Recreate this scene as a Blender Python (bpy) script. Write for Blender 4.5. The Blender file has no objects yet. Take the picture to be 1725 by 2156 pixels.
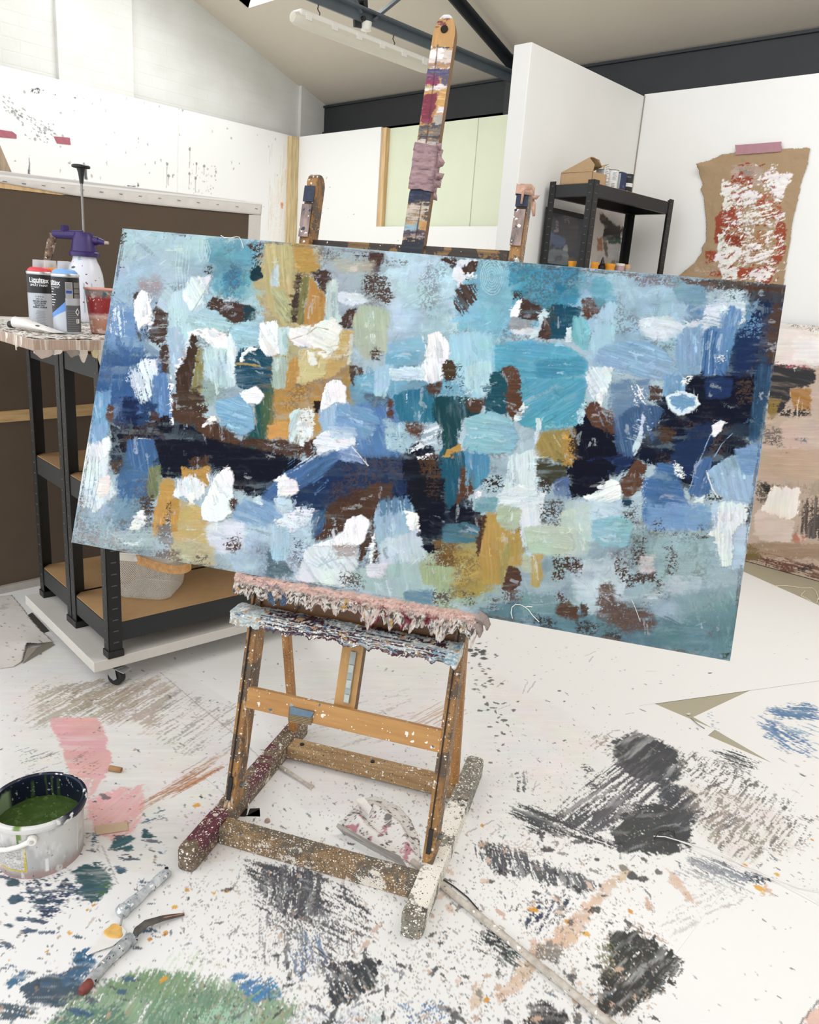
import bpy, math, random
import numpy as np
from math import pi, radians, sin, cos, sqrt
from mathutils import Vector, Matrix

random.seed(7)
rng = np.random.default_rng(11)
SC = bpy.context.scene
COL = SC.collection

# ------------------------------------------------------------------ camera
F = 1640.0; PITCH = radians(15.75); ROLL = radians(-4.14); YAW = radians(42.4)
EYE = np.array([0.0, 0.0, 1.284])

def cam_rows():
    cp, sp, cr, sr = cos(PITCH), sin(PITCH), cos(ROLL), sin(ROLL)
    fwd = np.array([0, cp, -sp]); right = np.array([1.0, 0, 0]); down = np.array([0, -sp, -cp])
    A = np.array([cr*right + sr*down, -sr*right + cr*down, fwd])
    c, s = cos(YAW), sin(YAW)
    return A @ np.array([[c, -s, 0], [s, c, 0], [0, 0, 1]]).T
RC = cam_rows()

cd = bpy.data.cameras.new('camera'); cam = bpy.data.objects.new('camera', cd); COL.objects.link(cam)
cd.sensor_fit = 'HORIZONTAL'; cd.sensor_width = 36.0; cd.lens = F/1725*36.0
cd.clip_start = 0.02; cd.clip_end = 60
mw = Matrix.Identity(4)
for i, ax in enumerate((RC[0], -RC[1], -RC[2])):
    for j in range(3): mw[j][i] = ax[j]
mw.translation = Vector(EYE)
cam.matrix_world = mw
SC.camera = cam

# measuring helpers: where a sight line of the survey photograph meets a known plane of the room
X = np.array([1.0, 0, 0]); Y = np.array([0, 1.0, 0]); Z = np.array([0, 0, 1.0])
def ray(x, y):
    d = RC.T @ np.array([(x-862.5)/F, (y-1078)/F, 1.0]); return d/np.linalg.norm(d)
def onp(x, y, p0, n):
    d = ray(x, y); n = np.asarray(n, float); return EYE + d*(np.dot(np.asarray(p0, float)-EYE, n)/np.dot(d, n))
def fl(x, y, z=0.0): return onp(x, y, (0, 0, z), Z)
def onx(x, y, xv): return onp(x, y, (xv, 0, 0), X)
def ony(x, y, yv): return onp(x, y, (0, yv, 0), Y)
def zat(x, y, p):
    d = ray(x, y); h = np.hypot(p[0]-EYE[0], p[1]-EYE[1]); return EYE + d*(h/np.hypot(d[0], d[1]))
def px_size(p, px): return px/F*float(np.dot(np.asarray(p)-EYE, RC[2]))
def away(p, r):
    d = np.array([p[0]-EYE[0], p[1]-EYE[1], 0]); d /= np.linalg.norm(d); return np.asarray(p) + d*r

# ------------------------------------------------------------------ scene graph helpers
def tag(o, label=None, cat=None, group=None, kind=None):
    if label: o['label'] = label
    if cat: o['category'] = cat
    if group: o['group'] = group
    if kind: o['kind'] = kind
    return o
def thing(name, label, cat, loc=(0, 0, 0), rz=0.0, group=None):
    o = bpy.data.objects.new(name, None); COL.objects.link(o)
    o.location = [float(v) for v in loc]; o.rotation_euler = (0, 0, rz); o.empty_display_size = 0.05
    return tag(o, label, cat, group)
def frame(o):
    """matrix that takes world points into the empty's frame"""
    m = Matrix.Translation(o.location) @ o.rotation_euler.to_matrix().to_4x4()
    return np.array(m.inverted())

class MB:
    def __init__(s): s.v = []; s.f = []
    def add(s, vs, fs):
        n = len(s.v); s.v.extend([tuple(float(c) for c in p) for p in vs]); s.f.extend([tuple(i+n for i in f) for f in fs]); return s
    def box(s, c, d, R=None):
        hx, hy, hz = d[0]/2, d[1]/2, d[2]/2
        P = np.array([(x, y, z) for x in (-hx, hx) for y in (-hy, hy) for z in (-hz, hz)])
        if R is not None: P = P @ np.asarray(R).T
        return s.add(P+np.asarray(c), [(0, 1, 3, 2), (4, 6, 7, 5), (0, 4, 5, 1), (2, 3, 7, 6), (0, 2, 6, 4), (1, 5, 7, 3)])
    def span(s, a, b):
        a = np.asarray(a, float); b = np.asarray(b, float); return s.box((a+b)/2, np.abs(b-a))
    def bar(s, p, q, w, h, side):
        """rectangular bar from p to q; w along the side direction, h across it"""
        p = np.asarray(p, float); q = np.asarray(q, float); a = q-p; L = np.linalg.norm(a); a = a/L
        sd = np.asarray(side, float); sd = sd-a*np.dot(sd, a); sd /= np.linalg.norm(sd); u = np.cross(a, sd)
        R = np.array([a, sd, u]).T
        return s.box((p+q)/2, (L, w, h), R)
    def cyl(s, p, q, r0, r1=None, n=20, caps=True):
        r1 = r0 if r1 is None else r1
        p = np.asarray(p, float); q = np.asarray(q, float); a = q-p; a /= np.linalg.norm(a)
        t = np.array([0, 0, 1.0]) if abs(a[2]) < .9 else np.array([1.0, 0, 0]); u = np.cross(a, t); u /= np.linalg.norm(u); w = np.cross(a, u)
        A = [2*pi*i/n for i in range(n)]
        vs = [p+r0*(cos(k)*u+sin(k)*w) for k in A]+[q+r1*(cos(k)*u+sin(k)*w) for k in A]
        fs = [(i, (i+1) % n, n+(i+1) % n, n+i) for i in range(n)]
        if caps: fs += [tuple(range(n-1, -1, -1)), tuple(range(n, 2*n))]
        return s.add(vs, fs)
    def lathe(s, prof, c=(0, 0, 0), n=32, caps=True, ax=None):
        c = np.asarray(c, float); vs = []; fs = []
        e = (X, Y, Z) if ax is None else ax
        for r, z in prof:
            for i in range(n):
                k = 2*pi*i/n; vs.append(c+r*cos(k)*e[0]+r*sin(k)*e[1]+z*e[2])
        for j in range(len(prof)-1):
            for i in range(n): fs.append((j*n+i, j*n+(i+1) % n, (j+1)*n+(i+1) % n, (j+1)*n+i))
        if caps:
            fs.append(tuple(range(n-1, -1, -1))); m = (len(prof)-1)*n; fs.append(tuple(m+i for i in range(n)))
        return s.add(vs, fs)
    def tube(s, pts, r, n=8):
        pts = [np.asarray(p, float) for p in pts]; rs = r if hasattr(r, '__len__') else [r]*len(pts)
        vs = []; fs = []; u0 = None
        for i, p in enumerate(pts):
            a = pts[min(i+1, len(pts)-1)]-pts[max(i-1, 0)]; a /= np.linalg.norm(a)+1e-12
            if u0 is None:
                t = np.array([0, 0, 1.0]) if abs(a[2]) < .9 else np.array([1.0, 0, 0]); u = np.cross(a, t)
            else: u = u0-a*np.dot(u0, a)
            u /= np.linalg.norm(u); u0 = u; w = np.cross(a, u)
            vs += [p+rs[i]*(cos(2*pi*k/n)*u+sin(2*pi*k/n)*w) for k in range(n)]
        for i in range(len(pts)-1):
            for k in range(n): fs.append((i*n+k, i*n+(k+1) % n, (i+1)*n+(k+1) % n, (i+1)*n+k))
        fs.append(tuple(range(n-1, -1, -1))); m = (len(pts)-1)*n; fs.append(tuple(m+k for k in range(n)))
        return s.add(vs, fs)
    def prism(s, poly, vec):
        poly = [np.asarray(p, float) for p in poly]; n = len(poly); vec = np.asarray(vec, float)
        return s.add(poly+[p+vec for p in poly], [tuple(range(n-1, -1, -1)), tuple(range(n, 2*n))]+[(i, (i+1) % n, n+(i+1) % n, n+i) for i in range(n)])
    def build(s, name, mat, parent=None, smooth=False, bevel=0.0, seg=2, local=False, solid=0.0, sub=0):
        v = np.array(s.v)
        if parent is not None and not local:
            T = frame(parent) if parent.type == 'EMPTY' else frame(parent.parent) if (parent.parent is not None) else frame(parent)
            v = v @ T[:3, :3].T + T[:3, 3]
        origin = None
        if parent is None:
            origin = np.array([v[:, 0].mean(), v[:, 1].mean(), v[:, 2].min()]); v = v-origin
        me = bpy.data.meshes.new(name); me.from_pydata([tuple(p) for p in v], [], s.f); me.update()
        o = bpy.data.objects.new(name, me); COL.objects.link(o)
        if origin is not None: o.location = origin
        if parent is not None: o.parent = parent
        if mat is not None: me.materials.append(mat)
        fix_normals(me)
        if smooth:
            for p in me.polygons: p.use_smooth = True
            try: me.set_sharp_from_angle(angle=radians(40))
            except Exception: pass
        if solid:
            m = o.modifiers.new('solid', 'SOLIDIFY'); m.thickness = solid; m.offset = 0
        if bevel:
            m = o.modifiers.new('bevel', 'BEVEL'); m.width = bevel; m.segments = seg; m.limit_method = 'ANGLE'; m.angle_limit = radians(35)
        if sub:
            m = o.modifiers.new('sub', 'SUBSURF'); m.levels = sub; m.render_levels = sub
        return o
def fix_normals(me):
    import bmesh
    b = bmesh.new(); b.from_mesh(me); bmesh.ops.recalc_face_normals(b, faces=b.faces); b.to_mesh(me); b.free()

# ------------------------------------------------------------------ colours and materials
def lin(h):
    if not isinstance(h, str): return np.array(h, float)
    h = h.lstrip('#'); h = h if len(h) == 6 else ''.join(k*2 for k in h); c = np.array([int(h[i:i+2], 16)/255 for i in (0, 2, 4)])
    return np.where(c <= .04045, c/12.92, ((c+.055)/1.055)**2.4)
def rgba(h): c = lin(h); return (float(c[0]), float(c[1]), float(c[2]), 1.0)

class NT:
    def __init__(s, name):
        s.m = bpy.data.materials.new(name); s.m.use_nodes = True; s.t = s.m.node_tree; s.n = s.t.nodes
        s.b = s.n['Principled BSDF']
    def node(s, kind, **kw):
        n = s.n.new(kind)
        for k, v in kw.items(): setattr(n, k, v)
        return n
    def link(s, a, b): s.t.links.new(a, b)
    def coord(s, scale=(1, 1, 1), which='Object', rot=(0, 0, 0), loc=(0, 0, 0)):
        tc = s.node('ShaderNodeTexCoord'); mp = s.node('ShaderNodeMapping'); s.link(tc.outputs[which], mp.inputs['Vector'])
        mp.inputs['Scale'].default_value = scale; mp.inputs['Rotation'].default_value = rot; mp.inputs['Location'].default_value = loc
        return mp.outputs['Vector']
    def noise(s, vec, scale, detail=4, rough=.55):
        n = s.node('ShaderNodeTexNoise'); n.inputs['Scale'].default_value = scale; n.inputs['Detail'].default_value = detail
        n.inputs['Roughness'].default_value = rough; s.link(vec, n.inputs['Vector']); return n.outputs['Fac']
    def ramp(s, fac, stops, interp='LINEAR'):
        r = s.node('ShaderNodeValToRGB'); r.color_ramp.interpolation = interp; e = r.color_ramp.elements
        while len(e) > 1: e.remove(e[-1])
        e[0].position = stops[0][0]; e[0].color = stops[0][1]
        for p, c in stops[1:]:
            k = e.new(p); k.color = c
        s.link(fac, r.inputs['Fac']); return r.outputs['Color']
    def mix(s, fac, a, b):
        m = s.node('ShaderNodeMix', data_type='RGBA')
        for sock, v in ((m.inputs[0], fac), (m.inputs[6], a), (m.inputs[7], b)):
            if hasattr(v, 'is_output'): s.link(v, sock)
            elif isinstance(v, (int, float)): sock.default_value = v
            else: sock.default_value = v
        return m.outputs[2]
    def math(s, op, a, b=0.0, clamp=False):
        m = s.node('ShaderNodeMath', operation=op); m.use_clamp = clamp
        for sock, v in ((m.inputs[0], a), (m.inputs[1], b)):
            if hasattr(v, 'is_output'): s.link(v, sock)
            else: sock.default_value = v
        return m.outputs[0]
    def bump(s, h, strength=.3, dist=.002):
        b = s.node('ShaderNodeBump'); b.inputs['Strength'].default_value = strength; b.inputs['Distance'].default_value = dist
        s.link(h, b.inputs['Height']); s.link(b.outputs['Normal'], s.b.inputs['Normal'])
    def fin(s, col, rough=.6, metal=0.0, spec=.5):
        if hasattr(col, 'is_output'): s.link(col, s.b.inputs['Base Color'])
        else: s.b.inputs['Base Color'].default_value = col
        if hasattr(rough, 'is_output'): s.link(rough, s.b.inputs['Roughness'])
        else: s.b.inputs['Roughness'].default_value = rough
        s.b.inputs['Metallic'].default_value = metal
        if 'Specular IOR Level' in s.b.inputs: s.b.inputs['Specular IOR Level'].default_value = spec
        return s.m

def sh(c, k): c = lin(c)*k; return (float(min(c[0], 1)), float(min(c[1], 1)), float(min(c[2], 1)), 1.0)

def mat(name, col, rough=.6, var=.08, scale=18, bump=0.0, bscale=120, metal=0.0, spec=.5):
    t = NT(name); v = t.coord(); f = t.noise(v, scale)
    c = t.ramp(f, [(.3, sh(col, 1-var)), (.7, sh(col, 1+var))])
    if bump: t.bump(t.noise(v, bscale), bump)
    return t.fin(c, rough, metal, spec)

def splat(t, v, base, spots, seed=0.0):
    """drips and flicks of paint over a base colour: (colour, cells per metre, size, share)"""
    for i, (c, sc, size, share) in enumerate(spots):
        vo = t.node('ShaderNodeTexVoronoi'); vo.inputs['Scale'].default_value = sc
        off = t.node('ShaderNodeVectorMath', operation='ADD'); t.link(v, off.inputs[0]); off.inputs[1].default_value = (seed+i*3.7, seed*2+i*1.3, i*5.1)
        nz = t.node('ShaderNodeTexNoise'); nz.inputs['Scale'].default_value = sc*1.7; t.link(off.outputs[0], nz.inputs['Vector'])
        ds = t.node('ShaderNodeVectorMath', operation='SCALE'); t.link(nz.outputs['Color'], ds.inputs[0]); ds.inputs['Scale'].default_value = .9/sc
        ad = t.node('ShaderNodeVectorMath', operation='ADD'); t.link(off.outputs[0], ad.inputs[0]); t.link(ds.outputs[0], ad.inputs[1])
        t.link(ad.outputs[0], vo.inputs['Vector'])
        sp = t.node('ShaderNodeSeparateColor'); t.link(vo.outputs['Color'], sp.inputs[0])
        on = t.math('LESS_THAN', sp.outputs[0], share)
        rad = t.math('MULTIPLY', sp.outputs[1], size)
        m = t.math('MULTIPLY', t.math('LESS_THAN', vo.outputs['Distance'], rad), on)
        base = t.mix(m, base, rgba(c))
    return base

def wood(name, col, dark, spots=(), streak=(1, 1, 1), rough=.6, seed=0.0, smear=()):
    t = NT(name); v = t.coord(); g = t.coord(scale=streak)
    f = t.noise(g, 60, 5); c = t.ramp(f, [(.3, rgba(dark)), (.62, rgba(col))])
    for i, (sc, cc, th, fac) in enumerate(smear):
        w = t.coord(scale=streak if i % 2 else (1, 1, 1), loc=(seed+i*2.3, i*4.1, 1.7*i)); n = t.noise(w, sc, 5, .65)
        m = t.ramp(n, [(th, (0, 0, 0, 1)), (th+.03, (fac, fac, fac, 1))]); c = t.mix(m, c, rgba(cc))
    c = splat(t, v, c, spots, seed)
    t.bump(t.noise(g, 90), .25)
    return t.fin(c, rough)

def attr_mat(name, rough=.5, bump=.0, bscale=700, spec=.4):
    t = NT(name); a = t.node('ShaderNodeAttribute'); a.attribute_name = 'paint'
    if bump: t.bump(t.noise(t.coord(), bscale, 2), bump, .001)
    return t.fin(a.outputs['Color'], rough, 0, spec)

# ------------------------------------------------------------------ paint engine: strokes laid on a surface measured in metres
TAB = rng.random((256, 256))
def vn(x, y, seed=0):
    x = x+seed*17.31; y = y+seed*9.17
    ix = np.floor(x).astype(int); iy = np.floor(y).astype(int); fx = x-ix; fy = y-iy
    fx = fx*fx*(3-2*fx); fy = fy*fy*(3-2*fy)
    a = TAB[iy & 255, ix & 255]; b = TAB[iy & 255, (ix+1) & 255]; c = TAB[(iy+1) & 255, ix & 255]; d = TAB[(iy+1) & 255, (ix+1) & 255]
    return (a*(1-fx)+b*fx)*(1-fy)+(c*(1-fx)+d*fx)*fy
def fbm(x, y, seed=0, o=4):
    s = 0; a = .5; t = 0
    for i in range(o): s = s+a*vn(x*2**i, y*2**i, seed+i*3); t += a; a *= .55
    return s/t
def sstep(a, b, x):
    t = np.clip((x-a)/(b-a+1e-12), 0, 1); return t*t*(3-2*t)
def poly_sd(P, x, y):
    n = len(P); d = np.full(x.shape, 1e9); ins = np.zeros(x.shape, bool)
    for i in range(n):
        ax, ay = P[i]; bx, by = P[(i+1) % n]; ex, ey = bx-ax, by-ay
        t = np.clip(((x-ax)*ex+(y-ay)*ey)/(ex*ex+ey*ey+1e-15), 0, 1)
        d = np.minimum(d, (x-ax-t*ex)**2+(y-ay-t*ey)**2)
        if ay != by:
            c = (ay > y) != (by > y); ins ^= c & (x < (bx-ax)*(y-ay)/(by-ay)+ax)
    d = np.sqrt(d); return np.where(ins, d, -d)

class Surf:
    def __init__(s, u0, v0, w, h, res, base, uv):
        s.u0, s.v0, s.res, s.uv = u0, v0, res, uv
        s.nx = int(round(w/res))+1; s.ny = int(round(h/res))+1
        s.c = np.empty((s.ny, s.nx, 3)); s.c[:] = lin(base); s.h = np.zeros((s.ny, s.nx)); s.k = 0
    def win(s, lo, hi):
        i0 = max(0, int((lo[0]-s.u0)/s.res)); i1 = min(s.nx, int((hi[0]-s.u0)/s.res)+2)
        j0 = max(0, int((lo[1]-s.v0)/s.res)); j1 = min(s.ny, int((hi[1]-s.v0)/s.res)+2)
        if i1 <= i0 or j1 <= j0: return None
        x, y = np.meshgrid(s.u0+np.arange(i0, i1)*s.res, s.v0+np.arange(j0, j1)*s.res)
        return slice(j0, j1), slice(i0, i1), x, y
    def patch(s, poly, col, f=3, ra=4, dry=0.0, ang=0.0, st=.10, h=0.0, a=1.0, sl=60, gw=2.2, lite=0.0):
        s.k += 1; P = np.array([s.uv(*p) for p in poly]); Q = np.array(poly, float)
        ar = lambda p: abs(np.sum(p[:, 0]*np.roll(p[:, 1], -1)-p[:, 1]*np.roll(p[:, 0], -1)))/2
        k = sqrt(ar(P)/max(ar(Q), 1e-6))
        Fe, R = max(f*k, s.res*.6), ra*k; pad = Fe+R*1.2
        for q in (.10, .18): P = np.stack([(1-q)*P+q*np.roll(P, -1, 0), q*P+(1-q)*np.roll(P, -1, 0)], 1).reshape(-1, 2)
        w = s.win(P.min(0)-pad, P.max(0)+pad)
        if w is None: return
        J, I, x, y = w
        m = Q.mean(0); d = np.array(s.uv(m[0]+4*cos(radians(ang)), m[1]+4*sin(radians(ang))))-np.array(s.uv(*m)); d /= np.linalg.norm(d)
        S = x*d[0]+y*d[1]; T = -x*d[1]+y*d[0]; sd = poly_sd(P, x, y)
        n = fbm(x/(20*k), y/(20*k), s.k)-.5; n2 = fbm(x/(5*k), y/(5*k), s.k+2, 3)-.5
        S2 = S+6*k*n; T2 = T+5*k*n
        stk = .6*vn(S2/(sl*k), T2/(gw*k), s.k)+.4*vn(S2/(sl*.5*k), T2/(gw*2.6*k), s.k+5)
        e = sd+3.4*R*n+2.2*R*n2+1.5*R*(stk-.5)*(1 if (dry or ra > 2) else .3)
        al = sstep(-Fe, Fe, e)
        gr = .5*vn(x/(3.4*k), y/(3.0*k), s.k+9)+.5*vn(x/(1.6*k), y/(1.5*k), s.k+13)
        if dry:
            g = (.30*stk+.70*gr) if ang == 0 and sl == 60 else (.62*stk+.38*gr)
            th = .5+(dry-.5)*.62+.16*(1-np.clip(sd/(16*k), -.6, 1))*min(1, dry*2)
            al = al*sstep(-.045, .045, g-th)
        elif f >= 2 and ra > 1.5:      # thin, dragged margin
            al = al*sstep(-.12, .10, gr*.6+stk*.4-.42+np.clip(sd/(9*k), -.3, .6))
        al = al*a*(1-.34*sstep(.50, .78, fbm(S2/(70*k), T2/(9*k), s.k+21))*(f > 1.6))
        lo_ = np.stack([fbm(x/(45*k)+11*i, y/(45*k), s.k+31)-.5 for i in range(3)], -1)
        c = lin(col)*(1+2*st*(stk[..., None]-.5)+.10*n[..., None]+.30*lo_.mean(-1, keepdims=True)+.22*(lo_-lo_.mean(-1, keepdims=True)))
        c = c+(1-c)*(lite+.22*min(1, st*4)*lin(col).mean()**.5)*np.clip((stk[..., None]-.60)*4, 0, 1)
        s.c[J, I] = s.c[J, I]*(1-al[..., None])+np.clip(c, 0, 1)*al[..., None]
        s.h[J, I] = s.h[J, I]*(1-.7*al)+h*al*(.35+1.1*stk)
    def dab(s, u, v, L, W, th, col, a=1.0, rag=.35, dry=0.0):
        s.k += 1; M = max(L, W)*1.3; w = s.win((u-M, v-M), (u+M, v+M))
        if w is None: return
        J, I, x, y = w; dx, dy = x-u, y-v; S = dx*cos(th)+dy*sin(th); T = -dx*sin(th)+dy*cos(th)
        r = np.sqrt((S/L)**2+(T/W)**2)+rag*(vn(x/(W*.6), y/(W*.6), s.k)-.5)*1.6
        al = (1-sstep(.85, 1.1, r))*a
        if dry: al = al*sstep(-.06, .06, vn(S/(L*.7), T/(W*.16+1e-6), s.k+3)*.7+.3*vn(x/.004, y/.004, s.k)-dry)
        c = lin(col) if isinstance(col, str) else col
        s.c[J, I] = s.c[J, I]*(1-al[..., None])+c*al[..., None]
    def line(s, pts, col, wd=2.0, a=1.0, h=0.0):
        P = [np.array(s.uv(*p)) for p in pts]; Q = np.array(pts, float)
        k = np.linalg.norm(P[-1]-P[0])/max(np.linalg.norm(Q[-1]-Q[0]), 1e-6); W = max(wd*k/2, s.res*.55)
        A = np.array(P); w = s.win(A.min(0)-2*W, A.max(0)+2*W)
        if w is None: return
        J, I, x, y = w; d = np.full(x.shape, 1e9)
        for p, q in zip(P[:-1], P[1:]):
            e = q-p; t = np.clip(((x-p[0])*e[0]+(y-p[1])*e[1])/(e@e+1e-15), 0, 1); d = np.minimum(d, np.hypot(x-p[0]-t*e[0], y-p[1]-t*e[1]))
        s.k += 1
        al = (1-sstep(W*.6, W*1.3, d+W*.7*(vn(x/(6*k), y/(6*k), s.k)-.5)))*a
        s.c[J, I] = s.c[J, I]*(1-al[..., None])+lin(col)*al[..., None]; s.h[J, I] += h*al
    def restroke(s, n, L, W, seed=1, jit=.10, th0=None, spread=1.2):
        """work the wet colours about with many short strokes that pick up what they start on"""
        r = np.random.default_rng(seed)
        for i in range(n):
            u = s.u0+r.random()*(s.nx-1)*s.res; v = s.v0+r.random()*(s.ny-1)*s.res
            c = s.c[int((v-s.v0)/s.res), int((u-s.u0)/s.res)]*(1+jit*r.normal()); c = np.clip(c, 0, 1)
            th = (th0 if th0 is not None else r.choice([0, pi/2]))+spread*(r.random()-.5)
            s.dab(u, v, L*(.5+r.random()), W*(.5+r.random()), th, c, a=.75, dry=.38)
    def sample(s, u, v):
        i = np.clip(((u-s.u0)/s.res+.5).astype(int), 0, s.nx-1); j = np.clip(((v-s.v0)/s.res+.5).astype(int), 0, s.ny-1)
        return s.c[j, i], s.h[j, i]

def grid_mesh(name, P, C, material, parent=None, extra=None, smooth=True):
    """P: (ny,nx,3) points, C: (ny,nx,3) linear colours -> one mesh with a colour per vertex"""
    ny, nx = P.shape[:2]; V = P.reshape(-1, 3)
    if parent is not None:
        T = frame(parent); V = V @ T[:3, :3].T + T[:3, 3]; org = np.zeros(3)
    else:
        org = np.array([V[:, 0].mean(), V[:, 1].mean(), V[:, 2].min()]); V = V-org
    idx = np.arange(ny*nx).reshape(ny, nx)
    Q = np.stack([idx[:-1, :-1], idx[:-1, 1:], idx[1:, 1:], idx[1:, :-1]], -1).reshape(-1, 4)
    Cv = C.reshape(-1, 3)
    if extra is not None:           # (verts, quads, colour) appended: sides and back
        ev, eq, ec = extra; ev = np.asarray(ev, float)
        ev = (ev @ T[:3, :3].T + T[:3, 3]) if parent is not None else ev-org
        Q = np.vstack([Q, np.asarray(eq)+len(V)]); V = np.vstack([V, ev]); Cv = np.vstack([Cv, np.tile(lin(ec), (len(ev), 1)) if not isinstance(ec, np.ndarray) else ec])
    me = bpy.data.meshes.new(name); me.vertices.add(len(V)); me.vertices.foreach_set('co', V.astype(np.float32).ravel())
    me.loops.add(Q.size); me.loops.foreach_set('vertex_index', Q.astype(np.int32).ravel())
    me.polygons.add(len(Q)); me.polygons.foreach_set('loop_start', np.arange(0, Q.size, 4, dtype=np.int32)); me.polygons.foreach_set('loop_total', np.full(len(Q), 4, np.int32))
    me.update(calc_edges=True); me.validate()
    a = me.color_attributes.new('paint', 'FLOAT_COLOR', 'POINT')
    a.data.foreach_set('color', np.hstack([np.clip(Cv, 0, 1), np.ones((len(V), 1))]).astype(np.float32).ravel())
    sm = np.zeros(len(Q), bool); sm[:(ny-1)*(nx-1)] = smooth; me.polygons.foreach_set('use_smooth', sm)
    me.materials.append(material)
    o = bpy.data.objects.new(name, me); COL.objects.link(o); o.location = org
    if parent is not None: o.parent = parent
    return o
def slab_sides(P, back):
    """skirt around a grid down to an offset vector, and the back face"""
    ny, nx = P.shape[:2]
    loop = [P[0, i] for i in range(nx)]+[P[j, nx-1] for j in range(1, ny)]+[P[ny-1, i] for i in range(nx-2, -1, -1)]+[P[j, 0] for j in range(ny-2, 0, -1)]
    n = len(loop); vs = loop+[p+back for p in loop]
    qs = [(i, n+i, n+(i+1) % n, (i+1) % n) for i in range(n)]
    c = [P[0, 0]+back, P[0, -1]+back, P[-1, -1]+back, P[-1, 0]+back]
    vs += c; qs.append((2*n, 2*n+3, 2*n+2, 2*n+1))
    return np.array(vs), qs

# ================================================================== THE ROOM
M = {}
M['board'] = mat('white_board', '#ededeb', .55, .015, 3)
M['panel'] = mat('white_panel', '#e6e6e3', .6, .015, 3)
M['ceiling'] = mat('ceiling_paint', '#d3cabb', .8, .02, 2)
M['steel'] = mat('dark_steel_paint', '#24272b', .45, .12, 5)
M['steelblue'] = mat('grey_steel_paint', '#596168', .45, .10, 9)
M['green'] = mat('green_plasterboard', '#d9dfc6', .75, .02, 6)
M['stud'] = wood('pale_stud', '#d9b98c', '#c29c6c', streak=(1, 1, .08))
M['stain'] = wood('stained_post', '#cdb98f', '#ab946a', streak=(1, 1, .1))
M['floor'] = mat('beige_floor_paint', '#aaa38d', .55, .03, 8)
M['white_plastic'] = mat('white_plastic', '#e9e7e0', .35, .02)
M['reveal'] = mat('white_reveal', '#f0f1f1', .5, .01)
M['black'] = mat('black_plastic', '#141414', .4, .2)

def painted_brick():
    t = NT('white_painted_brick'); v = t.coord(rot=(0, 0, 0)); sx = t.node('ShaderNodeSeparateXYZ'); t.link(v, sx.inputs[0])
    cb = t.node('ShaderNodeCombineXYZ'); t.link(sx.outputs['Y'], cb.inputs[0]); t.link(sx.outputs['Z'], cb.inputs[1])
    b = t.node('ShaderNodeTexBrick'); t.link(cb.outputs[0], b.inputs['Vector'])
    b.inputs['Scale'].default_value = 1; b.inputs['Brick Width'].default_value = .225; b.inputs['Row Height'].default_value = .075
    b.inputs['Mortar Size'].default_value = .006; b.inputs['Mortar Smooth'].default_value = .6
    b.inputs['Color1'].default_value = rgba('#d9d9d4'); b.inputs['Color2'].default_value = rgba('#dcdcd8'); b.inputs['Mortar'].default_value = rgba('#d9d9d4')
    n = t.noise(v, 2.2, 4); d = t.ramp(n, [(.35, (.90, .90, .88, 1)), (.6, (1, 1, 1, 1))])
    m = t.node('ShaderNodeMix', data_type='RGBA'); m.blend_type = 'MULTIPLY'; m.inputs[0].default_value = 1; t.link(b.outputs['Color'], m.inputs[6]); t.link(d, m.inputs[7])
    h = t.math('ADD', t.math('MULTIPLY', b.outputs['Fac'], -.45), t.math('MULTIPLY', t.noise(v, 35, 4), .8)); t.bump(h, .22, .005)
    return t.fin(m.outputs[2], .7)
M['brick'] = painted_brick()

def S(o): o['kind'] = 'structure'; return o
YB = 4.36            # face of the white boarding along the back
XL = -5.55           # face of the white boarding on the left
XBR = -5.63          # brick gable behind it
BY, BZ, SL = 4.72, 2.745, .357      # foot and pitch of the roof slope
def roof(y): return BZ+(BY-y)*SL

S(MB().span((-6.2, -2.2, -.06), (2.6, 5.0, 0)).build('floor', M['floor']))
b = MB(); b.prism([(XBR, -1.2, 0), (XBR, 4.95, 0), (XBR, 4.95, roof(4.95)), (XBR, -.6, roof(-.6)), (XBR, -1.2, roof(-.6))], (-.2, 0, 0))
ya, yb_, yc = onx(121, 90, XBR+.035)[1], onx(281, 150, XBR+.035)[1], onx(634, 230, XBR+.035)[1]
b.prism([(XBR+.035, ya, 2.2), (XBR+.035, yb_, 2.2), (XBR+.035, yb_, roof(yb_)), (XBR+.035, ya, roof(ya))], (-.1, 0, 0))
b.prism([(XBR+.035, yc, 2.2), (XBR+.035, 4.85, 2.2), (XBR+.035, 4.85, roof(4.85)), (XBR+.035, yc, roof(yc))], (-.1, 0, 0))
S(b.build('wall_left', M['brick']))
S(MB().span((-5.8, 4.80, 0), (2.6, 4.95, roof(4.9))).build('wall_back', M['brick']))
S(MB().span((2.5, -1.2, 0), (2.6, 4.9, 3.2)).build('wall_side_blocker', M['panel']))  # unseen wall added to block light from the right side
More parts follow.
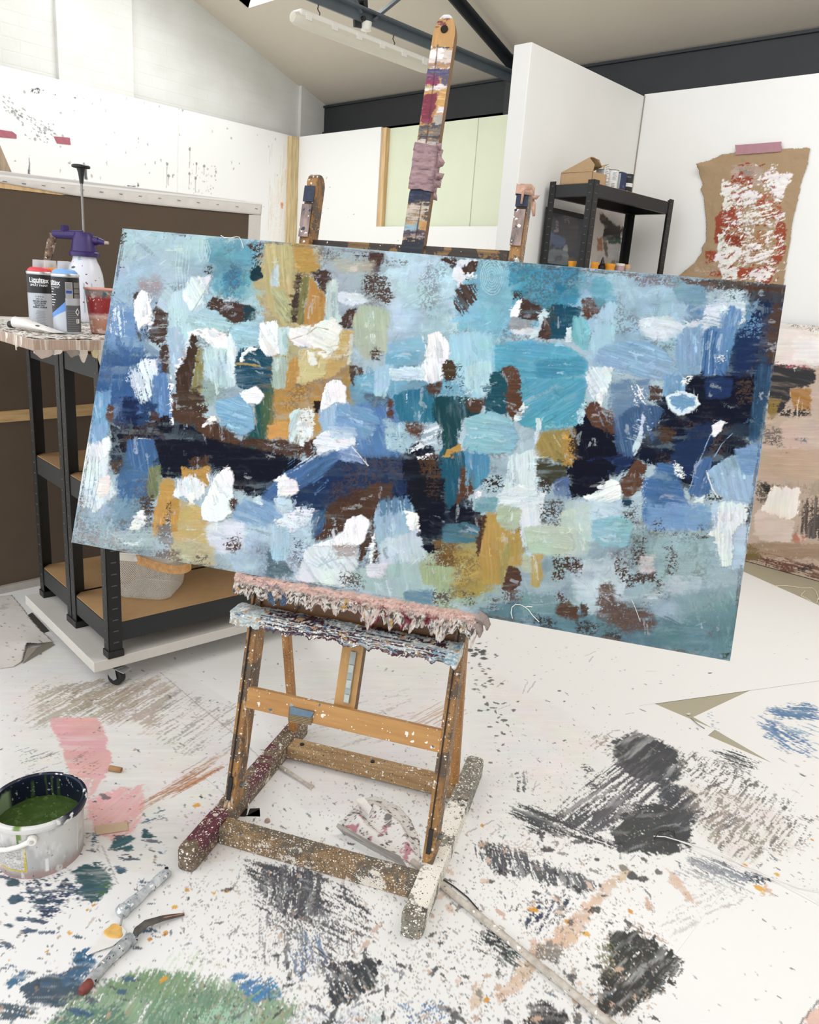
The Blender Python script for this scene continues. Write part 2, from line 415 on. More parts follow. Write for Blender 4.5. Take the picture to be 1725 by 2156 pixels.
# roof slope with the rooflight opening
c0 = onp(523, 17, (0, BY, BZ), (0, SL, 1)); hx0, hy0 = c0[0], c0[1]; hx1, hy1 = hx0+1.35, hy0-1.5
def rp(x, y): return (x, y, roof(y))
b = MB(); x0, x1, y0, y1 = -5.8, 2.6, -.6, 4.95
for (a, c, d, e) in ((x0, hx0, y0, y1), (hx1, x1, y0, y1), (hx0, hx1, hy0, y1), (hx0, hx1, y0, hy1)):
    b.prism([rp(a, d), rp(c, d), rp(c, e), rp(a, e)], (0, .02, .06))
S(b.build('ceiling', M['ceiling']))
b = MB(); k = .16
for p, q in (((hx0, hy0), (hx1, hy0)), ((hx0, hy1), (hx0, hy0)), ((hx1, hy0), (hx1, hy1)), ((hx1, hy1), (hx0, hy1))):
    b.prism([rp(*p), rp(*q), np.array(rp(*q))+(0, SL*k, k), np.array(rp(*p))+(0, SL*k, k)], (0.012 if p[0] == q[0] and p[0] == hx1 else -.012 if p[0] == q[0] else 0, .012 if p[1] == q[1] == hy0 else -.012 if p[1] == q[1] else 0, 0))
S(b.build('window_1', M['reveal']))
# the plate beam along the eaves
S(MB().span((-5.62, 4.70, 2.52), (2.5, 4.79, BZ-.004)).span((-5.62, 4.685, 2.520), (2.5, 4.80, 2.535)).span((-5.62, 4.685, 2.722), (2.5, 4.80, 2.738)).build('trim_1', M['steel']))

# left boarding carries old drips, flicks and marks
uvL = lambda x, y: tuple(onx(x, y, XL)[1:3])
sl = Surf(1.2, 1.2, YB-1.2, 1.24, .005, '#ececea', uvL)
r = np.random.default_rng(4)
for poly, col, dr in (([(60, 187), (84, 188), (80, 195), (62, 193)], '#3a3a3a', .3), ([(88, 190), (122, 196), (121, 202), (90, 196)], '#55575a', .55), ([(146, 203), (178, 207), (178, 210), (148, 206)], '#4b4d50', .3)):
    sl.patch(poly, col, f=1, ra=2, dry=dr)
for i in range(85):
    t = r.random(); x = 2+t*105+r.normal()*9; y = 215+t*72+r.normal()*10; u, v = uvL(x, y); sl.dab(u, v, .009*r.random()+.003, .0035, -.6, '#55575a', a=.7)
for i in range(90):
    x = 10+r.random()*590; y = 190+r.random()*260; u, v = uvL(x, y); sl.dab(u, v, .010*r.random()+.003, .004+.004*r.random(), pi/2, r.choice(['#77787a', '#a9a4a0', '#8b8077']), a=.6)
for x, y, hh in ((400, 314, 40), (352, 345, 50), (399, 366, 32), (412, 375, 30), (430, 350, 20), (414, 345, 22), (355, 370, 20)):
    u, v = uvL(x, y); u2, v2 = uvL(x, y+hh); sl.dab(u, v, .012, .010, pi/2, '#6b6158', a=.75); sl.line([(x, y), (x-1, y+hh)], '#8a8078', 1.6, .7)
for i in range(40):
    x, y = 395+r.random()*60, 345+r.random()*70; u, v = uvL(x, y); sl.dab(u, v, .007, .004, pi/2, r.choice(['#7d756f', '#c9b59f']), a=.6)
for p in ([(61, 329), (64, 345), (63, 362), (65, 368), (58, 366), (60, 350)], [(176, 342), (182, 355), (184, 378), (178, 377), (176, 360)], [(290, 382), (294, 392), (289, 394)]):
    sl.patch(p, '#55585c', f=1, ra=1)
sl.patch([(270, 390), (286, 392), (284, 395), (268, 392)], '#444649', f=1, ra=1, dry=.2)
sl.patch([(572, 370), (612, 345), (606, 520), (560, 520)], '#e9dfd2', f=14, ra=6, dry=.45, ang=95, a=.7)
sl.patch([(591, 425), (597, 427), (596, 440), (591, 438)], '#d9824f', f=2, ra=1, a=.9)
for i in range(16):
    x = 565+r.random()*40; y = 300+r.random()*150; sl.line([(x, y), (x-1, y+20+60*r.random())], '#cdbda6', 1.3, .45)
sl.line([(376.5, 234), (371, 520)], '#c9c9c6', 1.6, .6)
sl.line([(283, 209), (283, 213)], '#c9c9c6', 1.6, .8)
gu, gv = np.meshgrid(np.linspace(1.2, YB, sl.nx), np.linspace(1.2, 2.44, sl.ny)); c, _ = sl.sample(gu, gv)
P = np.stack([np.full(gu.shape, XL), gu, gv], -1)
lb = grid_mesh('wall_left_boarding', P, c, attr_mat('boarding_paint', .55), extra=(*slab_sides(P, np.array([-.02, 0, 0])), '#ededeb')); S(lb)
S(MB().span((XL-.02, -1.2, 0), (XL, YB, 1.2)).span((XL-.02, -1.2, 1.2), (XL, 1.2, 2.435)).build('trim_2', M['board']))
S(MB().span((XL, YB-.075, 0), (XL+.055, YB-.002, 2.43)).build('trim_3', M['stain']))
# back boarding with the inset green plasterboard
gx0 = ony(797, 380, YB)[0]; gz = 1.742
def speckled():
    t = NT('speckled_board'); v = t.coord(); c = splat(t, v, t.mix(0.0, rgba('#ebebe8'), rgba('#ebebe8')), (('#6e6a64', 9, .10, .35), ('#b8ab98', 14, .16, .2), ('#8b8f94', 30, .14, .10)), 3)
    return t.fin(c, .55)
S(MB().span((XL+.055, YB, 0), (gx0, YB+.02, 2.435)).span((gx0, YB, 0), (-2.53, YB+.02, gz)).build('wall_back_boarding', speckled()))
S(MB().span((gx0-.02, YB+.05, gz-.05), (-2.53, YB+.065, 2.43)).build('wall_back_lining', M['green']))
S(MB().span((gx0+.001, YB+.012, gz), (gx0+.045, YB+.052, 2.43)).build('trim_4', M['stud']))
S(MB().span((-3.66, YB+.046, gz), (-3.657, YB+.052, 2.43)).build('trim_5', mat('joint', '#c2c8b2', .8)))
S(MB().span((-2.53, 3.262, 0), (-2.43, YB, 2.428)).build('wall_partition', M['panel'], bevel=.004))
S(MB().span((-2.43, YB, 0), (2.5, YB+.03, 2.437)).build('wall_back_bay', M['board']))
S(MB().span((-2.43, YB-.004, 0), (-2.424, YB, 2.43)).build('trim_6', mat('corner_strip', '#9a938a', .8)))  # thin greyer strip down the inside corner

# ---- steel roof truss
XT = -3.5
q0, q1 = onx(1085, 167, XT), onx(640, -8, XT)
t0 = thing('roof_truss', 'grey painted steel roof truss above the white partition', 'roof truss', (XT, 4.6, 2.7))
d = (q1-q0)/np.linalg.norm(q1-q0); ce = q0+d*4.2; ce[2] = q0[2]
MB().bar(q0, (XT, ce[1], q0[2]), .012, .058, X).bar(np.array(q0)+(.024, 0, .026), np.array((XT+.024, ce[1], q0[2]+.026)), .05, .008, X).build('bottom_chord', M['steelblue'], t0)
u0 = onx(1085, 150, XT+.01); u1 = np.array((XT+.01, .4, 0)); s2 = onx(957, 2, XT+.01); sd = (s2-u0)/np.linalg.norm(s2-u0); u1 = u0+sd*4.0
MB().bar(u0, u1, .012, .05, X).bar(u0+np.array((.024, .01, .02)), u1+np.array((.024, .01, .02)), .05, .008, X).build('rafter', M['steel'], t0)
g = onx(765, 32, XT)
MB().bar(g+np.array((-.012, -.0, -.06)), g+np.array((-.012, -.05, .32)), .014, .10, X).build('gusset_plate', M['steel'], t0)
MB().bar(g+np.array((.0, .06, -.01)), g+np.array((.0, .75, .55)), .05, .014, X).build('web_strut', M['steelblue'], t0)
MB().bar(g+np.array((.0, -.03, 0.0)), g+np.array((.0, -.75, .75)), .05, .014, X).build('web_strut', M['steelblue'], t0)
for k in (-.02, .05, .12):
    MB().cyl(g+np.array((0, -.01, k)), g+np.array((.022, -.01, k)), .013, n=6).build('bolt', M['steel'], t0)
MB().span((XT-.045, 4.52, 2.3), (XT+.06, 4.70, 2.88)).build('wall_shoe', M['steel'], t0)
MB().tube([onx(1077, 180, XT), onx(1079, 205, XT), onx(1084, 232, XT), (XT+.02, 4.5, 2.0)], .007).build('red_cable', mat('red_cable', '#6d1a2a', .5), t0)
# fluorescent batten hung below the chord
l0, l1 = onx(614, 34, XT), onx(905, 133, XT); l1[2] = l0[2]
t1 = thing('light_fitting', 'long white fluorescent batten light hanging under the truss', 'light', (l0+l1)/2)
b = MB(); ax = (l1-l0)/np.linalg.norm(l1-l0)
prof = [(.0, 0), (.02, .004), (.034, .02), (.036, .05)]
L = np.linalg.norm(l1-l0)
b.lathe([(.004, 0), (.024, .006), (.034, .03), (.036, .06), (.036, L-.06), (.034, L-.03), (.024, L-.006), (.004, L)], l0, 20, True, (X, np.cross(ax, X), ax))
b.build('diffuser', mat('milky_diffuser', '#d6d1c4', .35, .01), t1, True)
MB().bar(l0+np.array((0, .03, .026)), l1+np.array((0, -.03, .026)), .07, .028, X).build('body', M['white_plastic'], t1, bevel=.008)
for k in np.linspace(.08, L-.08, 6):
    c = l0+ax*k; MB().box(c+np.array((.037, 0, .012)), (.008, .035, .03)).build('clip', M['white_plastic'], t1)
for k in (.17, L*.7):
    c = l0+ax*k; MB().tube([c+np.array((0, 0, .035)), c+np.array((0, .01, .06)), c+np.array((0, -.006, .075)), c+np.array((0, 0, .10))], .003).build('hanging_hook', M['steel'], t1)
c = onx(771, 62, XT)
t2 = thing('ceiling_sensor', 'small round white sensor under the truss joint', 'sensor', c)
MB().cyl(c+np.array((0, 0, -.005)), c+np.array((0, 0, .035)), .028, .03).build('housing', M['white_plastic'], t2, True)
MB().tube([c+np.array((0, 0, -.005)), c+np.array((.003, 0, -.05)), c+np.array((-.002, 0, -.09))], .002).build('pull_cord', M['white_plastic'], t2)
# ================================================================== THE EASEL
EO = fl(400, 1818); EA = radians(26.5); AL = radians(14)
ee = np.array([cos(EA), sin(EA), 0]); eg = np.array([-sin(EA), cos(EA), 0])
def ew(x, y, z): return EO+ee*x+eg*y+Z*z
def pl(x, y, y0, al=AL):
    p = onp(x, y, EO+eg*y0, eg*cos(al)-Z*sin(al))-EO; return np.array([p@ee, p@eg, p[2]])
TN = math.tan(AL)
def py(z, y0=.128): return y0+z*TN          # depth of the leaning plane at a height
WH, BK, GR = '#e4e0d6', '#2a2a2c', '#6b6a63'
wsp = ((WH, 90, .34, .35), ('#d8cbb6', 190, .30, .30), ('#3a3b3d', 170, .26, .18), ('#e9e6df', 380, .36, .22))
W1 = wood('easel_beech', '#b07f48', '#8f6233', wsp, (1, 1, .12), .5, 1)
W2 = wood('easel_beech_stained', '#a3763f', '#6f4c28', ((WH, 110, .36, .5), ('#38393b', 120, .32, .35), ('#cbbca6', 240, .34, .4), ('#3c5468', 90, .24, .2)), (1, 1, .12), .5, 2, ((14, '#4a4036', .52, .85), (22, '#cfc5b4', .60, .8)))
WF = wood('easel_splattered', '#937a5a', '#6b5236', ((WH, 150, .42, .55), ('#55544f', 130, .4, .5), ('#f0ede6', 260, .40, .5), ('#2b2c2e', 260, .36, .4), ('#cfb99b', 170, .34, .35), ('#3d5263', 80, .26, .2)), (1, 1, 1), .6, 3, ((9, '#5d584e', .50, .75), (16, '#dcd6c9', .58, .85)))
WFR = wood('easel_crusted_white', '#8f8a7c', '#5d584e', ((WH, 140, .5, .7), ('#2b2c2e', 230, .42, .5), ('#f0ede6', 240, .45, .6), ('#b88f70', 110, .26, .2)), (1, 1, 1), .6, 5, ((7, '#3a3937', .54, .8), (8, '#ebe6da', .50, .95)))
WFL = wood('easel_crusted_maroon', '#7b6a58', '#55483a', ((WH, 170, .5, .5), ('#2b2c2e', 230, .42, .5), ('#e9dccb', 220, .42, .5), ('#c0604a', 90, .26, .2)), (1, 1, 1), .6, 7, ((8, '#5b2437', .52, .9), (12, '#d8cfc0', .62, .9)))
ez_ = thing('easel', 'paint-crusted wooden studio easel with a tall mast standing mid room', 'easel', EO, EA)
def lbar(name, p, q, w, h, m, bev=.003):
    return MB().bar(ew(*p), ew(*q), w, h, ee).build(name, m, ez_, bevel=bev)
def foot(x0, x1, m):
    y0, y1, r = -.028, .602, .016
    pts = []
    for (cx, cy, a0) in ((x1-r, y1-r, 0), (x0+r, y1-r, 90), (x0+r, y0+r, 180), (x1-r, y0+r, 270)):
        for k in range(5): a = radians(a0+k*22.5); pts.append(ew(cx+r*cos(a), cy+r*sin(a), 0.002))
    MB().prism(pts, (0, 0, .05)).build('foot', m, ez_, bevel=.004)
foot(-.020, .026, WFL); foot(.508, .556, WFR)
MB().bar(ew(.026, .101, .024), ew(.508, .101, .024), .046, .044, eg).build('front_stretcher', WF, ez_, bevel=.004)
MB().bar(ew(.024, .474, .026), ew(.508, .474, .026), .052, .036, eg).build('rear_stretcher', wood('easel_dusty', '#a98b63', '#86663f', ((WH, 70, .36, .5), ('#38393b', 130, .3, .4), ('#e8e2d6', 220, .36, .5)), (.12, 1, 1), .6, 4), ez_, bevel=.004)
for x, y in ((.06, .474), (.27, .474), (.46, .474), (.52, .03)):
    MB().cyl(ew(x, y, .043), ew(x, y, .0468), .006, n=12).build('screw_cover', M['black'], ez_)

# front posts run the whole way up behind the picture and end as two rounded arms
PX0, PX1 = .003, .512
def post(xc, top, m, name='post'):
    w, dp = .026, .052; prof = []
    z0 = .05
    for (t, z) in ((0, z0), (dp, z0)): prof.append((py(z)+t, z))
    zt = top; n = 7
    for k in range(n+1):
        a = pi*k/n; prof.append((py(zt)+dp/2+dp/2*cos(a), zt-.026+.026*sin(a)+.0))
    P = [ew(xc, y, z) for y, z in prof]
    return MB().prism(P, ee*w).build(name, m, ez_, bevel=.002)
po = [post(PX0, 1.535, W2), post(PX1-.006, 1.530, W2)]
for p_, xc in ((po[0], PX0), (po[1], PX1-.006)):
    MB().bar(ew(xc+.010, py(.09)-.001, .09), ew(xc+.010, py(.6)-.001, .6), .0028, .003, ee).build('slot', mat('slot_shadow', '#2c2119', .8), p_)
    MB().bar(ew(xc+.012, py(.075)-.003, .075), ew(xc+.012, py(.13)-.003, .13), .010, .004, ee).build('hinge_plate', M['black'], p_)
    MB().cyl(ew(xc+.026, py(.1)+.026, .10), ew(xc+.034, py(.1)+.026, .10), .007, n=10).build('bolt', mat('dull_bolt', '#7b7b78', .4, .1, metal=.7), p_)
# rear struts
sp = mat('strut_wood', '#b58550', .55, .08, 30)
lbar('strut', (.010, .530, .03), (.010, .352, .9), .022, .022, W1)
lbar('strut', (.502, .470, .03), (.502, .345, .9), .022, .022, W1)
# mid rail with its label
r0, r1 = pl(525.5, 1474, .128), pl(921, 1561, .128)
rz = (r0[2]+r1[2])/2
WR = wood('rail_wood', '#b98a4f', '#a57640', ((WH, 60, .28, .4), ('#9aa4a8', 60, .26, .2), ('#3b5a78', 50, .22, .12), ('#e8e4da', 150, .28, .35)), (.1, 1, 1), .5, 6)
rail = MB().bar(ew(.026, py(rz)+.010, rz), ew(.51, py(rz)+.010, rz), .018, .051, eg*cos(AL)-Z*sin(AL)).build('rail', WR, ez_, bevel=.002)
def on_rail(x, y, off=.0): p = pl(x, y, .127-off); return ew(*p)
MB().prism([on_rail(610, 1488), on_rail(661, 1497), on_rail(656, 1526), on_rail(607, 1516)], -eg*.0015).build('maker_plate', mat('brown_plate', '#6d5a3d', .5, .1), rail)
MB().prism([on_rail(612, 1487, .002), on_rail(662, 1499, .002), on_rail(655, 1511, .002), on_rail(611, 1503, .002)], -eg*.0015).build('blue_paint_smear', mat('blue_grey_smear', '#5d7485', .5, .15, 60), rail)
for i in range(5):
    a, b_ = on_rail(610, 1505+i*3.4, .0025), on_rail(655, 1514+i*3.4, .0025)
    MB().bar(a, b_, .0004, .0008, Z).build('plate_text_line', mat('plate_text', '#b9a67e', .6), rail)
# white board and ply panel behind the ledges
MB().prism([ew(*pl(*q, .14)) for q in ((545, 1232), (965, 1312), (955, 1400), (540, 1306))], eg*.012).build('back_panel', wood('ply_panel', '#7d5328', '#573515', (('#2a1a14', 30, .3, .4), ('#d8d2c4', 60, .25, .2), ('#5a1420', 25, .3, .25)), (.1, 1, 1), .45, 9), ez_)

# ---- mast: banded with years of overspill
def mast_pts():
    za, zb = pl(724, 1493, .150)[2], pl(937, 30, .150)[2]
    return za, zb
za, zb = mast_pts()
xa, xb = pl(724, 1493, .150)[0], pl(937, 60, .150)[0]
uvM = lambda x, y: (pl(x, y, .150)[0]-xa-(xb-xa)*(pl(x, y, .150)[2]-za)/(zb-za), pl(x, y, .150)[2])
hw = .026
sm = Surf(-hw-.004, za-.02, 2*hw+.008, zb-za+.04, .0018, '#b98f5a', uvM)
sm.restroke(500, .02, .002, 5, .10, pi/2, .1)
def band(y0, y1, col, side=0, dry=0.0, ra=4, sk=0):
    L = lambda y: 912-(y-80)*.148; R = lambda y: 962-(y-80)*.133
    a, b = (0, 1) if side == 0 else (0, .5) if side < 0 else (.56, 1)
    q = lambda y, t: (L(y)+(R(y)-L(y))*t+(0), y)
    sm.patch([q(y0, a-.05*(a == 0)), q(y0+sk, b+.05*(b == 1)), q(y1+sk, b+.05*(b == 1)), q(y1, a-.05*(a == 0))], col, f=1.2, ra=ra, dry=dry, ang=5, st=.25, h=.6, sl=22, gw=1.6)
for args in ((24, 38, '#d9d6d3', 0, .12), (40, 56, '#6d3038', -1, .35), (98, 102, '#3d3f45', 0, .3), (102, 132, '#cdbfba', 0, .1), (100, 125, '#e3dedb', -1, .15), (132, 142, '#8d7d7c', 0, .3), (140, 148, '#d2c6c4', 0, .1),
             (146, 160, '#4d4a68', 0, .15), (158, 180, '#6d3a5e', -1, .1), (158, 182, '#5b5866', 1, .1), (172, 178, '#8d2f52', -1, .1), (180, 192, '#d9cfcd', 0, .15), (192, 200, '#b98f5a', 0), (196, 262, '#7a2a3d', -1, .03), (190, 228, '#c39a5b', 1),
             (226, 238, '#dad6d4', 1, .1), (238, 246, '#bd8d5a', 1), (244, 262, '#a59b98', 1, .15), (260, 276, '#4a4a4e', 0, .2), (270, 300, '#70655f', 0, .25), (284, 294, '#3c3b3f', 0, .3), (296, 306, '#bfb0a9', 0, .2),
             (308, 400, '#a98f92', 0, .05), (316, 326, '#4a4d60', 0, .2), (392, 428, '#1d2740', 0, .03), (426, 432, '#3f3a38', 0, .2), (430, 468, '#8a7a6d', -1, .15), (428, 470, '#b6a899', 0, .35), (436, 480, '#4a3d33', 1, .4), (470, 486, '#7d98a5', -1, .3), (468, 484, '#b5854f', 1, .2),
             (484, 496, '#443844', 0, .1), (494, 506, '#8b8588', 0, .3), (502, 540, '#20222e', 0, .03)):
    band(*args)
sm.line([(922, 95), (898, 300)], '#4a2b26', 3.2, .8); sm.line([(893, 395), (874, 510)], '#2b201b', 3.0, .8)
gz_ = np.linspace(za, zb-.001, 900); nx = 30
t = np.linspace(-1, 1, nx)
G = []; Cc = []
for z in gz_:
    d_ = zb-z; w_ = hw if d_ > .05 else hw*sqrt(max(.02, 1-((.05-d_)/.05)**2.0))
    xc = xa+(xb-xa)*(z-za)/(zb-za)
    G.append([ew(xc+w_*k, py(z, .150), z) for k in t]); Cc.append([(w_*k, z) for k in t])
G = np.array(G); Cc = np.array(Cc); c, h = sm.sample(Cc[..., 0], Cc[..., 1])
nrm = -(eg*cos(AL)-Z*sin(AL)); G = G+nrm*(h*.0012)[..., None]
vs, qs = slab_sides(G, -nrm*.024); nl = len(vs)-4
sides = np.tile(lin('#7c5b37'), (len(vs), 1)); rr_ = np.random.default_rng(2)
sides *= (.55+.6*rr_.random((len(vs), 1)))
mast = grid_mesh('mast', G, c, attr_mat('mast_paint', .55, .15, 500), ez_, extra=(vs, qs, sides))
zh = pl(936, 62, .150); q = ew(*zh)
MB().cyl(q+nrm*.0025, q-nrm*.002, .0085, n=24).build('hanging_hole', mat('dark_hole', '#24160d', .9), mast)
# steel ratchet strip on the lower mast
MB().bar(ew(*pl(729, 1480, .146)), ew(*pl(745, 1372, .146)), .014, .004, ee).build('ratchet', mat('ratchet_steel', '#9aa09c', .45, .12, 40), mast)
for yy in (1400, 1432, 1462):
    MB().bar(ew(*pl(745-(yy-1372)*.148, yy, .143)), ew(*pl(745-(yy+16-1372)*.148, yy+16, .143)), .012, .006, ee).build('ratchet_tooth', mat('ratchet_tooth_steel', '#b4bab4', .45, .1, 60), mast)
# masking tape wound round the mast
def tape_wrap(name, ys, flaps, colr):
    mb = MB(); r2 = np.random.default_rng(int(ys[0]))
    for y0, y1, ti in [(ys[i], ys[i+1], r2.normal()*5) for i in range(0, len(ys), 2)]:
        pts = []
        for (yy) in (y0, y1):
            z = pl(890, yy, .146)[2]; xc = xa+(xb-xa)*(z-za)/(zb-za); g = []
            for k in range(25):
                a = k/24*4; sx, sy = (-1+2*a, -1) if a < 1 else (1, -1+2*(a-1)) if a < 2 else (1-2*(a-2), 1) if a < 3 else (-1, 1-2*(a-3))
                wob = .0007*r2.normal()
                g.append(ew(xc+(hw+.003+wob)*sx, py(z, .150)+.012+(.0155+wob)*sy, z+.0012*r2.normal()+ti*.0009*sx))
            pts.append(g)
        n = len(pts[0]); mb.add(pts[0]+pts[1], [(i, i+1, n+i+1, n+i) for i in range(n-1)])
    for f in flaps:
        P = [ew(*pl(*q, .146)) for q in f]; c_ = sum(P)/len(P); bend = -eg*.012
        mb.add(P+[c_+bend], [(i, (i+1) % len(P), len(P)) for i in range(len(P))])
    return mb.build(name, wood('old_masking_tape', colr, '#857076', (('#cfc0bd', 60, .3, .3), ('#5a5263', 80, .25, .2)), (1, 1, 3), .7, 4), mast, True, solid=.0008)
tape_wrap('tape_wrap', [304, 322, 316, 340, 334, 358, 350, 378, 366, 390, 384, 400], [[(918, 300), (931, 302), (929, 318), (921, 316)], [(922, 318), (937, 342), (933, 350), (920, 356)], [(915, 362), (936, 366), (931, 378), (917, 380)], [(912, 376), (930, 380), (928, 396), (914, 394)], [(914, 400), (920, 410), (921, 423), (912, 420)]], '#a98a8b')
mb = MB(); xr = PX1-.006
for (a, b_) in ((388, 402), (398, 412)):
    z0_, z1_ = pl(1110, a, .128)[2], pl(1110, b_, .128)[2]; P = [[ew(xr+.013+sx*.0155, py(z)+.026+sy*.03, z+.003*rr_.normal()) for sx, sy in ((-1, -1), (1, -1), (1, 1), (-1, 1), (-1, -1))] for z in (z0_, z1_)]
    mb.add(P[0]+P[1], [(i, i+1, 6+i-0, 5+i) for i in range(4)])
for f in ([(1120, 412), (1138, 411), (1130, 420), (1122, 420)], [(1122, 415), (1129, 428), (1127, 455), (1122, 456), (1119, 440)], [(1099, 405), (1106, 398), (1100, 430), (1096, 428)]):
    P = [ew(*pl(*q, .12)) for q in f]; mb.add(P+[sum(P)/len(P)-eg*.006], [(i, (i+1) % len(P), len(P)) for i in range(len(P))])
mb.build('tape_wrap', mat('peach_tape', '#c09a86', .7, .25, 60), po[1], True, solid=.0008)
# navy overspill on the arms
for k, xc in ((0, PX0), (1, PX1-.006)):
    za_, zb_ = (pl(672, 392, .128)[2], pl(665, 425, .128)[2]) if k == 0 else (pl(1110, 402, .128)[2], pl(1105, 435, .128)[2])
    MB().bar(ew(xc+.013, py(za_)-.0008, za_), ew(xc+.013, py(zb_)-.0008, zb_), .0262, .002, ee).build('navy_paint_band', mat('navy_overspill', '#1b2740', .5, .3, 90, .3, 200), po[k])
    zc_ = za_-.115
    MB().bar(ew(xc+.012, py(zb_-.012)-.0006, zb_-.006), ew(xc+.012, py(zc_)-.0006, zc_), .024, .0016, ee).build('pink_grey_paint_band', wood('pink_grey_overspill', '#a58e88', '#57504c', ((WH, 80, .4, .5), ('#2d3647', 70, .4, .5)), (1, 1, .3), .6, 3), po[k])
# top cross bar
a0, a1 = pl(690, 512, .160), pl(1088, 558, .160); zc = (a0[2]+a1[2])/2
MB().bar(ew(.02, py(zc, .165), zc-.005), ew(.512, py(zc, .165), zc-.005), .02, .042, eg*cos(AL)-Z*sin(AL)).build('cross_bar', wood('cross_bar_wood', '#9a7547', '#2e2823', ((WH, 60, .3, .3), ('#7592a0', 50, .3, .2)), (.06, 1, 2), .6, 11, ((12, '#2a2624', .46, .92), (20, '#cbb08a', .6, .6))), ez_)

# ---- the two ledges, thick with dried paint
def ledge(name, p0, p1, depth, hgt, top, cols, seed, drip, amp, na=64, nl=620):
    """a board from p0 to p1 (front upper edge, easel frame) swollen with paint"""
    p0, p1 = np.array(p0), np.array(p1); r_ = np.random.default_rng(seed)
    L = np.linalg.norm(p1-p0); s_ = np.linspace(0, 1, nl)
    per = []
    # walk the section: front top -> back top -> back bottom -> front bottom -> front top
    for (a, b, n) in (((0, 0), (depth, 0), 16), ((depth, 0), (depth, -hgt), 8), ((depth, -hgt), (0, -hgt), 16), ((0, -hgt), (0, 0), na-40)):
        for k in range(n): per.append((a[0]+(b[0]-a[0])*k/n, a[1]+(b[1]-a[1])*k/n))
    per = np.array(per); n = len(per)
    Yq, Zq = per[:, 0], per[:, 1]
    cen = np.array([depth/2, -hgt/2]); nr = per-cen; nr = nr/np.linalg.norm(nr, axis=1)[:, None]
    SS, AA = np.meshgrid(s_*L, np.arange(n)*.0028, indexing='ij')
    d = amp*(fbm(SS/.016, AA/.014, seed)-.35)*1.5+amp*.8*(fbm(SS/.005, AA/.005, seed+4)-.5)+amp*.35*(vn(SS/.0018, AA/.0018, seed+8)-.5)
    dr = drip*np.clip(fbm(SS/.020, SS*0+3.1, seed+2)-.33, 0, 1)*2.0+drip*.5*np.clip(vn(SS/.007, SS*0+1.7, seed+6)-.4, 0, 1)
    low = np.clip(-Zq/hgt, 0, 1)[None, :]**2
    fr = np.clip(1-Yq/depth, 0, 1)[None, :]
    PY = Yq[None, :]+nr[None, :, 0]*d-.3*dr*low*fr; PZ = Zq[None, :]+nr[None, :, 1]*d-dr*low*fr
    c0 = p0[None, None, :]+(p1-p0)[None, None, :]*s_[:, None, None]
    P = c0+np.stack([np.zeros_like(PY)+.006*(fbm(SS/.03, AA/.03, seed+3)-.5), PY, PZ], -1)
    W = EO+P[..., :1]*ee+P[..., 1:2]*eg+P[..., 2:]*Z
    C = cols(SS/L, AA, Zq[None, :]+0*SS, Yq[None, :]+0*SS, d, SS)
    W = np.concatenate([W, W[:, :1]], 1); C = np.concatenate([C, C[:, :1]], 1)
    caps_v = [W[0].mean(0), W[-1].mean(0)]
    o = grid_mesh(name, W, C, attr_mat(name+'_paint', .45, .1, 400), top, extra=None)
    return o, W
def pick(base, layers):
    C = base
    for m, c in layers: C = C*(1-m[..., None])+lin(c)*m[..., None]
    return C
def cols_up(t, A, Zq, Yq, d, S_):
    B = np.tile(lin('#cdb9b0'), t.shape+(1,)).reshape(t.shape+(3,))
    n1 = fbm(S_/.010, A/.010, 31); n2 = fbm(S_/.004, A/.006, 37); n3 = fbm(S_/.03, A/.02, 41)
    up = sstep(-.020, -.004, Zq+(.012*(n3-.5)))
    B = pick(B, [(sstep(.5, .56, n1), '#ddd8d0'), (sstep(.53, .58, n2), '#4b443f'), (sstep(.62, .66, fbm(S_/.012, A/.012, 51)), '#8f8a84'),
                 (sstep(.60, .63, fbm(S_/.02, A/.02, 61))*(t > .5)*(t < .86), '#6d1a2c'), (sstep(.60, .63, fbm(S_/.018, A/.02, 71))*(t < .35), '#3b536c'), (sstep(.74, .76, fbm(S_/.012, A/.02, 81)), '#b99450')])
    pink = np.array(lin('#dcb6aa'))*(.86+.25*n2[..., None])
    up = up*(.55+.45*sstep(.38, .46, n2))
    return np.clip(B*(1-up[..., None])+pink*up[..., None], 0, 1)*np.clip(.82+.5*(n2[..., None]-.3), .6, 1.05)
uo, uw = ledge('canvas_ledge', (-.006, .204, .632), (.562, .221, .629), .085, .034, ez_, cols_up, 21, .034, .0085)
def cols_lo(t, A, Zq, Yq, d, S_):
    n1 = fbm(S_/.03, A/.006, 131); n2 = fbm(S_/.006, A/.006, 137); k = vn(S_/.16, A*0, 140)
    B = np.tile(lin('#b9c3c4'), t.shape+(1,)).reshape(t.shape+(3,))
    st_ = fbm(S_/.05, A/.0045, 151)
    mid = (t > .14)*(t < .95)
    B = pick(B, [(sstep(.45, .50, st_)*mid, '#43232f'), (sstep(.60, .65, n2), '#d3d0ca'), (sstep(.68, .71, fbm(S_/.014, A/.012, 161)), '#5b7891'), (sstep(.69, .71, fbm(S_/.012, A/.01, 171)), '#b9936a'),
                 (sstep(.016, .026, -Zq)*mid*.9, '#4a2531'), (sstep(.64, .70, n2), '#dcd9d3'), (sstep(.54, .6, n1)*(t > .9), '#7fa3b4')])
    return np.clip(B*(.75+.5*n2[..., None]), 0, 1)
lo_, lw = ledge('brush_ledge', (-.012, .196, .543), (.532, .203, .546), .055, .024, ez_, cols_lo, 33, .012, .006)
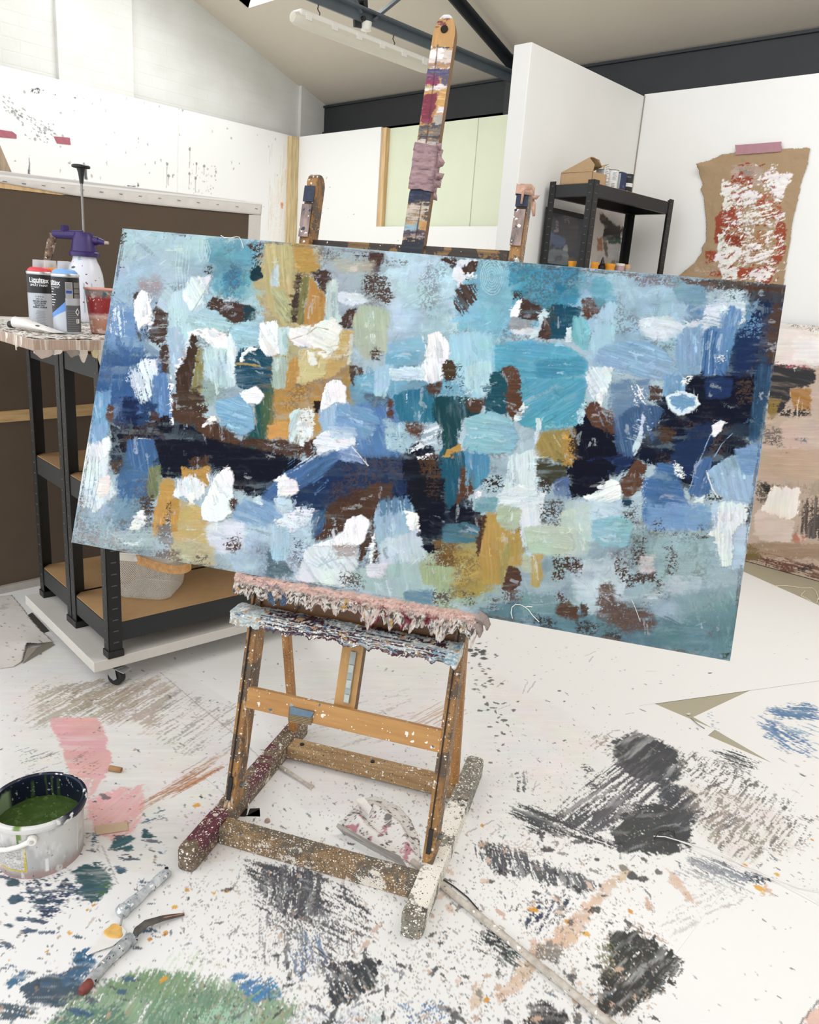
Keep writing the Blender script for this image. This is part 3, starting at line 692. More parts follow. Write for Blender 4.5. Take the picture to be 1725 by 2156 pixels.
# ends of the ledges
for o_, W_ in ((uo, uw), (lo_, lw)):
    for i_, sg in ((0, -1), (-1, 1)):
        ring = W_[i_][:-1]; MB().add(list(ring)+[ring.mean(0)+ee*sg*.006], [(k, (k+1) % len(ring), len(ring)) for k in range(len(ring))]).build('ledge_end_crust', mat('end_crust', '#c9aca2' if o_ is uo else '#cdd0cc', .5, .35, 120), o_, True)
pts = [ew(.562, .23, .628), ew(.576, .226, .624), ew(.586, .224, .614), ew(.585, .223, .602)]
MB().tube(pts, [.014, .012, .007, .002]).tube([ew(.562, .228, .614), ew(.570, .225, .596), ew(.571, .224, .582)], [.012, .008, .002]).build('paint_drip', mat('dried_drip', '#8d7f7a', .4, .3, 90), uo, True)
# ================================================================== THE BIG ABSTRACT ON THE EASEL
CY, CA = radians(29.08), radians(16.99)
cu = np.array([cos(CY), sin(CY), 0]); cn = np.array([-sin(CY), cos(CY), 0]); cvv = cn*sin(CA)+Z*cos(CA); cnn = cn*cos(CA)-Z*sin(CA)   # cnn points into the wall behind
C0 = np.array([-1.147, 1.139, .633])
def oncanvas(x, y): return onp(x, y, C0, cnn)
KTL, KTR, KBR, KBL = [oncanvas(*q) for q in ((258, 481), (1655.5, 600), (1537.5, 1392), (150, 1142))]
CW, CH = np.linalg.norm(KTR-KTL), np.linalg.norm(KTL-KBL)
def uvC(x, y):
    p = oncanvas(x, y)-C0; return float(p@cu), float(p@cvv)
cor = np.array([[(k-C0)@cu, (k-C0)@cvv] for k in (KBL, KBR, KTR, KTL)])
u0_, u1_, v0_, v1_ = cor[:, 0].min(), cor[:, 0].max(), cor[:, 1].min(), cor[:, 1].max()
cs = Surf(u0_, v0_, u1_-u0_, v1_-v0_, .0012, '#b3c8d2', uvC)
BR, NV, WT = '#564039', '#10182c', '#f6f8f8'
def zone(col, f, *pts, **k): cs.patch(list(pts), col, f=f, **{**dict(ra=10, st=.06), **k})
# --- underlying colour fields
zone('#b4d1da', 18, (240, 470), (565, 500), (560, 700), (430, 760), (400, 700), (330, 560), (240, 600))
zone('#a9c3d6', 16, (235, 560), (335, 540), (345, 640), (300, 680), (225, 690))
zone('#6f99c2', 16, (225, 640), (300, 640), (330, 700), (300, 740), (205, 760))
zone('#39659a', 14, (205, 740), (300, 730), (350, 760), (375, 850), (330, 900), (190, 900))
zone('#6aabbd', 16, (430, 500), (565, 510), (545, 590), (510, 640), (450, 620), (440, 560))
zone('#3f92b6', 10, (458, 560), (508, 560), (503, 612), (468, 612))
zone('#c0b183', 10, (560, 505), (685, 515), (665, 570), (640, 760), (600, 820), (560, 760), (552, 650), (530, 600))
zone('#bf9648', 8, (560, 760), (765, 770), (750, 860), (650, 935), (560, 925), (530, 850))
zone('#a8b7c0', 18, (670, 510), (825, 525), (830, 660), (760, 700), (690, 660), (680, 570))
zone('#bdd8e5', 14, (820, 520), (965, 540), (980, 700), (900, 720), (815, 740), (812, 600))
zone('#86c2d5', 12, (960, 540), (1085, 550), (1240, 570), (1225, 720), (1130, 700), (1080, 720), (960, 700))
zone('#3f9cb9', 9, (1080, 545), (1228, 565), (1222, 640), (1150, 680), (1100, 640), (1070, 600))
zone('#a5c6da', 22, (1228, 565), (1400, 580), (1470, 590), (1450, 700), (1420, 760), (1250, 790), (1215, 700))
zone('#5f8fb6', 20, (1440, 640), (1600, 640), (1590, 740), (1450, 800))
zone('#1f355a', 14, (1545, 590), (1665, 600), (1650, 760), (1610, 860), (1570, 930), (1500, 870), (1440, 800), (1540, 740), (1590, 650))
zone('#4c4b50', 10, (1535, 590), (1665, 598), (1655, 640), (1590, 642))
zone('#75aec6', 14, (735, 800), (860, 760), (960, 780), (1000, 830), (920, 880), (740, 900))
zone(NV, 7, (215, 895), (330, 860), (440, 880), (520, 930), (640, 960), (700, 960), (900, 930), (960, 990), (1000, 1080), (950, 1170), (880, 1120), (700, 1080), (560, 1060), (490, 1030), (440, 980), (400, 1010), (340, 1000), (240, 1010))
zone('#22406a', 18, (600, 1000), (700, 950), (830, 930), (880, 1000), (850, 1060), (700, 1090), (590, 1080), a=.8)
zone(NV, 5, (1205, 870), (1260, 900), (1340, 880), (1350, 980), (1300, 1000), (1260, 1065), (1195, 1050), (1200, 960))
zone('#131b34', 9, (1340, 880), (1450, 790), (1595, 840), (1605, 930), (1540, 1000), (1450, 1040), (1390, 985), (1340, 975))
zone('#a7bdc9', 16, (150, 1060), (300, 1000), (310, 1170), (140, 1150))
zone('#4b79a5', 9, (268, 940), (290, 925), (330, 930), (340, 990), (315, 1080), (290, 1115), (250, 1115), (242, 1010))
zone('#7fa0b2', 14, (235, 1050), (310, 1050), (300, 1110), (225, 1120))
zone('#a2b3ba', 12, (140, 1120), (560, 1190), (560, 1225), (140, 1160))
zone('#b6cddd', 8, (490, 1080), (660, 1070), (655, 1210), (500, 1210), (470, 1150))
zone('#a8b99c', 12, (835, 1140), (960, 1130), (1100, 1180), (1095, 1270), (960, 1290), (830, 1260))
zone('#b69d52', 8, (1010, 1080), (1100, 1110), (1105, 1190), (1060, 1245), (960, 1265), (930, 1160))
zone('#9fb7bf', 22, (1225, 1130), (1600, 1070), (1555, 1400), (1000, 1300), (1050, 1210), (1200, 1150))
zone('#668c95', 22, (1060, 1255), (1400, 1300), (1580, 1270), (1550, 1405), (1000, 1310))
zone('#c6d4dc', 14, (1200, 1170), (1330, 1180), (1300, 1300), (1210, 1290))
cs.restroke(2600, .028, .0055, 3, .09)
gu_, gv_ = np.meshgrid(cs.u0+np.arange(cs.nx)*cs.res, cs.v0+np.arange(cs.ny)*cs.res)
gm = sstep(.52, .70, fbm(gu_/.07, gv_/.06, 501))*sstep(.46, .56, .55*vn(gu_/.0036, gv_/.0032, 503)+.45*vn(gu_/.0018, gv_/.0016, 505))*.50
cs.c = cs.c*(1-gm[..., None])+lin('#6a5348')*gm[..., None]
gm = sstep(.50, .72, fbm(gu_/.10, gv_/.05, 511))*.30; cs.c = cs.c*(1-gm[..., None])+lin('#4f6a80')*gm[..., None]
rs = np.random.default_rng(77)
def P(pts, col, f=2, **k):
    cs.patch(pts, col, f=f, **k)
    q = np.array(pts, float); m = q.mean(0); ext = q.max(0)-q.min(0); area_ = ext[0]*ext[1]
    if area_ < 500 or k.get('dry', 0) > .3: return
    an = k.get('ang', 0) or rs.choice([0, 85, 95, 20]); base = lin(col); lum = base.mean()
    for i in range(int(min(9, 1+area_/700))):
        c0_ = m+(rs.random(2)-.5)*ext*.62; L = min(ext.max()*.45, 10+34*rs.random()); W = 2.5+6*rs.random(); t_ = radians(an+rs.normal()*14)
        ax_ = np.array([cos(t_), sin(t_)])*L/2; nx_ = np.array([-sin(t_), cos(t_)])*W/2
        j = rs.normal()*.16; c1 = np.clip(base*(1+j)+(.10*max(j, 0)), 0, 1)
        if lum > .6: c1 = c1*np.array([.90, .95, 1.0])*(.86+.14*rs.random())
        elif rs.random() < .25: c1 = c1*.6+.4*np.array([.72, .80, .86])
        bow = nx_*rs.normal()*1.2
        cs.patch([tuple(c0_-ax_-nx_), tuple(c0_+bow-nx_), tuple(c0_+ax_-nx_), tuple(c0_+ax_+nx_), tuple(c0_+bow+nx_), tuple(c0_-ax_+nx_)], c1, f=1.0, ra=2, dry=.18+.25*rs.random(), ang=an+.01, st=.2, h=k.get('h', 0)*.9+.25, sl=40, gw=1.4, a=.8)
# --- upper left
P([(255, 486), (266, 490), (258, 515), (250, 512)], BR, 3, dry=.3)
for x, y, a_, b_ in ((335, 496, 15, 10), (394, 498, 12, 6), (252, 562, 7, 16), (240, 615, 5, 22)):
    P([(x-a_, y-b_), (x+a_, y-b_), (x+a_, y+b_), (x-a_, y+b_)], '#5c544f', 6, dry=.55)
P([(290, 588), (335, 583), (345, 625), (310, 632), (288, 612)], '#a89ea1', 7, dry=.25)
P([(344, 522), (385, 525), (390, 535), (350, 528)], '#c8dcdc', 1, h=.6)
for k in range(5): cs.line([(375+k*7, 515+k), (370+k*6.5, 560+k*3), (374+k*6, 610)], '#cfe2e4', 1.6, .7, .5)
for k in range(3): cs.line([(420+k*9, 505), (417+k*8, 535), (424+k*7, 552), (434+k*5, 530), (430+k*4, 508)], '#c5dfdf', 2.0, .7, .6)
P([(281, 616), (291, 614), (290, 634), (279, 640)], BR, 3, dry=.1)
P([(325, 636), (352, 632), (355, 700), (345, 720), (332, 726), (316, 712), (324, 680)], BR, 2, ra=5, dry=.08)
P([(335, 728), (352, 720), (356, 790), (338, 790)], BR, 3, dry=.1)
P([(285, 680), (320, 672), (330, 705), (300, 722), (286, 710)], '#5d534a', 3, dry=.5, ang=70)
P([(298, 612), (312, 620), (319, 650), (316, 680), (292, 700), (279, 664), (288, 632)], WT, 1.5, h=1.4, ang=80, st=.05)
P([(312, 666), (326, 660), (322, 690), (310, 700)], WT, 1.5, dry=.3, h=1)
P([(345, 610), (362, 605), (368, 640), (352, 660), (328, 642)], '#bcd3dc', 4, ang=40, h=.6)
P([(360, 620), (400, 598), (432, 640), (425, 700), (400, 722), (386, 765), (366, 745), (352, 690)], '#c3dfe2', 5, ang=85, st=.08, h=.8)
P([(400, 582), (447, 580), (442, 612), (420, 644), (402, 658), (384, 622)], '#e6eef0', 4, ang=60, h=1.2)
cs.line([(444, 592), (420, 635), (404, 660)], '#9fb9b9', 2.2, .7, -.6)
P([(428, 563), (448, 562), (446, 578), (428, 580)], BR, 3, dry=.35)
P([(352, 690), (378, 688), (396, 720), (388, 770), (373, 792), (357, 760)], '#aec8dc', 4, ang=80)
P([(372, 770), (392, 725), (402, 708), (398, 740), (385, 775), (370, 792)], WT, 2, dry=.15, h=1)
P([(437, 635), (455, 621), (480, 640), (510, 640), (532, 645), (526, 668), (500, 682), (470, 672), (450, 652), (434, 646)], BR, 1.5, dry=.08)
P([(515, 645), (540, 648), (536, 672), (515, 680)], '#1b4b55', 2, dry=.1)
P([(400, 655), (455, 652), (492, 680), (480, 700), (410, 700), (390, 680)], '#afd3d9', 3, ang=12, st=.18, h=.9)
P([(484, 684), (545, 676), (556, 727), (486, 738)], '#a3cede', 3, ang=12, st=.22, h=1.0)
P([(395, 700), (440, 688), (482, 706), (484, 742), (462, 772), (440, 764), (450, 732), (420, 706), (398, 712)], WT, 3, ang=30, st=.1, h=1.5)
P([(404, 704), (416, 709), (411, 770), (396, 834), (372, 834), (370, 800), (390, 750)], '#503b30', 1.5)
P([(415, 728), (431, 734), (429, 800), (416, 852), (400, 852), (407, 780)], '#989050', 3, dry=.18, ang=95)
P([(430, 730), (480, 734), (502, 760), (498, 812), (470, 822), (428, 792)], '#c4dedf', 3, ang=85, st=.14, h=1.0)
P([(480, 690), (500, 730), (494, 800), (478, 790)], '#eaf2f2', 3, ang=80, h=1.2)
# --- teal hole with the ochre line
P([(505, 735), (550, 728), (582, 760), (577, 832), (540, 834), (498, 812), (496, 760)], '#15566b', 2)
P([(535, 830), (577, 828), (560, 925), (530, 955), (512, 930), (538, 890)], '#1f5c5a', 5, ang=80)
P([(550, 830), (580, 800), (575, 930), (548, 930)], '#5b7350', 8, ang=85, a=.75)
cs.line([(497, 766), (520, 766), (548, 771)], '#b59b60', 4, .95)
P([(505, 742), (530, 728), (545, 735), (520, 748), (508, 760)], WT, 1.5, h=1.2)
# --- ochre column and neighbours
P([(520, 510), (556, 514), (553, 552), (540, 588), (526, 584), (534, 540)], BR, 4, dry=.38)
P([(526, 572), (546, 558), (556, 582), (540, 594), (524, 592)], '#15424e', 2)
P([(556, 510), (618, 514), (620, 640), (602, 692), (560, 640), (556, 560)], '#c6b985', 4, ang=84, st=.18, h=.7)
P([(575, 556), (590, 556), (586, 604), (570, 606)], '#c9d6dc', 3, ang=85)
P([(573, 600), (600, 614), (624, 660), (613, 684), (590, 672), (578, 640)], '#b5b48b', 2.5, ang=52, st=.25, h=1.0)
P([(618, 508), (656, 516), (672, 560), (662, 574), (622, 566)], '#bf9d4e', 5, dry=.06)
P([(622, 578), (637, 580), (626, 682), (612, 678)], '#4f4136', 2, dry=.12)
P([(636, 580), (653, 582), (641, 684), (624, 682)], '#868050', 2, ang=95)
P([(652, 582), (672, 605), (692, 630), (684, 682), (660, 688), (639, 684)], '#be9247', 2, ang=95, st=.08)
P([(653, 570), (690, 567), (703, 592), (687, 616), (672, 606)], BR, 2.5, dry=.12)
P([(665, 522), (722, 526), (718, 548), (680, 552)], '#7f7b7b', 7, dry=.42)
P([(688, 522), (727, 528), (720, 545), (690, 545)], BR, 4, dry=.52)
P([(744, 528), (782, 532), (775, 552), (744, 548)], BR, 4, dry=.48)
P([(778, 528), (810, 533), (802, 572), (790, 578), (774, 560)], BR, 4)
P([(800, 545), (862, 545), (860, 560), (805, 562)], '#8d8b8d', 7, dry=.42)
P([(768, 570), (816, 580), (828, 622), (822, 644), (790, 634), (762, 610)], '#5f4b44', 6, dry=.36)
P([(702, 545), (790, 548), (785, 575), (710, 575)], '#b5b3a4', 9, dry=.2)
P([(688, 590), (712, 588), (714, 660), (735, 690), (700, 700), (684, 660)], '#c8d7d7', 4, ang=88, h=.6)
P([(714, 614), (760, 618), (782, 636), (740, 645), (712, 636)], '#d6e1ea', 4, ang=5, h=.8)
P([(730, 650), (756, 646), (742, 682), (736, 692), (716, 686), (720, 666)], BR, 1.5, dry=.08)
P([(742, 660), (752, 655), (755, 680), (742, 690)], '#c4a468', 2)
P([(758, 640), (824, 650), (814, 742), (770, 762), (742, 720), (744, 672)], '#b5c0ab', 7, ang=85, st=.1)
P([(608, 690), (660, 684), (690, 672), (705, 668), (720, 690), (737, 712), (732, 748), (700, 767), (680, 772), (668, 740), (620, 727), (606, 706)], '#f1f0ea', 2, ang=25, st=.09, h=1.6)
P([(548, 680), (586, 674), (592, 746), (560, 752), (546, 722)], WT, 2.5, ang=60, h=1.4)
P([(586, 690), (609, 688), (609, 748), (588, 750)], '#c9dfe0', 2, ang=86, h=.7)
P([(718, 694), (746, 698), (736, 762), (700, 794), (625, 804), (640, 745), (680, 760), (712, 735)], '#c9ad6b', 2.5, st=.08)
P([(628, 738), (660, 732), (690, 765), (686, 790), (640, 812), (622, 806)], '#d3c491', 2.5, h=.8)
P([(650, 745), (664, 742), (668, 770), (656, 770)], '#e9e6dd', 1.5, h=1.2)
P([(738, 700), (744, 700), (742, 760), (730, 770)], '#cfd2c0', 2, h=.6)
cs.line([(612, 716), (645, 706), (668, 690), (692, 694)], '#bfb7a0', 2.4, .8, -.8)
P([(735, 768), (766, 774), (762, 802), (742, 814), (737, 790)], '#5a4840', 2)
P([(780, 735), (804, 732), (802, 760), (782, 762)], BR, 3, dry=.25)
P([(814, 722), (895, 704), (898, 762), (814, 772)], '#8fbdd2', 7, ang=3, st=.08)
P([(812, 742), (884, 738), (886, 768), (810, 768)], '#7db3ca', 4, ang=3)
P([(590, 750), (614, 748), (612, 768), (590, 768)], BR, 3, dry=.48)
P([(608, 756), (626, 750), (632, 792), (600, 834), (594, 800)], '#c1964c', 2.5)
P([(572, 750), (608, 752), (600, 818), (572, 818)], '#aebfb2', 3, ang=86, st=.2)
# --- upper centre: brown marks on pale blue
P([(924, 541), (970, 546), (962, 564), (944, 560)], BR, 1.5)
P([(964, 548), (1006, 549), (996, 578), (968, 604), (954, 584)], '#e3ecf0', 1.5, h=.8)
P([(975, 563), (1006, 549), (1001, 570), (980, 577)], BR, 1.5, dry=.06)
P([(980, 576), (1000, 574), (998, 596), (978, 596)], BR, 2, dry=.5)
P([(965, 603), (1002, 597), (1006, 632), (985, 648), (970, 668), (956, 662), (959, 622)], BR, 2, dry=.32, ang=60)
for k in range(6): 
    rr = .25+.15*k; cs.line([(1036+24*rr*cos(t_), 583+38*rr*sin(t_)) for t_ in np.linspace(0, 6.0, 26)], '#bfe0ea', 1.6, .7, .4)
P([(1165, 592), (1196, 606), (1178, 622)], '#1f7d9c', 5)
P([(1080, 614), (1099, 614), (1097, 632), (1080, 632)], '#4a463f', 3, dry=.3)
P([(1100, 630), (1132, 638), (1146, 655), (1132, 677), (1086, 666)], BR, 2.5, dry=.05)
P([(1090, 634), (1101, 629), (1089, 670), (1073, 668)], WT, 1.2, h=1)
P([(1071, 668), (1130, 674), (1112, 702), (1071, 696)], '#a6a5a5', 2.5, dry=.1)
P([(1070, 694), (1128, 690), (1130, 704), (1090, 708)], '#e2e7ea', 3)
P([(1145, 655), (1160, 651), (1138, 707), (1116, 714)], '#d3e5ec', 1.5, h=.8)
P([(1150, 668), (1164, 668), (1163, 714), (1132, 713)], BR, 1.5, dry=.05)
P([(1162, 640), (1226, 644), (1216, 692), (1192, 714), (1158, 713), (1160, 670)], '#14566e', 2)
P([(1152, 650), (1172, 642), (1176, 676), (1152, 682)], '#41565a', 2.5, dry=.3)
P([(1225, 628), (1276, 627), (1272, 650), (1240, 674), (1223, 668)], '#6b4a3c', 3, dry=.04)
P([(1192, 690), (1206, 687), (1206, 722), (1188, 720)], '#d8eaef', 1.2, h=1)
P([(1206, 664), (1242, 672), (1242, 742), (1200, 722)], '#7abecd', 3, ang=80)
P([(1030, 722), (1130, 716), (1190, 724), (1242, 760), (1228, 832), (1150, 802), (1090, 802), (1042, 792), (1028, 755)], '#5aafc7', 5, ang=4, st=.12, h=.4)
P([(1120, 760), (1235, 750), (1232, 790), (1130, 800)], '#4399b5', 8, ang=4, st=.15)
P([(945, 700), (1042, 700), (1042, 800), (1002, 862), (980, 822), (935, 792)], '#a9d5e3', 7, ang=84, st=.07)
P([(900, 704), (926, 699), (947, 720), (947, 760), (932, 802), (905, 812), (884, 792), (894, 750)], WT, 2.5, ang=82, h=1.3, st=.07)
P([(935, 756), (957, 756), (960, 792), (940, 802), (931, 776)], '#55432f', 1.5, dry=.1)
P([(932, 790), (962, 795), (955, 826), (935, 815)], '#4a3d33', 3, dry=.45)
P([(960, 762), (978, 760), (976, 812), (960, 812)], '#52717a', 3, dry=.4)
P([(975, 770), (1037, 758), (1037, 822), (1014, 838), (980, 812)], '#bbdde7', 3, ang=88, st=.1, h=.6)
P([(1033, 790), (1056, 778), (1072, 800), (1072, 872), (1030, 872), (1018, 850), (1033, 822)], '#165a69', 1.5)
P([(1055, 773), (1076, 768), (1097, 790), (1102, 842), (1086, 884), (1070, 872), (1070, 810)], '#6d4a3a', 2.5, dry=.06)
P([(1085, 780), (1106, 800), (1106, 850), (1092, 850)], '#7f99a2', 3, dry=.45)
# --- upper right
zone('#62adbf', 12, (1212, 568), (1282, 588), (1302, 640), (1260, 652), (1236, 604), a=.8)
zone('#add3e1', 9, (1275, 634), (1302, 640), (1292, 732), (1238, 742), (1250, 680), ang=85)
zone('#7ca5b8', 10, (1410, 586), (1502, 592), (1490, 642), (1430, 640))
P([(1318, 576), (1400, 582), (1445, 588), (1425, 604), (1350, 600)], '#8a7f80', 5, dry=.36)
P([(1430, 584), (1655, 600), (1652, 616), (1560, 608), (1450, 600)], '#6b584e', 2.5, dry=.22)
P([(1548, 600), (1655, 604), (1652, 618), (1580, 612)], '#5d4439', 3)
P([(1500, 588), (1574, 604), (1562, 638), (1515, 622)], '#4a4d4e', 3, dry=.44)
P([(1488, 640), (1572, 633), (1570, 680), (1530, 692), (1476, 680)], '#e3ecf2', 4, ang=8, st=.12, h=1.3)
P([(1520, 612), (1570, 612), (1560, 640), (1490, 650)], '#cadae6', 4, dry=.35)
P([(1344, 672), (1420, 663), (1442, 690), (1400, 722), (1346, 702)], '#dee8ef', 9, ang=8)
P([(1420, 690), (1475, 672), (1500, 690), (1468, 712)], '#d7e3ec', 4, ang=20, h=.8)
P([(1268, 726), (1360, 714), (1402, 740), (1442, 792), (1380, 802), (1300, 782), (1246, 762)], '#92b6d4', 4, ang=16, st=.2, h=1.1)
P([(1438, 690), (1480, 680), (1479, 788), (1428, 792), (1418, 740)], '#8db2d2', 3, ang=86, st=.12, h=.9)
P([(1480, 690), (1545, 698), (1532, 792), (1478, 792)], '#527fb1', 6, ang=86, st=.15, h=.5)
P([(1535, 640), (1565, 650), (1545, 730), (1520, 760), (1500, 720)], '#6b97c2', 4, ang=100, st=.15, h=.8)
for k in range(4): cs.line([(1482+k*9, 690+k*3), (1480+k*7, 740), (1474+k*9, 786)], '#2f5688' if k % 2 else '#bcd3e5', 2, .7, .3)
for k in range(3): cs.line([(1470, 662+k*8), (1500, 668+k*7), (1534, 676+k*8)], '#8ea3b5', 2, .6, -.6)
zone('#1d3a66', 10, (1545, 700), (1604, 660), (1594, 762), (1540, 802))
P([(1500, 740), (1536, 730), (1530, 776), (1505, 780)], WT, 3, dry=.6)
P([(1560, 650), (1615, 660), (1600, 720), (1555, 710)], '#6f9ac3', 6, dry=.5)
P([(1436, 790), (1490, 794), (1602, 788), (1592, 882), (1530, 902), (1440, 884), (1440, 850), (1470, 850)], '#121a32', 5)
P([(1484, 795), (1545, 792), (1540, 838), (1486, 842)], '#233f6c', 6)
P([(1548, 800), (1594, 796), (1590, 852), (1552, 852)], '#58453a', 6, dry=.42)
P([(1594, 768), (1628, 770), (1604, 925), (1576, 930), (1585, 840)], '#315a7c', 7, ang=95, st=.15)
P([(1624, 640), (1648, 640), (1638, 770), (1614, 765)], '#5d473c', 4, dry=.2)
# --- white drop and blue flower
P([(1236, 770), (1292, 774), (1287, 802), (1266, 856), (1248, 842), (1233, 802)], '#dfebf1', 2.5, ang=60, h=1.2)
P([(1255, 830), (1275, 815), (1264, 862)], WT, 1.5, h=1)
zone('#6f8eae', 12, (1288, 800), (1372, 800), (1372, 872), (1300, 925), (1278, 862))
P([(1320, 804), (1368, 808), (1366, 865), (1325, 860)], WT, 6, dry=.56, ang=60)
P([(1366, 812), (1398, 818), (1392, 842), (1360, 843)], '#5b4740', 2, dry=.1)
P([(1398, 788), (1442, 793), (1442, 832), (1420, 852), (1396, 830)], '#7facce', 2, ang=100, st=.2, h=1.2)
P([(1402, 834), (1440, 824), (1467, 834), (1477, 851), (1462, 867), (1430, 877), (1410, 864)], '#e4eef3', 1.3, h=1.6, ra=2)
P([(1408, 838), (1440, 831), (1462, 840), (1468, 851), (1456, 860), (1430, 868), (1416, 858)], '#78a7c7', 2, ang=15, st=.2, h=1.0)
P([(1436, 792), (1460, 792), (1450, 806), (1437, 815)], WT, 2, dry=.3, h=.8)
# --- brown and navy at right of centre
P([(1226, 844), (1258, 842), (1274, 872), (1302, 880), (1304, 912), (1250, 922), (1222, 902)], '#694837', 2)
P([(1250, 860), (1300, 840), (1300, 890), (1270, 900)], '#8b8c9a', 5, dry=.55, ang=70)
P([(1224, 864), (1246, 890), (1262, 932), (1208, 945), (1214, 900)], NV, 1.2, ra=2)
P([(1212, 912), (1240, 895), (1282, 910), (1304, 962), (1240, 972), (1206, 952)], NV, 1.2, ra=2)
P([(1228, 970), (1324, 955), (1340, 970), (1302, 1002), (1240, 1012)], '#1e365f', 5, ang=-15)
P([(1288, 882), (1345, 848), (1402, 860), (1382, 892), (1352, 922), (1332, 964), (1298, 952)], '#456890', 5, ang=80, st=.2, h=.4)
P([(1358, 885), (1400, 870), (1398, 895), (1370, 910)], '#b5c9dc', 3, dry=.55, ang=140)
P([(1353, 872), (1359, 880), (1349, 940), (1336, 964), (1330, 946), (1345, 910)], '#cbdeee', 1.2, h=1.2, ra=2)
P([(1345, 968), (1367, 985), (1352, 1030), (1310, 1052), (1304, 1012)], '#694a38', 2, dry=.05)
P([(1384, 896), (1424, 895), (1418, 930), (1392, 938)], '#55402f', 4, dry=.28)
zone('#203b63', 8, (1418, 925), (1470, 890), (1524, 880), (1484, 962), (1452, 1012), (1428, 1002), (1412, 960))
P([(1498, 916), (1500, 896), (1518, 885), (1531, 886), (1523, 901), (1506, 919)], WT, 1.0, h=1.4, ra=1.5)
cs.line([(1497, 914), (1480, 955), (1466, 985), (1452, 1030)], '#a9c4de', 2, .8, .5)
cs.line([(1543, 913), (1520, 935), (1505, 962)], '#a9c4de', 1.8, .8, .5)
P([(1448, 1035), (1478, 965), (1500, 962), (1490, 1002), (1502, 1030), (1470, 1055)], '#4d76a4', 3, ang=110, st=.15)
P([(1384, 974), (1430, 978), (1438, 1030), (1452, 1060), (1440, 1105), (1352, 1105), (1352, 1010), (1376, 1000)], '#4a77aa', 4, ang=8, st=.2, h=.5)
zone('#7fa6cb', 9, (1348, 1055), (1500, 1062), (1502, 1115), (1360, 1120), ang=4)
P([(1418, 975), (1438, 985), (1440, 1010), (1430, 1000)], WT, 1.5, dry=.3, h=.8)
P([(1345, 1000), (1362, 995), (1362, 1060), (1346, 1070)], '#c1d3e2', 3, dry=.5)
P([(1488, 992), (1545, 955), (1606, 950), (1596, 1062), (1530, 1052), (1500, 1032)], '#a2c0da', 2.5, ang=75, st=.14, h=.9)
P([(1545, 945), (1606, 930), (1600, 1000), (1560, 1000)], '#7ba3c8', 5, ang=5, st=.15)
cs.line([(1488, 992), (1500, 1030), (1515, 1050)], WT, 3, .9, .8)
P([(1460, 1046), (1486, 1043), (1482, 1060), (1460, 1062)], WT, 2, h=.8)
P([(1486, 1040), (1520, 1042), (1514, 1070), (1490, 1066)], '#4b423c', 3, dry=.42)
zone('#c0d4e4', 8, (1500, 1050), (1590, 1060), (1575, 1200), (1530, 1200), (1500, 1110))
P([(1515, 1055), (1577, 1060), (1572, 1102), (1545, 1122), (1542, 1192), (1518, 1194), (1504, 1132), (1490, 1126), (1510, 1100)], '#e6edec', 2, ang=88, st=.07, h=1.8)
P([(1574, 1060), (1585, 1060), (1580, 1105), (1570, 1100)], BR, 3, dry=.35)
# --- lower right
P([(1228, 1042), (1245, 1022), (1290, 1008), (1307, 1016), (1310, 1052), (1280, 1062), (1232, 1052)], WT, 1.2, ang=-20, h=1.6, ra=2, st=.05)
P([(1208, 1055), (1312, 1050), (1314, 1092), (1300, 1132), (1236, 1142), (1206, 1100)], '#c4d9e5', 4, ang=20, st=.12, h=.7)
P([(1244, 1096), (1310, 1084), (1334, 1100), (1322, 1152), (1268, 1152), (1246, 1132)], '#90c0cd', 5, ang=4, st=.12, h=.5)
P([(1308, 1060), (1348, 1056), (1346, 1106), (1314, 1100)], '#4f4a4a', 5, dry=.45)
P([(1310, 1050), (1332, 1048), (1330, 1064), (1312, 1066)], '#23485c', 3)
P([(1178, 1075), (1216, 1070), (1214, 1172), (1172, 1172)], '#c3d0c4', 5, ang=8, st=.1)
for q in (((1368, 1088), (1402, 1088), (1400, 1128), (1372, 1122)), ((1410, 1116), (1454, 1120), (1448, 1142), (1412, 1140)), ((1458, 1108), (1494, 1110), (1490, 1138), (1460, 1138))):
    P(list(q), '#5a5450', 5, dry=.57)
P([(1333, 1130), (1364, 1132), (1360, 1196), (1330, 1190)], '#55463f', 4, dry=.42)
P([(1296, 1160), (1314, 1175), (1330, 1210), (1372, 1190), (1386, 1200), (1376, 1228), (1320, 1238), (1296, 1212)], '#5b4a43', 3, dry=.38)
P([(1346, 1170), (1380, 1165), (1378, 1205), (1350, 1205)], '#c9c6c4', 6, dry=.2)
P([(1390, 1145), (1426, 1150), (1434, 1195), (1412, 1222), (1394, 1190), (1400, 1170)], '#5e534c', 4, dry=.45)
P([(1384, 1215), (1398, 1215), (1392, 1250), (1376, 1255)], '#5a4f49', 4, dry=.42)
zone('#c0ccd5', 14, (1395, 1210), (1480, 1215), (1470, 1252), (1390, 1245), a=.8)
P([(1266, 1230), (1292, 1225), (1304, 1302), (1256, 1300)], '#6f5e56', 5, dry=.22)
P([(1286, 1258), (1376, 1290), (1382, 1322), (1320, 1328), (1278, 1310)], '#6c5851', 7, dry=.2)
P([(1350, 1240), (1400, 1245), (1390, 1270), (1350, 1275)], '#a9b9bf', 8, dry=.3)
P([(1212, 1300), (1262, 1310), (1258, 1338), (1215, 1330)], '#4d4541', 5, dry=.35)
P([(1268, 1328), (1312, 1335), (1312, 1356), (1268, 1350)], '#4d4541', 5, dry=.35)
P([(1178, 1260), (1220, 1277), (1214, 1308), (1168, 1292)], '#614738', 3, dry=.08)
P([(1225, 1275), (1238, 1278), (1234, 1300), (1222, 1298)], '#57463d', 2, dry=.2)
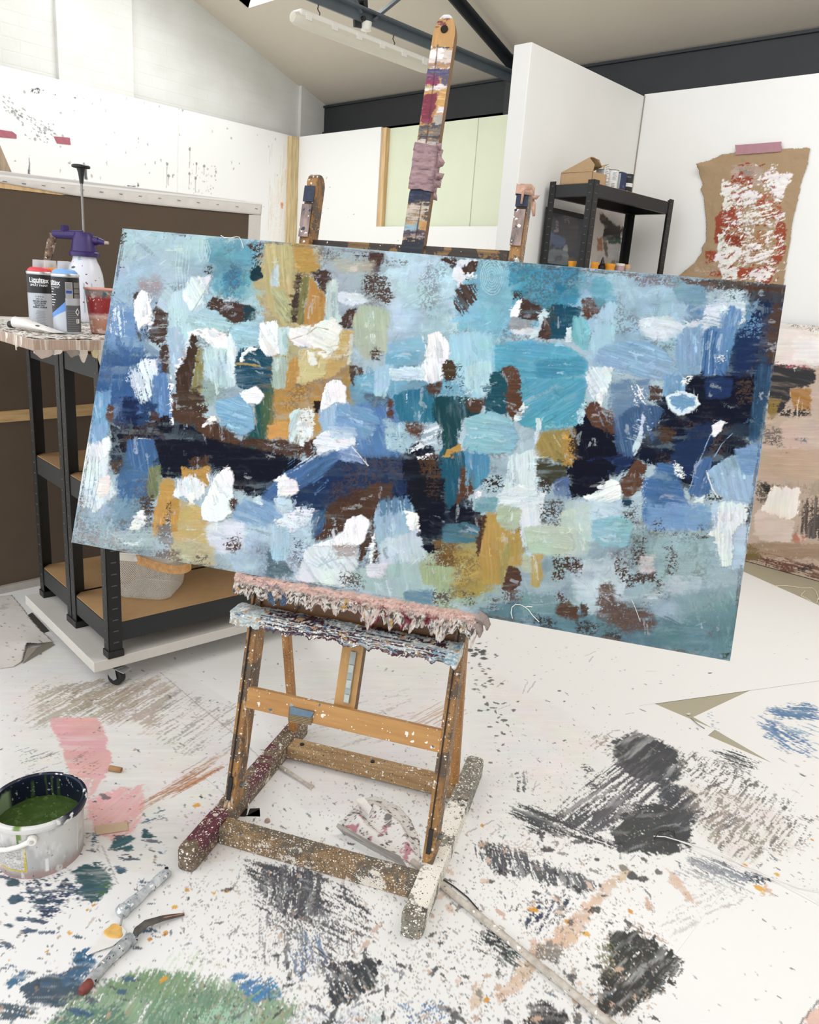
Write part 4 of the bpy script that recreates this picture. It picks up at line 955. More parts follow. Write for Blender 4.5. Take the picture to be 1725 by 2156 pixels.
P([(1166, 1240), (1186, 1240), (1200, 1275), (1176, 1275)], '#5b4a44', 5, dry=.45)
P([(1420, 1250), (1560, 1230), (1545, 1330), (1420, 1310)], '#7fa0a6', 18, ang=80, st=.08, a=.6)
P([(1500, 1270), (1560, 1260), (1540, 1385), (1500, 1375)], '#6d959c', 14, ang=86, a=.6)
P([(1522, 1376), (1536, 1376), (1534, 1388), (1520, 1386)], '#4c5a4e', 3, dry=.2)
# --- left side
P([(288, 765), (330, 752), (337, 800), (322, 832), (300, 852), (283, 832), (277, 792)], '#e4edf2', 2.5, dry=.2, ang=75, h=1.2)
P([(268, 775), (290, 768), (285, 800), (265, 805)], '#b9d0e4', 4, dry=.45, ang=60)
P([(225, 640), (275, 640), (275, 720), (220, 720)], '#d2e1ec', 8, dry=.66, ang=85)
P([(322, 790), (350, 783), (362, 830), (363, 882), (345, 872), (330, 872), (318, 830)], '#648fbd', 3, ang=88, st=.14, h=.4)
P([(355, 785), (362, 785), (366, 890), (358, 888)], WT, 1.5, dry=.35)
P([(198, 830), (236, 820), (231, 860), (226, 932), (210, 942), (192, 900)], '#7eabd0', 3.5, ang=85, st=.14, h=.5)
P([(188, 900), (226, 890), (216, 962), (190, 948)], '#8bb3d6', 3, ang=85, st=.12, h=.5)
P([(226, 848), (242, 858), (237, 892), (224, 884)], '#6b4b3a', 2)
zone('#172c55', 8, (250, 830), (295, 840), (290, 900), (255, 890))
P([(300, 850), (335, 850), (310, 890), (290, 895)], '#254672', 4, dry=.2)
P([(318, 862), (338, 866), (335, 890), (320, 886)], '#573c37', 3, dry=.12)
P([(343, 868), (357, 872), (354, 885), (344, 882)], '#573c37', 2)
P([(362, 828), (376, 830), (422, 850), (432, 882), (400, 897), (368, 882)], '#5b4236', 2, dry=.04)
P([(369, 800), (402, 828), (442, 838), (434, 872), (374, 862)], '#543f33', 2.5)
P([(408, 870), (450, 880), (482, 910), (502, 930), (500, 947), (450, 927), (412, 905)], '#5f4534', 2.5, dry=.12)
P([(515, 918), (642, 935), (637, 957), (560, 967), (505, 945)], '#573f31', 4, dry=.16)
P([(250, 920), (288, 915), (285, 942), (256, 945)], '#5d4f3f', 5, dry=.42)
P([(425, 800), (472, 815), (466, 852), (428, 852)], '#9bb1ab', 7, dry=.25)
P([(412, 850), (440, 840), (438, 890), (420, 880)], '#b9c4bf', 5, dry=.52)
P([(453, 846), (510, 828), (537, 870), (536, 906), (510, 918), (478, 902), (458, 870)], '#86b7d1', 2.2, ang=18, st=.22, h=1.6)
P([(508, 826), (540, 813), (557, 833), (546, 852), (520, 847), (510, 834)], WT, 1.5, h=1.5, ra=2)
P([(426, 899), (445, 876), (457, 880), (440, 891)], WT, 1.2, h=1)
cs.line([(282, 930), (292, 923), (316, 924), (320, 932)], '#dbe8f2', 2, .9, .5)
P([(265, 925), (325, 922), (330, 960), (310, 1000), (270, 980)], '#4471a0', 5, ang=80, st=.15)
P([(178, 942), (232, 925), (236, 940), (226, 1000), (242, 1042), (200, 1082), (162, 1062), (168, 1000)], '#e3ebf1', 3, dry=.1, ang=80, h=1.2, st=.06)
P([(216, 926), (232, 922), (235, 946), (222, 966)], WT, 1.2, h=1.4)
P([(228, 970), (256, 966), (252, 995), (230, 992)], '#5d463a', 3, dry=.22)
P([(204, 1005), (233, 998), (231, 1042), (204, 1052)], '#eeeae5', 2, h=1.2)
for k in range(3): cs.line([(196+k*7, 962), (190+k*9, 1020), (182+k*6, 1075)], '#93abbe', 1.6, .7, -.6)
P([(165, 1040), (185, 1040), (180, 1130), (152, 1130)], '#a39da0', 8, dry=.45)
P([(160, 1110), (260, 1120), (260, 1160), (155, 1142)], '#a7a5a8', 10, dry=.45)
P([(313, 985), (339, 979), (342, 1010), (331, 1052), (308, 1052), (308, 1020)], '#808860', 2.5, ang=78, st=.3)
P([(340, 1005), (371, 1007), (366, 1060), (351, 1100), (330, 1134), (318, 1122), (328, 1060)], '#c99e50', 2)
P([(292, 1045), (326, 1040), (322, 1112), (300, 1112)], '#5f4a33', 4, dry=.34)
P([(352, 1060), (376, 1045), (370, 1112), (340, 1130)], '#5d4a36', 3, dry=.36)
P([(325, 925), (425, 925), (442, 960), (392, 982), (380, 1007), (340, 1007), (334, 960)], NV, 2.5)
P([(430, 920), (520, 940), (640, 970), (600, 1010), (500, 1020), (450, 985)], NV, 5)
P([(395, 968), (440, 958), (444, 987), (410, 987)], '#5e4431', 3, dry=.04)
P([(381, 979), (415, 990), (444, 979), (439, 1026), (420, 1032), (384, 1012)], '#c1974a', 1.3, ra=2)
P([(378, 1010), (400, 1000), (420, 1010), (434, 1030), (426, 1052), (400, 1047), (368, 1046)], '#e9eff4', 1.8, dry=.06, ang=80, h=1.3)
P([(398, 1040), (411, 1040), (408, 1078), (399, 1076)], WT, 1.5, h=1.2)
P([(370, 1050), (410, 1060), (452, 1090), (458, 1152), (420, 1184), (363, 1142), (358, 1100)], '#c8b074', 4, st=.07)
P([(361, 1050), (378, 1050), (376, 1120), (359, 1122)], '#c39542', 2.5)
P([(430, 1100), (512, 1095), (516, 1155), (460, 1165), (440, 1140)], '#d9e1e9', 7, dry=.05)
P([(438, 1040), (450, 1010), (470, 988), (485, 984), (494, 1004), (493, 1030), (489, 1082), (460, 1102), (428, 1096), (423, 1070)], WT, 1.2, h=1.7, ra=2, ang=70, st=.03)
P([(486, 1048), (502, 1050), (500, 1074), (487, 1072)], '#5b4034', 2, dry=.3)
P([(478, 1136), (504, 1120), (508, 1150), (492, 1168), (474, 1156)], '#5d473e', 3, dry=.35)
P([(358, 1140), (450, 1150), (452, 1195), (355, 1180)], '#beb993', 7, dry=.16)
P([(306, 1160), (372, 1150), (384, 1182), (336, 1190)], '#7a6762', 5, dry=.36)
P([(408, 1172), (440, 1165), (446, 1192), (410, 1190)], '#6f625c', 6, dry=.42)
P([(326, 1105), (362, 1105), (360, 1150), (332, 1150)], '#8b837d', 4, dry=.28)
P([(278, 1092), (300, 1070), (309, 1094), (292, 1116), (272, 1116)], '#eef1f2', 2.5, dry=.1, h=1)
P([(240, 1120), (330, 1115), (325, 1155), (240, 1150)], '#b3c0c4', 10, dry=.25)
P([(562, 1165), (590, 1160), (622, 1212), (560, 1218)], '#5c7681', 4, dry=.2)
# --- middle: white arch and fan, blue swirl
P([(748, 850), (832, 848), (862, 920), (842, 962), (760, 964), (738, 930)], '#5a88b8', 12, ang=70, st=.12)
P([(760, 816), (822, 828), (834, 862), (778, 852)], '#5f7488', 5, dry=.25)
P([(742, 790), (830, 790), (820, 830), (750, 830)], '#7fb4ca', 6, ang=10)
P([(790, 770), (830, 765), (815, 835), (785, 835)], '#a8cbdc', 3, ang=95, st=.14, h=.5)
P([(820, 775), (890, 770), (895, 800), (822, 802)], '#d3e6ee', 3, ang=6, st=.15, h=1.0)
P([(828, 828), (912, 806), (922, 892), (850, 892), (830, 872)], '#267b95', 4, ang=85, st=.1)
P([(840, 820), (872, 815), (868, 880), (846, 880)], '#bcdbe4', 4, dry=.66, ang=85)
P([(814, 838), (831, 838), (829, 882), (816, 882)], '#63443a', 2.5)
P([(808, 880), (850, 893), (874, 930), (850, 957), (813, 942)], '#a8c7d7', 5, dry=.14)
P([(850, 888), (903, 893), (882, 922), (863, 916)], '#684839', 4, dry=.2)
P([(870, 922), (905, 905), (937, 878), (932, 922), (890, 947), (866, 952)], '#e2ebf0', 2.5, dry=.38, ang=-20)
P([(878, 962), (910, 955), (912, 966), (890, 970)], WT, 1.2, h=1)
P([(608, 870), (636, 854), (632, 900), (615, 938), (606, 927)], '#d2e4e6', 2, ang=105, h=.9)
P([(634, 864), (664, 860), (657, 922), (630, 944), (626, 900)], '#e7edee', 2, dry=.26)
P([(638, 930), (666, 918), (670, 957), (643, 967)], '#553b2f', 3, dry=.2)
P([(662, 845), (675, 845), (674, 872), (662, 870)], '#33261f', 1.2)
zone('#d5a255', 6, (562, 893), (612, 888), (610, 928), (564, 926))
P([(672, 860), (690, 840), (732, 845), (738, 862), (752, 920), (702, 927), (673, 902)], '#a4c3dc', 4, ang=86, st=.1, h=.6)
P([(679, 834), (689, 806), (700, 799), (716, 798), (731, 816), (729, 850), (712, 848), (700, 852), (684, 862), (675, 862)], WT, 1.2, h=1.7, ra=1.5, ang=80, st=.03)
P([(710, 848), (782, 860), (803, 890), (772, 932), (700, 922)], '#7da6ce', 5, ang=18, st=.2, h=.9)
P([(658, 932), (682, 908), (742, 908), (752, 936), (700, 967), (674, 962)], '#eaf0f2', 2.5, ang=10, st=.08, h=1.3)
P([(690, 898), (750, 900), (755, 922), (700, 925)], '#b8d0e3', 2.5, ang=8, st=.2, h=1)
P([(712, 950), (745, 935), (772, 978), (735, 975), (708, 968)], '#8fa9cc', 2.5, ang=20, st=.3, h=.7)
cs.line([(742, 940), (765, 968), (776, 980)], WT, 2.2, .9, .8)
P([(590, 1000), (650, 965), (702, 945), (722, 960), (682, 1002), (620, 1042), (560, 1072), (542, 1052)], '#4d78a7', 8, ang=-35, st=.15)
P([(640, 962), (690, 952), (600, 1004), (590, 1002)], '#c3d5e4', 2, dry=.4, ang=-35)
P([(576, 1010), (598, 1000), (604, 1008), (585, 1024)], WT, 1.5, h=1)
P([(584, 1020), (600, 1006), (626, 1010), (631, 1035), (610, 1046), (583, 1042)], '#f0f2f2', 1.5, h=1.5, ra=3)
P([(574, 1050), (615, 1042), (617, 1076), (580, 1094)], '#c8dbea', 3, ang=10, h=.7)
P([(528, 1048), (548, 1046), (556, 1062), (535, 1060)], '#d8e5ee', 1.5, h=1)
P([(498, 1062), (560, 1050), (602, 1090), (560, 1112), (488, 1092)], '#86abcb', 6, ang=20, st=.15, dry=.1)
P([(575, 1100), (640, 1066), (661, 1070), (657, 1102), (620, 1122), (600, 1128)], '#e8eef1', 2, dry=.24, h=1)
P([(568, 1105), (612, 1108), (608, 1182), (572, 1180)], '#b3d0e2', 3.5, ang=88, st=.14, h=.6)
P([(610, 1130), (650, 1128), (640, 1200), (612, 1190)], '#6a7480', 5, dry=.55)
P([(690, 1058), (740, 1048), (790, 1018), (802, 1040), (792, 1102), (742, 1112), (660, 1146), (668, 1100)], '#5c4233', 3, dry=.1)
P([(773, 1020), (828, 1015), (826, 1052), (790, 1055)], '#5f4637', 5, dry=.08)
P([(700, 1030), (765, 1020), (770, 1070), (705, 1075)], '#54392d', 6, dry=.42)
P([(660, 1080), (688, 1070), (678, 1120), (655, 1140)], '#3b6488', 4, ang=100)
P([(758, 1140), (780, 1108), (795, 1050), (792, 1100), (787, 1132), (770, 1172), (753, 1187)], '#573d2e', 2)
P([(648, 1150), (752, 1140), (757, 1192), (727, 1238), (618, 1222), (638, 1180)], '#dfe7eb', 4, ang=55, st=.08, h=1.0)
for k in range(5): cs.line([(700+k*9, 1140), (690+k*8, 1175), (670+k*5, 1196-k*3), (648+k*6, 1185-k*6)], '#c3d2dc', 1.8, .7, -.5)
P([(733, 1092), (764, 1083), (779, 1095), (776, 1122), (765, 1142), (750, 1152), (700, 1152), (656, 1149), (700, 1135), (724, 1120)], WT, 1.2, h=1.8, ra=2, ang=80, st=.04)
P([(705, 1148), (752, 1146), (750, 1172), (708, 1172)], '#b3aaa7', 5, dry=.22)
P([(784, 1140), (810, 1140), (808, 1187), (784, 1187)], '#5b443c', 2, dry=.3)
P([(780, 1126), (792, 1124), (786, 1190), (778, 1188)], WT, 1.5, h=1.2)
P([(793, 1060), (862, 1048), (882, 1090), (882, 1162), (798, 1172), (788, 1100)], '#a4c2d3', 4, ang=86, st=.12, h=.4)
P([(800, 1050), (868, 1045), (866, 1075), (800, 1085)], '#5f87a8', 5, ang=86, dry=.3)
P([(853, 1076), (880, 1079), (887, 1110), (881, 1132), (858, 1112)], WT, 1.5, h=1.3)
P([(798, 1140), (882, 1110), (904, 1172), (862, 1202), (796, 1192)], '#c6d5dd', 6, ang=80, h=.4)
P([(735, 1200), (900, 1178), (925, 1270), (760, 1245)], '#a9c3c3', 7, ang=80, st=.07)
P([(768, 1190), (822, 1184), (802, 1222), (778, 1216)], '#d8dde1', 4, h=.7)
P([(715, 1208), (768, 1210), (770, 1245), (718, 1236)], '#6d635d', 5, dry=.42)
P([(880, 1180), (960, 1185), (950, 1240), (890, 1230)], '#a9b68f', 8, ang=85, st=.08)
# --- middle right: teals, aqua and the white column
P([(908, 830), (1002, 838), (1012, 872), (975, 882), (962, 962), (938, 962), (928, 900), (912, 882)], '#184f5a', 3, ang=85)
P([(985, 838), (1018, 838), (1015, 872), (985, 868)], '#5f4234', 3, dry=.16)
P([(962, 812), (1004, 815), (1000, 852), (966, 850)], '#d5e5ea', 4, dry=.58)
P([(895, 808), (930, 805), (925, 830), (900, 832)], '#5e4436', 3, dry=.1)
P([(930, 940), (987, 952), (972, 1002), (962, 1062), (945, 1078), (933, 1022), (912, 992)], '#1a6279', 2.5, ang=85)
P([(940, 945), (972, 936), (962, 952), (934, 962)], '#c59b4c', 1.5)
cs.line([(936, 900), (944, 925), (936, 958)], '#1f5a52', 4, .9)
P([(970, 983), (1002, 988), (1002, 1032), (975, 1052), (958, 1062), (968, 1010)], '#64452f', 2.5, dry=.05)
zone('#171b2a', 4, (845, 965), (930, 972), (937, 1030), (930, 1072), (855, 1062))
P([(876, 958), (927, 962), (928, 1012), (888, 1004)], '#5a4030', 4, dry=.3)
P([(890, 1010), (930, 1012), (925, 1060), (895, 1055)], '#4a372d', 4, dry=.5)
P([(978, 948), (1032, 953), (1030, 1002), (1000, 1034), (982, 1002)], '#5397b7', 3.5, ang=86, st=.12)
P([(975, 885), (1030, 861), (1078, 885), (1094, 922), (1082, 957), (1010, 957), (972, 942), (984, 907)], '#93c6d1', 2.2, ang=7, st=.14, h=1.3)
P([(1096, 798), (1238, 798), (1231, 862), (1217, 897), (1140, 908), (1088, 892), (1094, 850)], '#53a7bf', 2.5, ang=150, st=.12, h=.6)
P([(1094, 850), (1117, 855), (1086, 893), (1076, 882)], '#e6eef0', 1.5, h=.9)
P([(1070, 800), (1100, 798), (1096, 850), (1080, 887), (1070, 872)], '#664533', 1.5)
P([(1212, 880), (1232, 840), (1236, 845), (1222, 898)], '#b7dbe3', 1.5, dry=.2)
P([(1140, 898), (1215, 880), (1212, 902), (1145, 915)], '#7fc0ce', 3, dry=.4)
P([(1075, 955), (1132, 944), (1134, 1032), (1085, 1042), (1058, 1042), (1068, 990)], '#d8e6e9', 2, ang=88, st=.1, h=1.3)
P([(1128, 880), (1138, 880), (1138, 1020), (1126, 1020)], '#cfe3e6', 1.5, ang=88, h=1.0)
P([(1040, 1046), (1090, 1020), (1154, 1035), (1142, 1062), (1100, 1067), (1058, 1067)], '#e2eaed', 2, ang=-5, h=1.3)
P([(998, 1042), (1006, 1032), (1016, 1036), (1014, 1048), (1002, 1050)], WT, 1, h=1.4, ra=1)
P([(1010, 1010), (1062, 1000), (1055, 1035), (1015, 1035)], '#3f3a34', 3, dry=.4)
P([(1000, 1050), (1050, 1045), (1040, 1085), (1000, 1078)], '#75a5ab', 5, ang=5)
P([(1095, 1060), (1147, 1053), (1142, 1102), (1142, 1134), (1100, 1154), (1093, 1100)], '#e1e8eb', 2.5, ang=80, h=1.0, st=.05)
P([(1132, 908), (1212, 898), (1207, 972), (1195, 984), (1160, 964), (1128, 962)], '#a3914f', 4, dry=.12, ang=60)
P([(1182, 912), (1206, 908), (1206, 978), (1190, 982)], '#b8913f', 2.5, dry=.3)
P([(1195, 900), (1215, 898), (1215, 975), (1204, 965)], '#4c3c2c', 3, dry=.3)
zone('#4d4c3a', 7, (1130, 962), (1197, 972), (1202, 1012), (1170, 1034), (1131, 1022))
P([(1128, 1008), (1164, 1005), (1162, 1042), (1132, 1042)], '#4b3a30', 3, dry=.42)
zone(NV, 4, (1192, 972), (1262, 962), (1302, 982), (1262, 1034), (1200, 1054))
P([(1164, 1012), (1190, 1006), (1202, 1020), (1198, 1046), (1170, 1044)], '#5a749f', 2.5, dry=.08, ang=85)
# --- lower middle
P([(884, 1076), (937, 1058), (928, 1142), (916, 1168), (894, 1157), (880, 1112)], NV, 1.8)
P([(958, 1058), (1012, 1080), (1022, 1112), (1005, 1124), (960, 1102), (943, 1082)], NV, 2)
P([(933, 1104), (985, 1098), (1012, 1114), (1010, 1143), (928, 1143)], '#507e8e', 4, ang=10, st=.12)
P([(1020, 1083), (1030, 1090), (1024, 1142), (1005, 1174), (1006, 1130)], '#5b3f30', 1.5)
P([(913, 1138), (962, 1142), (960, 1192), (920, 1190)], '#7b5d35', 4, dry=.3)
P([(890, 1170), (930, 1165), (935, 1195), (895, 1195)], '#8d8078', 5, dry=.5)
P([(1025, 1078), (1052, 1078), (1057, 1110), (1092, 1122), (1108, 1160), (1097, 1192), (1060, 1182), (1060, 1232), (1018, 1232), (1008, 1172)], '#ba9b4f', 3, ang=88, st=.08)
P([(1050, 1180), (1075, 1130), (1070, 1220), (1055, 1240)], '#a39a5c', 5, ang=88)
P([(1048, 1060), (1102, 1070), (1092, 1112), (1065, 1122), (1048, 1100)], '#b3c0a8', 3, st=.1, h=.5)
P([(1072, 1188), (1097, 1198), (1098, 1232), (1080, 1248), (1054, 1242)], '#5f4436', 2)
P([(1054, 1240), (1102, 1242), (1100, 1275), (1060, 1270)], '#6d5d55', 5, dry=.42)
P([(1098, 1110), (1192, 1100), (1217, 1120), (1202, 1162), (1165, 1174), (1108, 1162)], '#bfcebb', 5, ang=6, st=.08, h=.4)
P([(1116, 1165), (1147, 1165), (1140, 1240), (1118, 1235)], '#b8a566', 3.5, ang=88, st=.14)
P([(1098, 1165), (1118, 1170), (1118, 1210), (1098, 1205)], '#bcc6a9', 3)
P([(1164, 1170), (1228, 1175), (1222, 1222), (1196, 1200), (1180, 1224), (1162, 1222)], '#554537', 3.5, dry=.38)
P([(1188, 1055), (1252, 1058), (1240, 1175), (1200, 1172)], '#c3d0c6', 5, ang=80, st=.06, a=.6)
P([(1135, 1060), (1185, 1050), (1182, 1105), (1140, 1105)], '#5b574c', 4, dry=.42)
for q in (((905, 1240), (950, 1245), (950, 1275), (908, 1268)), ((972, 1245), (1002, 1250), (1000, 1275), (975, 1275)), ((1030, 1255), (1050, 1258), (1046, 1290), (1030, 1285))):
    P(list(q), '#625a54', 5, dry=.44)
P([(850, 1245), (912, 1240), (910, 1275), (850, 1262)], '#6f93a5', 6, ang=10)
P([(1090, 1250), (1170, 1250), (1165, 1300), (1100, 1290)], '#7f9fa4', 9, dry=.15)
P([(1120, 1290), (1175, 1300), (1172, 1330), (1125, 1322)], '#4b4d4c', 5, dry=.4)
cs.restroke(5200, .0085, .0017, 8, .08, None, 1.6)
# --- dragged edges all round
for i in range(70):
    r1, r2 = rng.random(), rng.random()
    e = int(rng.random()*4); px_ = [(150+1387*r1, 1142+250*r1-6*r2), (258+1397*r1, 482+119*r1+6*r2), (154+104*(1-r1)+5*r2, 1140-655*(1-r1)), (1537+118*(1-r1)-5*r2, 1390-788*(1-r1))][e]
    u, v = uvC(*px_); cs.dab(u, v, .012+.03*r2, .004, 0 if e < 2 else pi/2, rng.choice(['#6a5c55', '#8a8785', '#4d5356']), a=.55, dry=.5)
# loose threads stuck to the surface are modelled below
nu, nv = 1240, 630
fu, fv = np.meshgrid(np.linspace(0, 1, nu), np.linspace(0, 1, nv))
cu_ = ((1-fu)*(1-fv))[..., None]*cor[0]+(fu*(1-fv))[..., None]*cor[1]+(fu*fv)[..., None]*cor[2]+((1-fu)*fv)[..., None]*cor[3]
c, h = cs.sample(cu_[..., 0], cu_[..., 1]); c = .86*c**1.15; c = c*.88+.12*c.mean(-1, keepdims=True)
h = h*.0021+.0003*(vn(cu_[..., 0]/.002, cu_[..., 1]/.0016, 77)-.5)
edge = np.minimum(np.minimum(fu, 1-fu)*1.52, np.minimum(fv, 1-fv)*.76); h = h*sstep(0, .004, edge)
G = C0+cu_[..., :1]*cu+cu_[..., 1:]*cvv-cnn*h[..., None]
pt = thing('painting', 'large blue, ochre and white abstract canvas resting on the easel ledge', 'painting', EO+ee*.3+eg*.22+Z*.63, CY)
vs, qs = slab_sides(G, cnn*.030); sc_ = np.tile(lin('#8c8a86'), (len(vs), 1)); nb = len(vs)-4
bc = np.vstack([c[0], c[1:, -1], c[-1, -2::-1], c[-2:0:-1, 0]])*.55+lin('#6a5a50')*.45
sc_[:nb//2] = bc[:nb//2]; sc_[nb//2:nb] = bc[:nb//2]
grid_mesh('canvas', G, c, attr_mat('canvas_paint', .6, .12, 900, .08), pt, extra=(vs, qs, sc_))
mb = MB()
for a, b_ in ((KTL, KTR), (KTR, KBR), (KBR, KBL), (KBL, KTL)):
    m_ = (KTL+KTR+KBR+KBL)/4; f_ = lambda p: p+(m_-p)/np.linalg.norm(m_-p)*.04+cnn*.022
    mb.bar(f_(a), f_(b_), .036, .018, cnn)
mb.build('stretcher', M['stud'], pt)
def thread(pts, r=.0009):
    P_ = [oncanvas(*q)-cnn*(.004+.003*sin(i)) for i, q in enumerate(pts)]
    return MB().tube(P_, r, 5).build('thread', mat('pale_thread', '#dfe3dc', .7), pt, True)
thread([(1080, 1302), (1077, 1290), (1079, 1278), (1086, 1272), (1096, 1273), (1106, 1278), (1114, 1284), (1122, 1295), (1136, 1309)])
thread([(1106, 1278), (1112, 1276), (1122, 1277)])
thread([(467, 497), (474, 502), (488, 503), (500, 500), (505, 500), (510, 510), (514, 524)])
thread([(1330, 1262), (1338, 1280), (1348, 1308)], .0006)
# ================================================================== THE ROLLING RACK ON THE LEFT AND WHAT STANDS ON IT
D0 = np.array([-2.165, .973, 0]); RAd = np.array([-.9973, .073, 0]); RBd = np.array([.073, .9973, 0])
def rk(a, b, z=0.0): return D0+RAd*a+RBd*b+Z*z
RROT = math.atan2(RBd[1], RBd[0])-pi/2
M['rack'] = mat('black_powder_coat', '#0f1010', .42, .25, 14, .1, 60)
M['rackgrey'] = mat('charcoal_powder_coat', '#1c1e21', .45, .15, 14)
M['slot'] = mat('slot_edge', '#4a4d50', .5)
M['mdf'] = mat('mdf_board', '#a5835a', .7, .06, 40, .1, 300)
def RBOX(mb, a0, a1, b0, b1, z0, z1, org=rk):
    c = org((a0+a1)/2, (b0+b1)/2, (z0+z1)/2); R = np.array([RAd, RBd, Z]).T if org is rk else np.eye(3)
    return mb.box(c, (abs(a1-a0), abs(b1-b0), abs(z1-z0)), R)
d = thing('dolly', 'low white board on castors carrying the black shelving at left', 'trolley', rk(.32, .4), RROT)
RBOX(MB(), 0, .655, 0, .86, .076, .111).build('platform', mat('off_white_laminate', '#c9c5bd', .5, .04, 9), d, bevel=.002)
M['castor'] = mat('castor_steel', '#a9abaa', .35, .1, 40, metal=.6); M['rubber'] = mat('black_rubber', '#1b1c1d', .6, .2, 60)
for (a, b, th) in ((.05, .07, .5), (.60, .07, 2.0), (.05, .79, .3), (.60, .79, 1.2)):
    p = rk(a, b); dv = np.array([cos(th), sin(th), 0]); sv = np.array([-sin(th), cos(th), 0]); w_ = p+dv*.022+Z*.0275
    c_ = MB(); c_.box(p+Z*.0735, (.055, .055, .004)); c_.cyl(p+Z*.062, p+Z*.073, .017)
    for s_ in (-1, 1): c_.prism([p+sv*s_*.016-dv*.014+Z*.064, p+sv*s_*.016+dv*.028+Z*.064, w_+sv*s_*.016+dv*.012, w_+sv*s_*.016-Z*.008, w_+sv*s_*.016-dv*.012], sv*s_*.002)
    c_.box(p+dv*.02+Z*.063, (.044, .030, .003)); c_.prism([p+dv*.02+sv*.02+Z*.062, p+dv*.062+sv*.02+Z*.052, p+dv*.062-sv*.02+Z*.052, p+dv*.02-sv*.02+Z*.062], Z*.003)
    co = c_.build('castor', M['castor'], d, bevel=.001)
    MB().cyl(w_-sv*.012, w_+sv*.012, .0265, n=28).build('wheel', M['rubber'], co, True, bevel=.003)

def post_L(mb, c, da, db, z0, z1, la, lb, t=.003):
    """angle upright: corner at c, flanges along da and db, with a rolled edge and slots"""
    for (e, o_, L) in ((da, db, la), (db, da, lb)):
        mb.prism([c+Z*z0, c+e*L+Z*z0, c+e*L+o_*t+Z*z0, c+o_*t+Z*z0], Z*(z1-z0))
def shelf_unit(root, P, a0, a1, b0, b1, z0, z1, levels, la=.036, lb=.044, bh=.062, board=True):
    """P(a,b) -> floor point. Four slotted angle posts, four beams and a board per level"""
    A = (P(1, 0)-P(0, 0)); B = (P(0, 1)-P(0, 0))
    for (a, b, sa, sb) in ((a0, b0, 1, 1), (a1, b0, -1, 1), (a0, b1, 1, -1), (a1, b1, -1, -1)):
        mb = MB(); post_L(mb, P(a, b), A*sa, B*sb, z0, z1, la, lb)
        nf0 = len(mb.f); Rr = np.array([A, B, Z]).T
        for z in np.arange(z0+.05, z1-.02, .038):
            mb.box(P(a, b)-A*sa*.0002+B*sb*lb*.55+Z*z, (.0016, .017, .0035), Rr); mb.box(P(a, b)-B*sb*.0002+A*sa*la*.55+Z*z, (.013, .0016, .0035), Rr)
        po_ = mb.build('post', M['rack'], root); po_.data.materials.append(M['slot'])
        for pf in po_.data.polygons:
            if pf.index >= nf0: pf.material_index = 1
        f_ = MB(); f_.box(P(a, b)+A*sa*la*.5+B*sb*lb*.5+Z*(z0+.011), (la+.008, lb+.008, .024), Rr); f_.build('foot_cap', M['black'], po_, bevel=.002)
    for z in levels:
        t = .004
        for (p, q, n_) in ((P(a0, b0), P(a0, b1), A), (P(a1, b0), P(a1, b1), -A)):
            u_ = (q-p)/np.linalg.norm(q-p); MB().bar(p+n_*(t+.001)+u_*.004+Z*(z-bh/2), q+n_*(t+.001)-u_*.004+Z*(z-bh/2), t, bh, n_).bar(p+n_*(.016)+u_*.004+Z*(z-bh), q+n_*.016-u_*.004+Z*(z-bh), .024, .003, n_).build('beam', M['rackgrey'], root)
        for (p, q, n_) in ((P(a0, b0), P(a1, b0), B), (P(a0, b1), P(a1, b1), -B)):
            u_ = (q-p)/np.linalg.norm(q-p); MB().bar(p+n_*(t+.001)+u_*.004+Z*(z-bh/2), q+n_*(t+.001)-u_*.004+Z*(z-bh/2), t, bh, n_).bar(p+n_*(.016)+u_*.004+Z*(z-bh), q+n_*.016-u_*.004+Z*(z-bh), .024, .003, n_).build('beam', M['rackgrey'], root)
        if board:
            k = .03; q = [(a0+k, b0+.006), (a1-k, b0+.006), (a1-.006, b0+k), (a1-.006, b1-k), (a1-k, b1-.006), (a0+k, b1-.006), (a0+.006, b1-k), (a0+.006, b0+k)]
            MB().prism([P(*p)+Z*(z-.006) for p in q], Z*.008).build('shelf', M['mdf'], root, bevel=.001)
pr = lambda a, b: rk(a, b, 0)
for (a0, a1, nm) in ((.000, .312, 'front black shelving unit on the white castor board'), (.318, .630, 'black shelving unit behind its twin, nearer the big brown canvas')):
    t = thing('shelving_unit', nm, 'shelf', rk((a0+a1)/2, .42, .1115), RROT, 'black shelving units on the rolling board')
    shelf_unit(t, pr, a0, a1, .048, .80, .1115, 1.062, (.224, .642, 1.045))
# ---- paint-caked worktop
def worktop_mat():
    t = NT('caked_worktop'); v = t.coord(); g = t.node('ShaderNodeNewGeometry'); sx = t.node('ShaderNodeSeparateXYZ'); t.link(g.outputs['Normal'], sx.inputs[0])
    up = t.math('GREATER_THAN', sx.outputs[2], .5)
    n = t.noise(v, 22, 6, .7); top = t.ramp(n, [(.36, rgba('#8f8378')), (.43, rgba('#d6cec4')), (.55, rgba('#ece8e2')), (.68, rgba('#b7a99c'))])
    top = splat(t, v, top, (('#2d2b2a', 40, .3, .22), ('#f3f0eb', 60, .45, .5), ('#6d5d55', 90, .3, .3)), 2)
    s_ = t.coord(scale=(70, 70, 3)); m = t.noise(s_, 1.0, 4, .6); side = t.ramp(m, [(.30, rgba('#8d7565')), (.42, rgba('#b39c8b')), (.52, rgba('#a38a78')), (.62, rgba('#d5c9bd')), (.72, rgba('#8b7d74'))])
    t.bump(t.math('ADD', n, m), .5, .004)
    return t.fin(t.mix(up, side, top), .6)
wt = thing('worktop', 'thick white worktop caked in paint lying over the rolling shelves', 'worktop', rk(.4, .35, 1.063), RROT)
M['wt'] = worktop_mat()
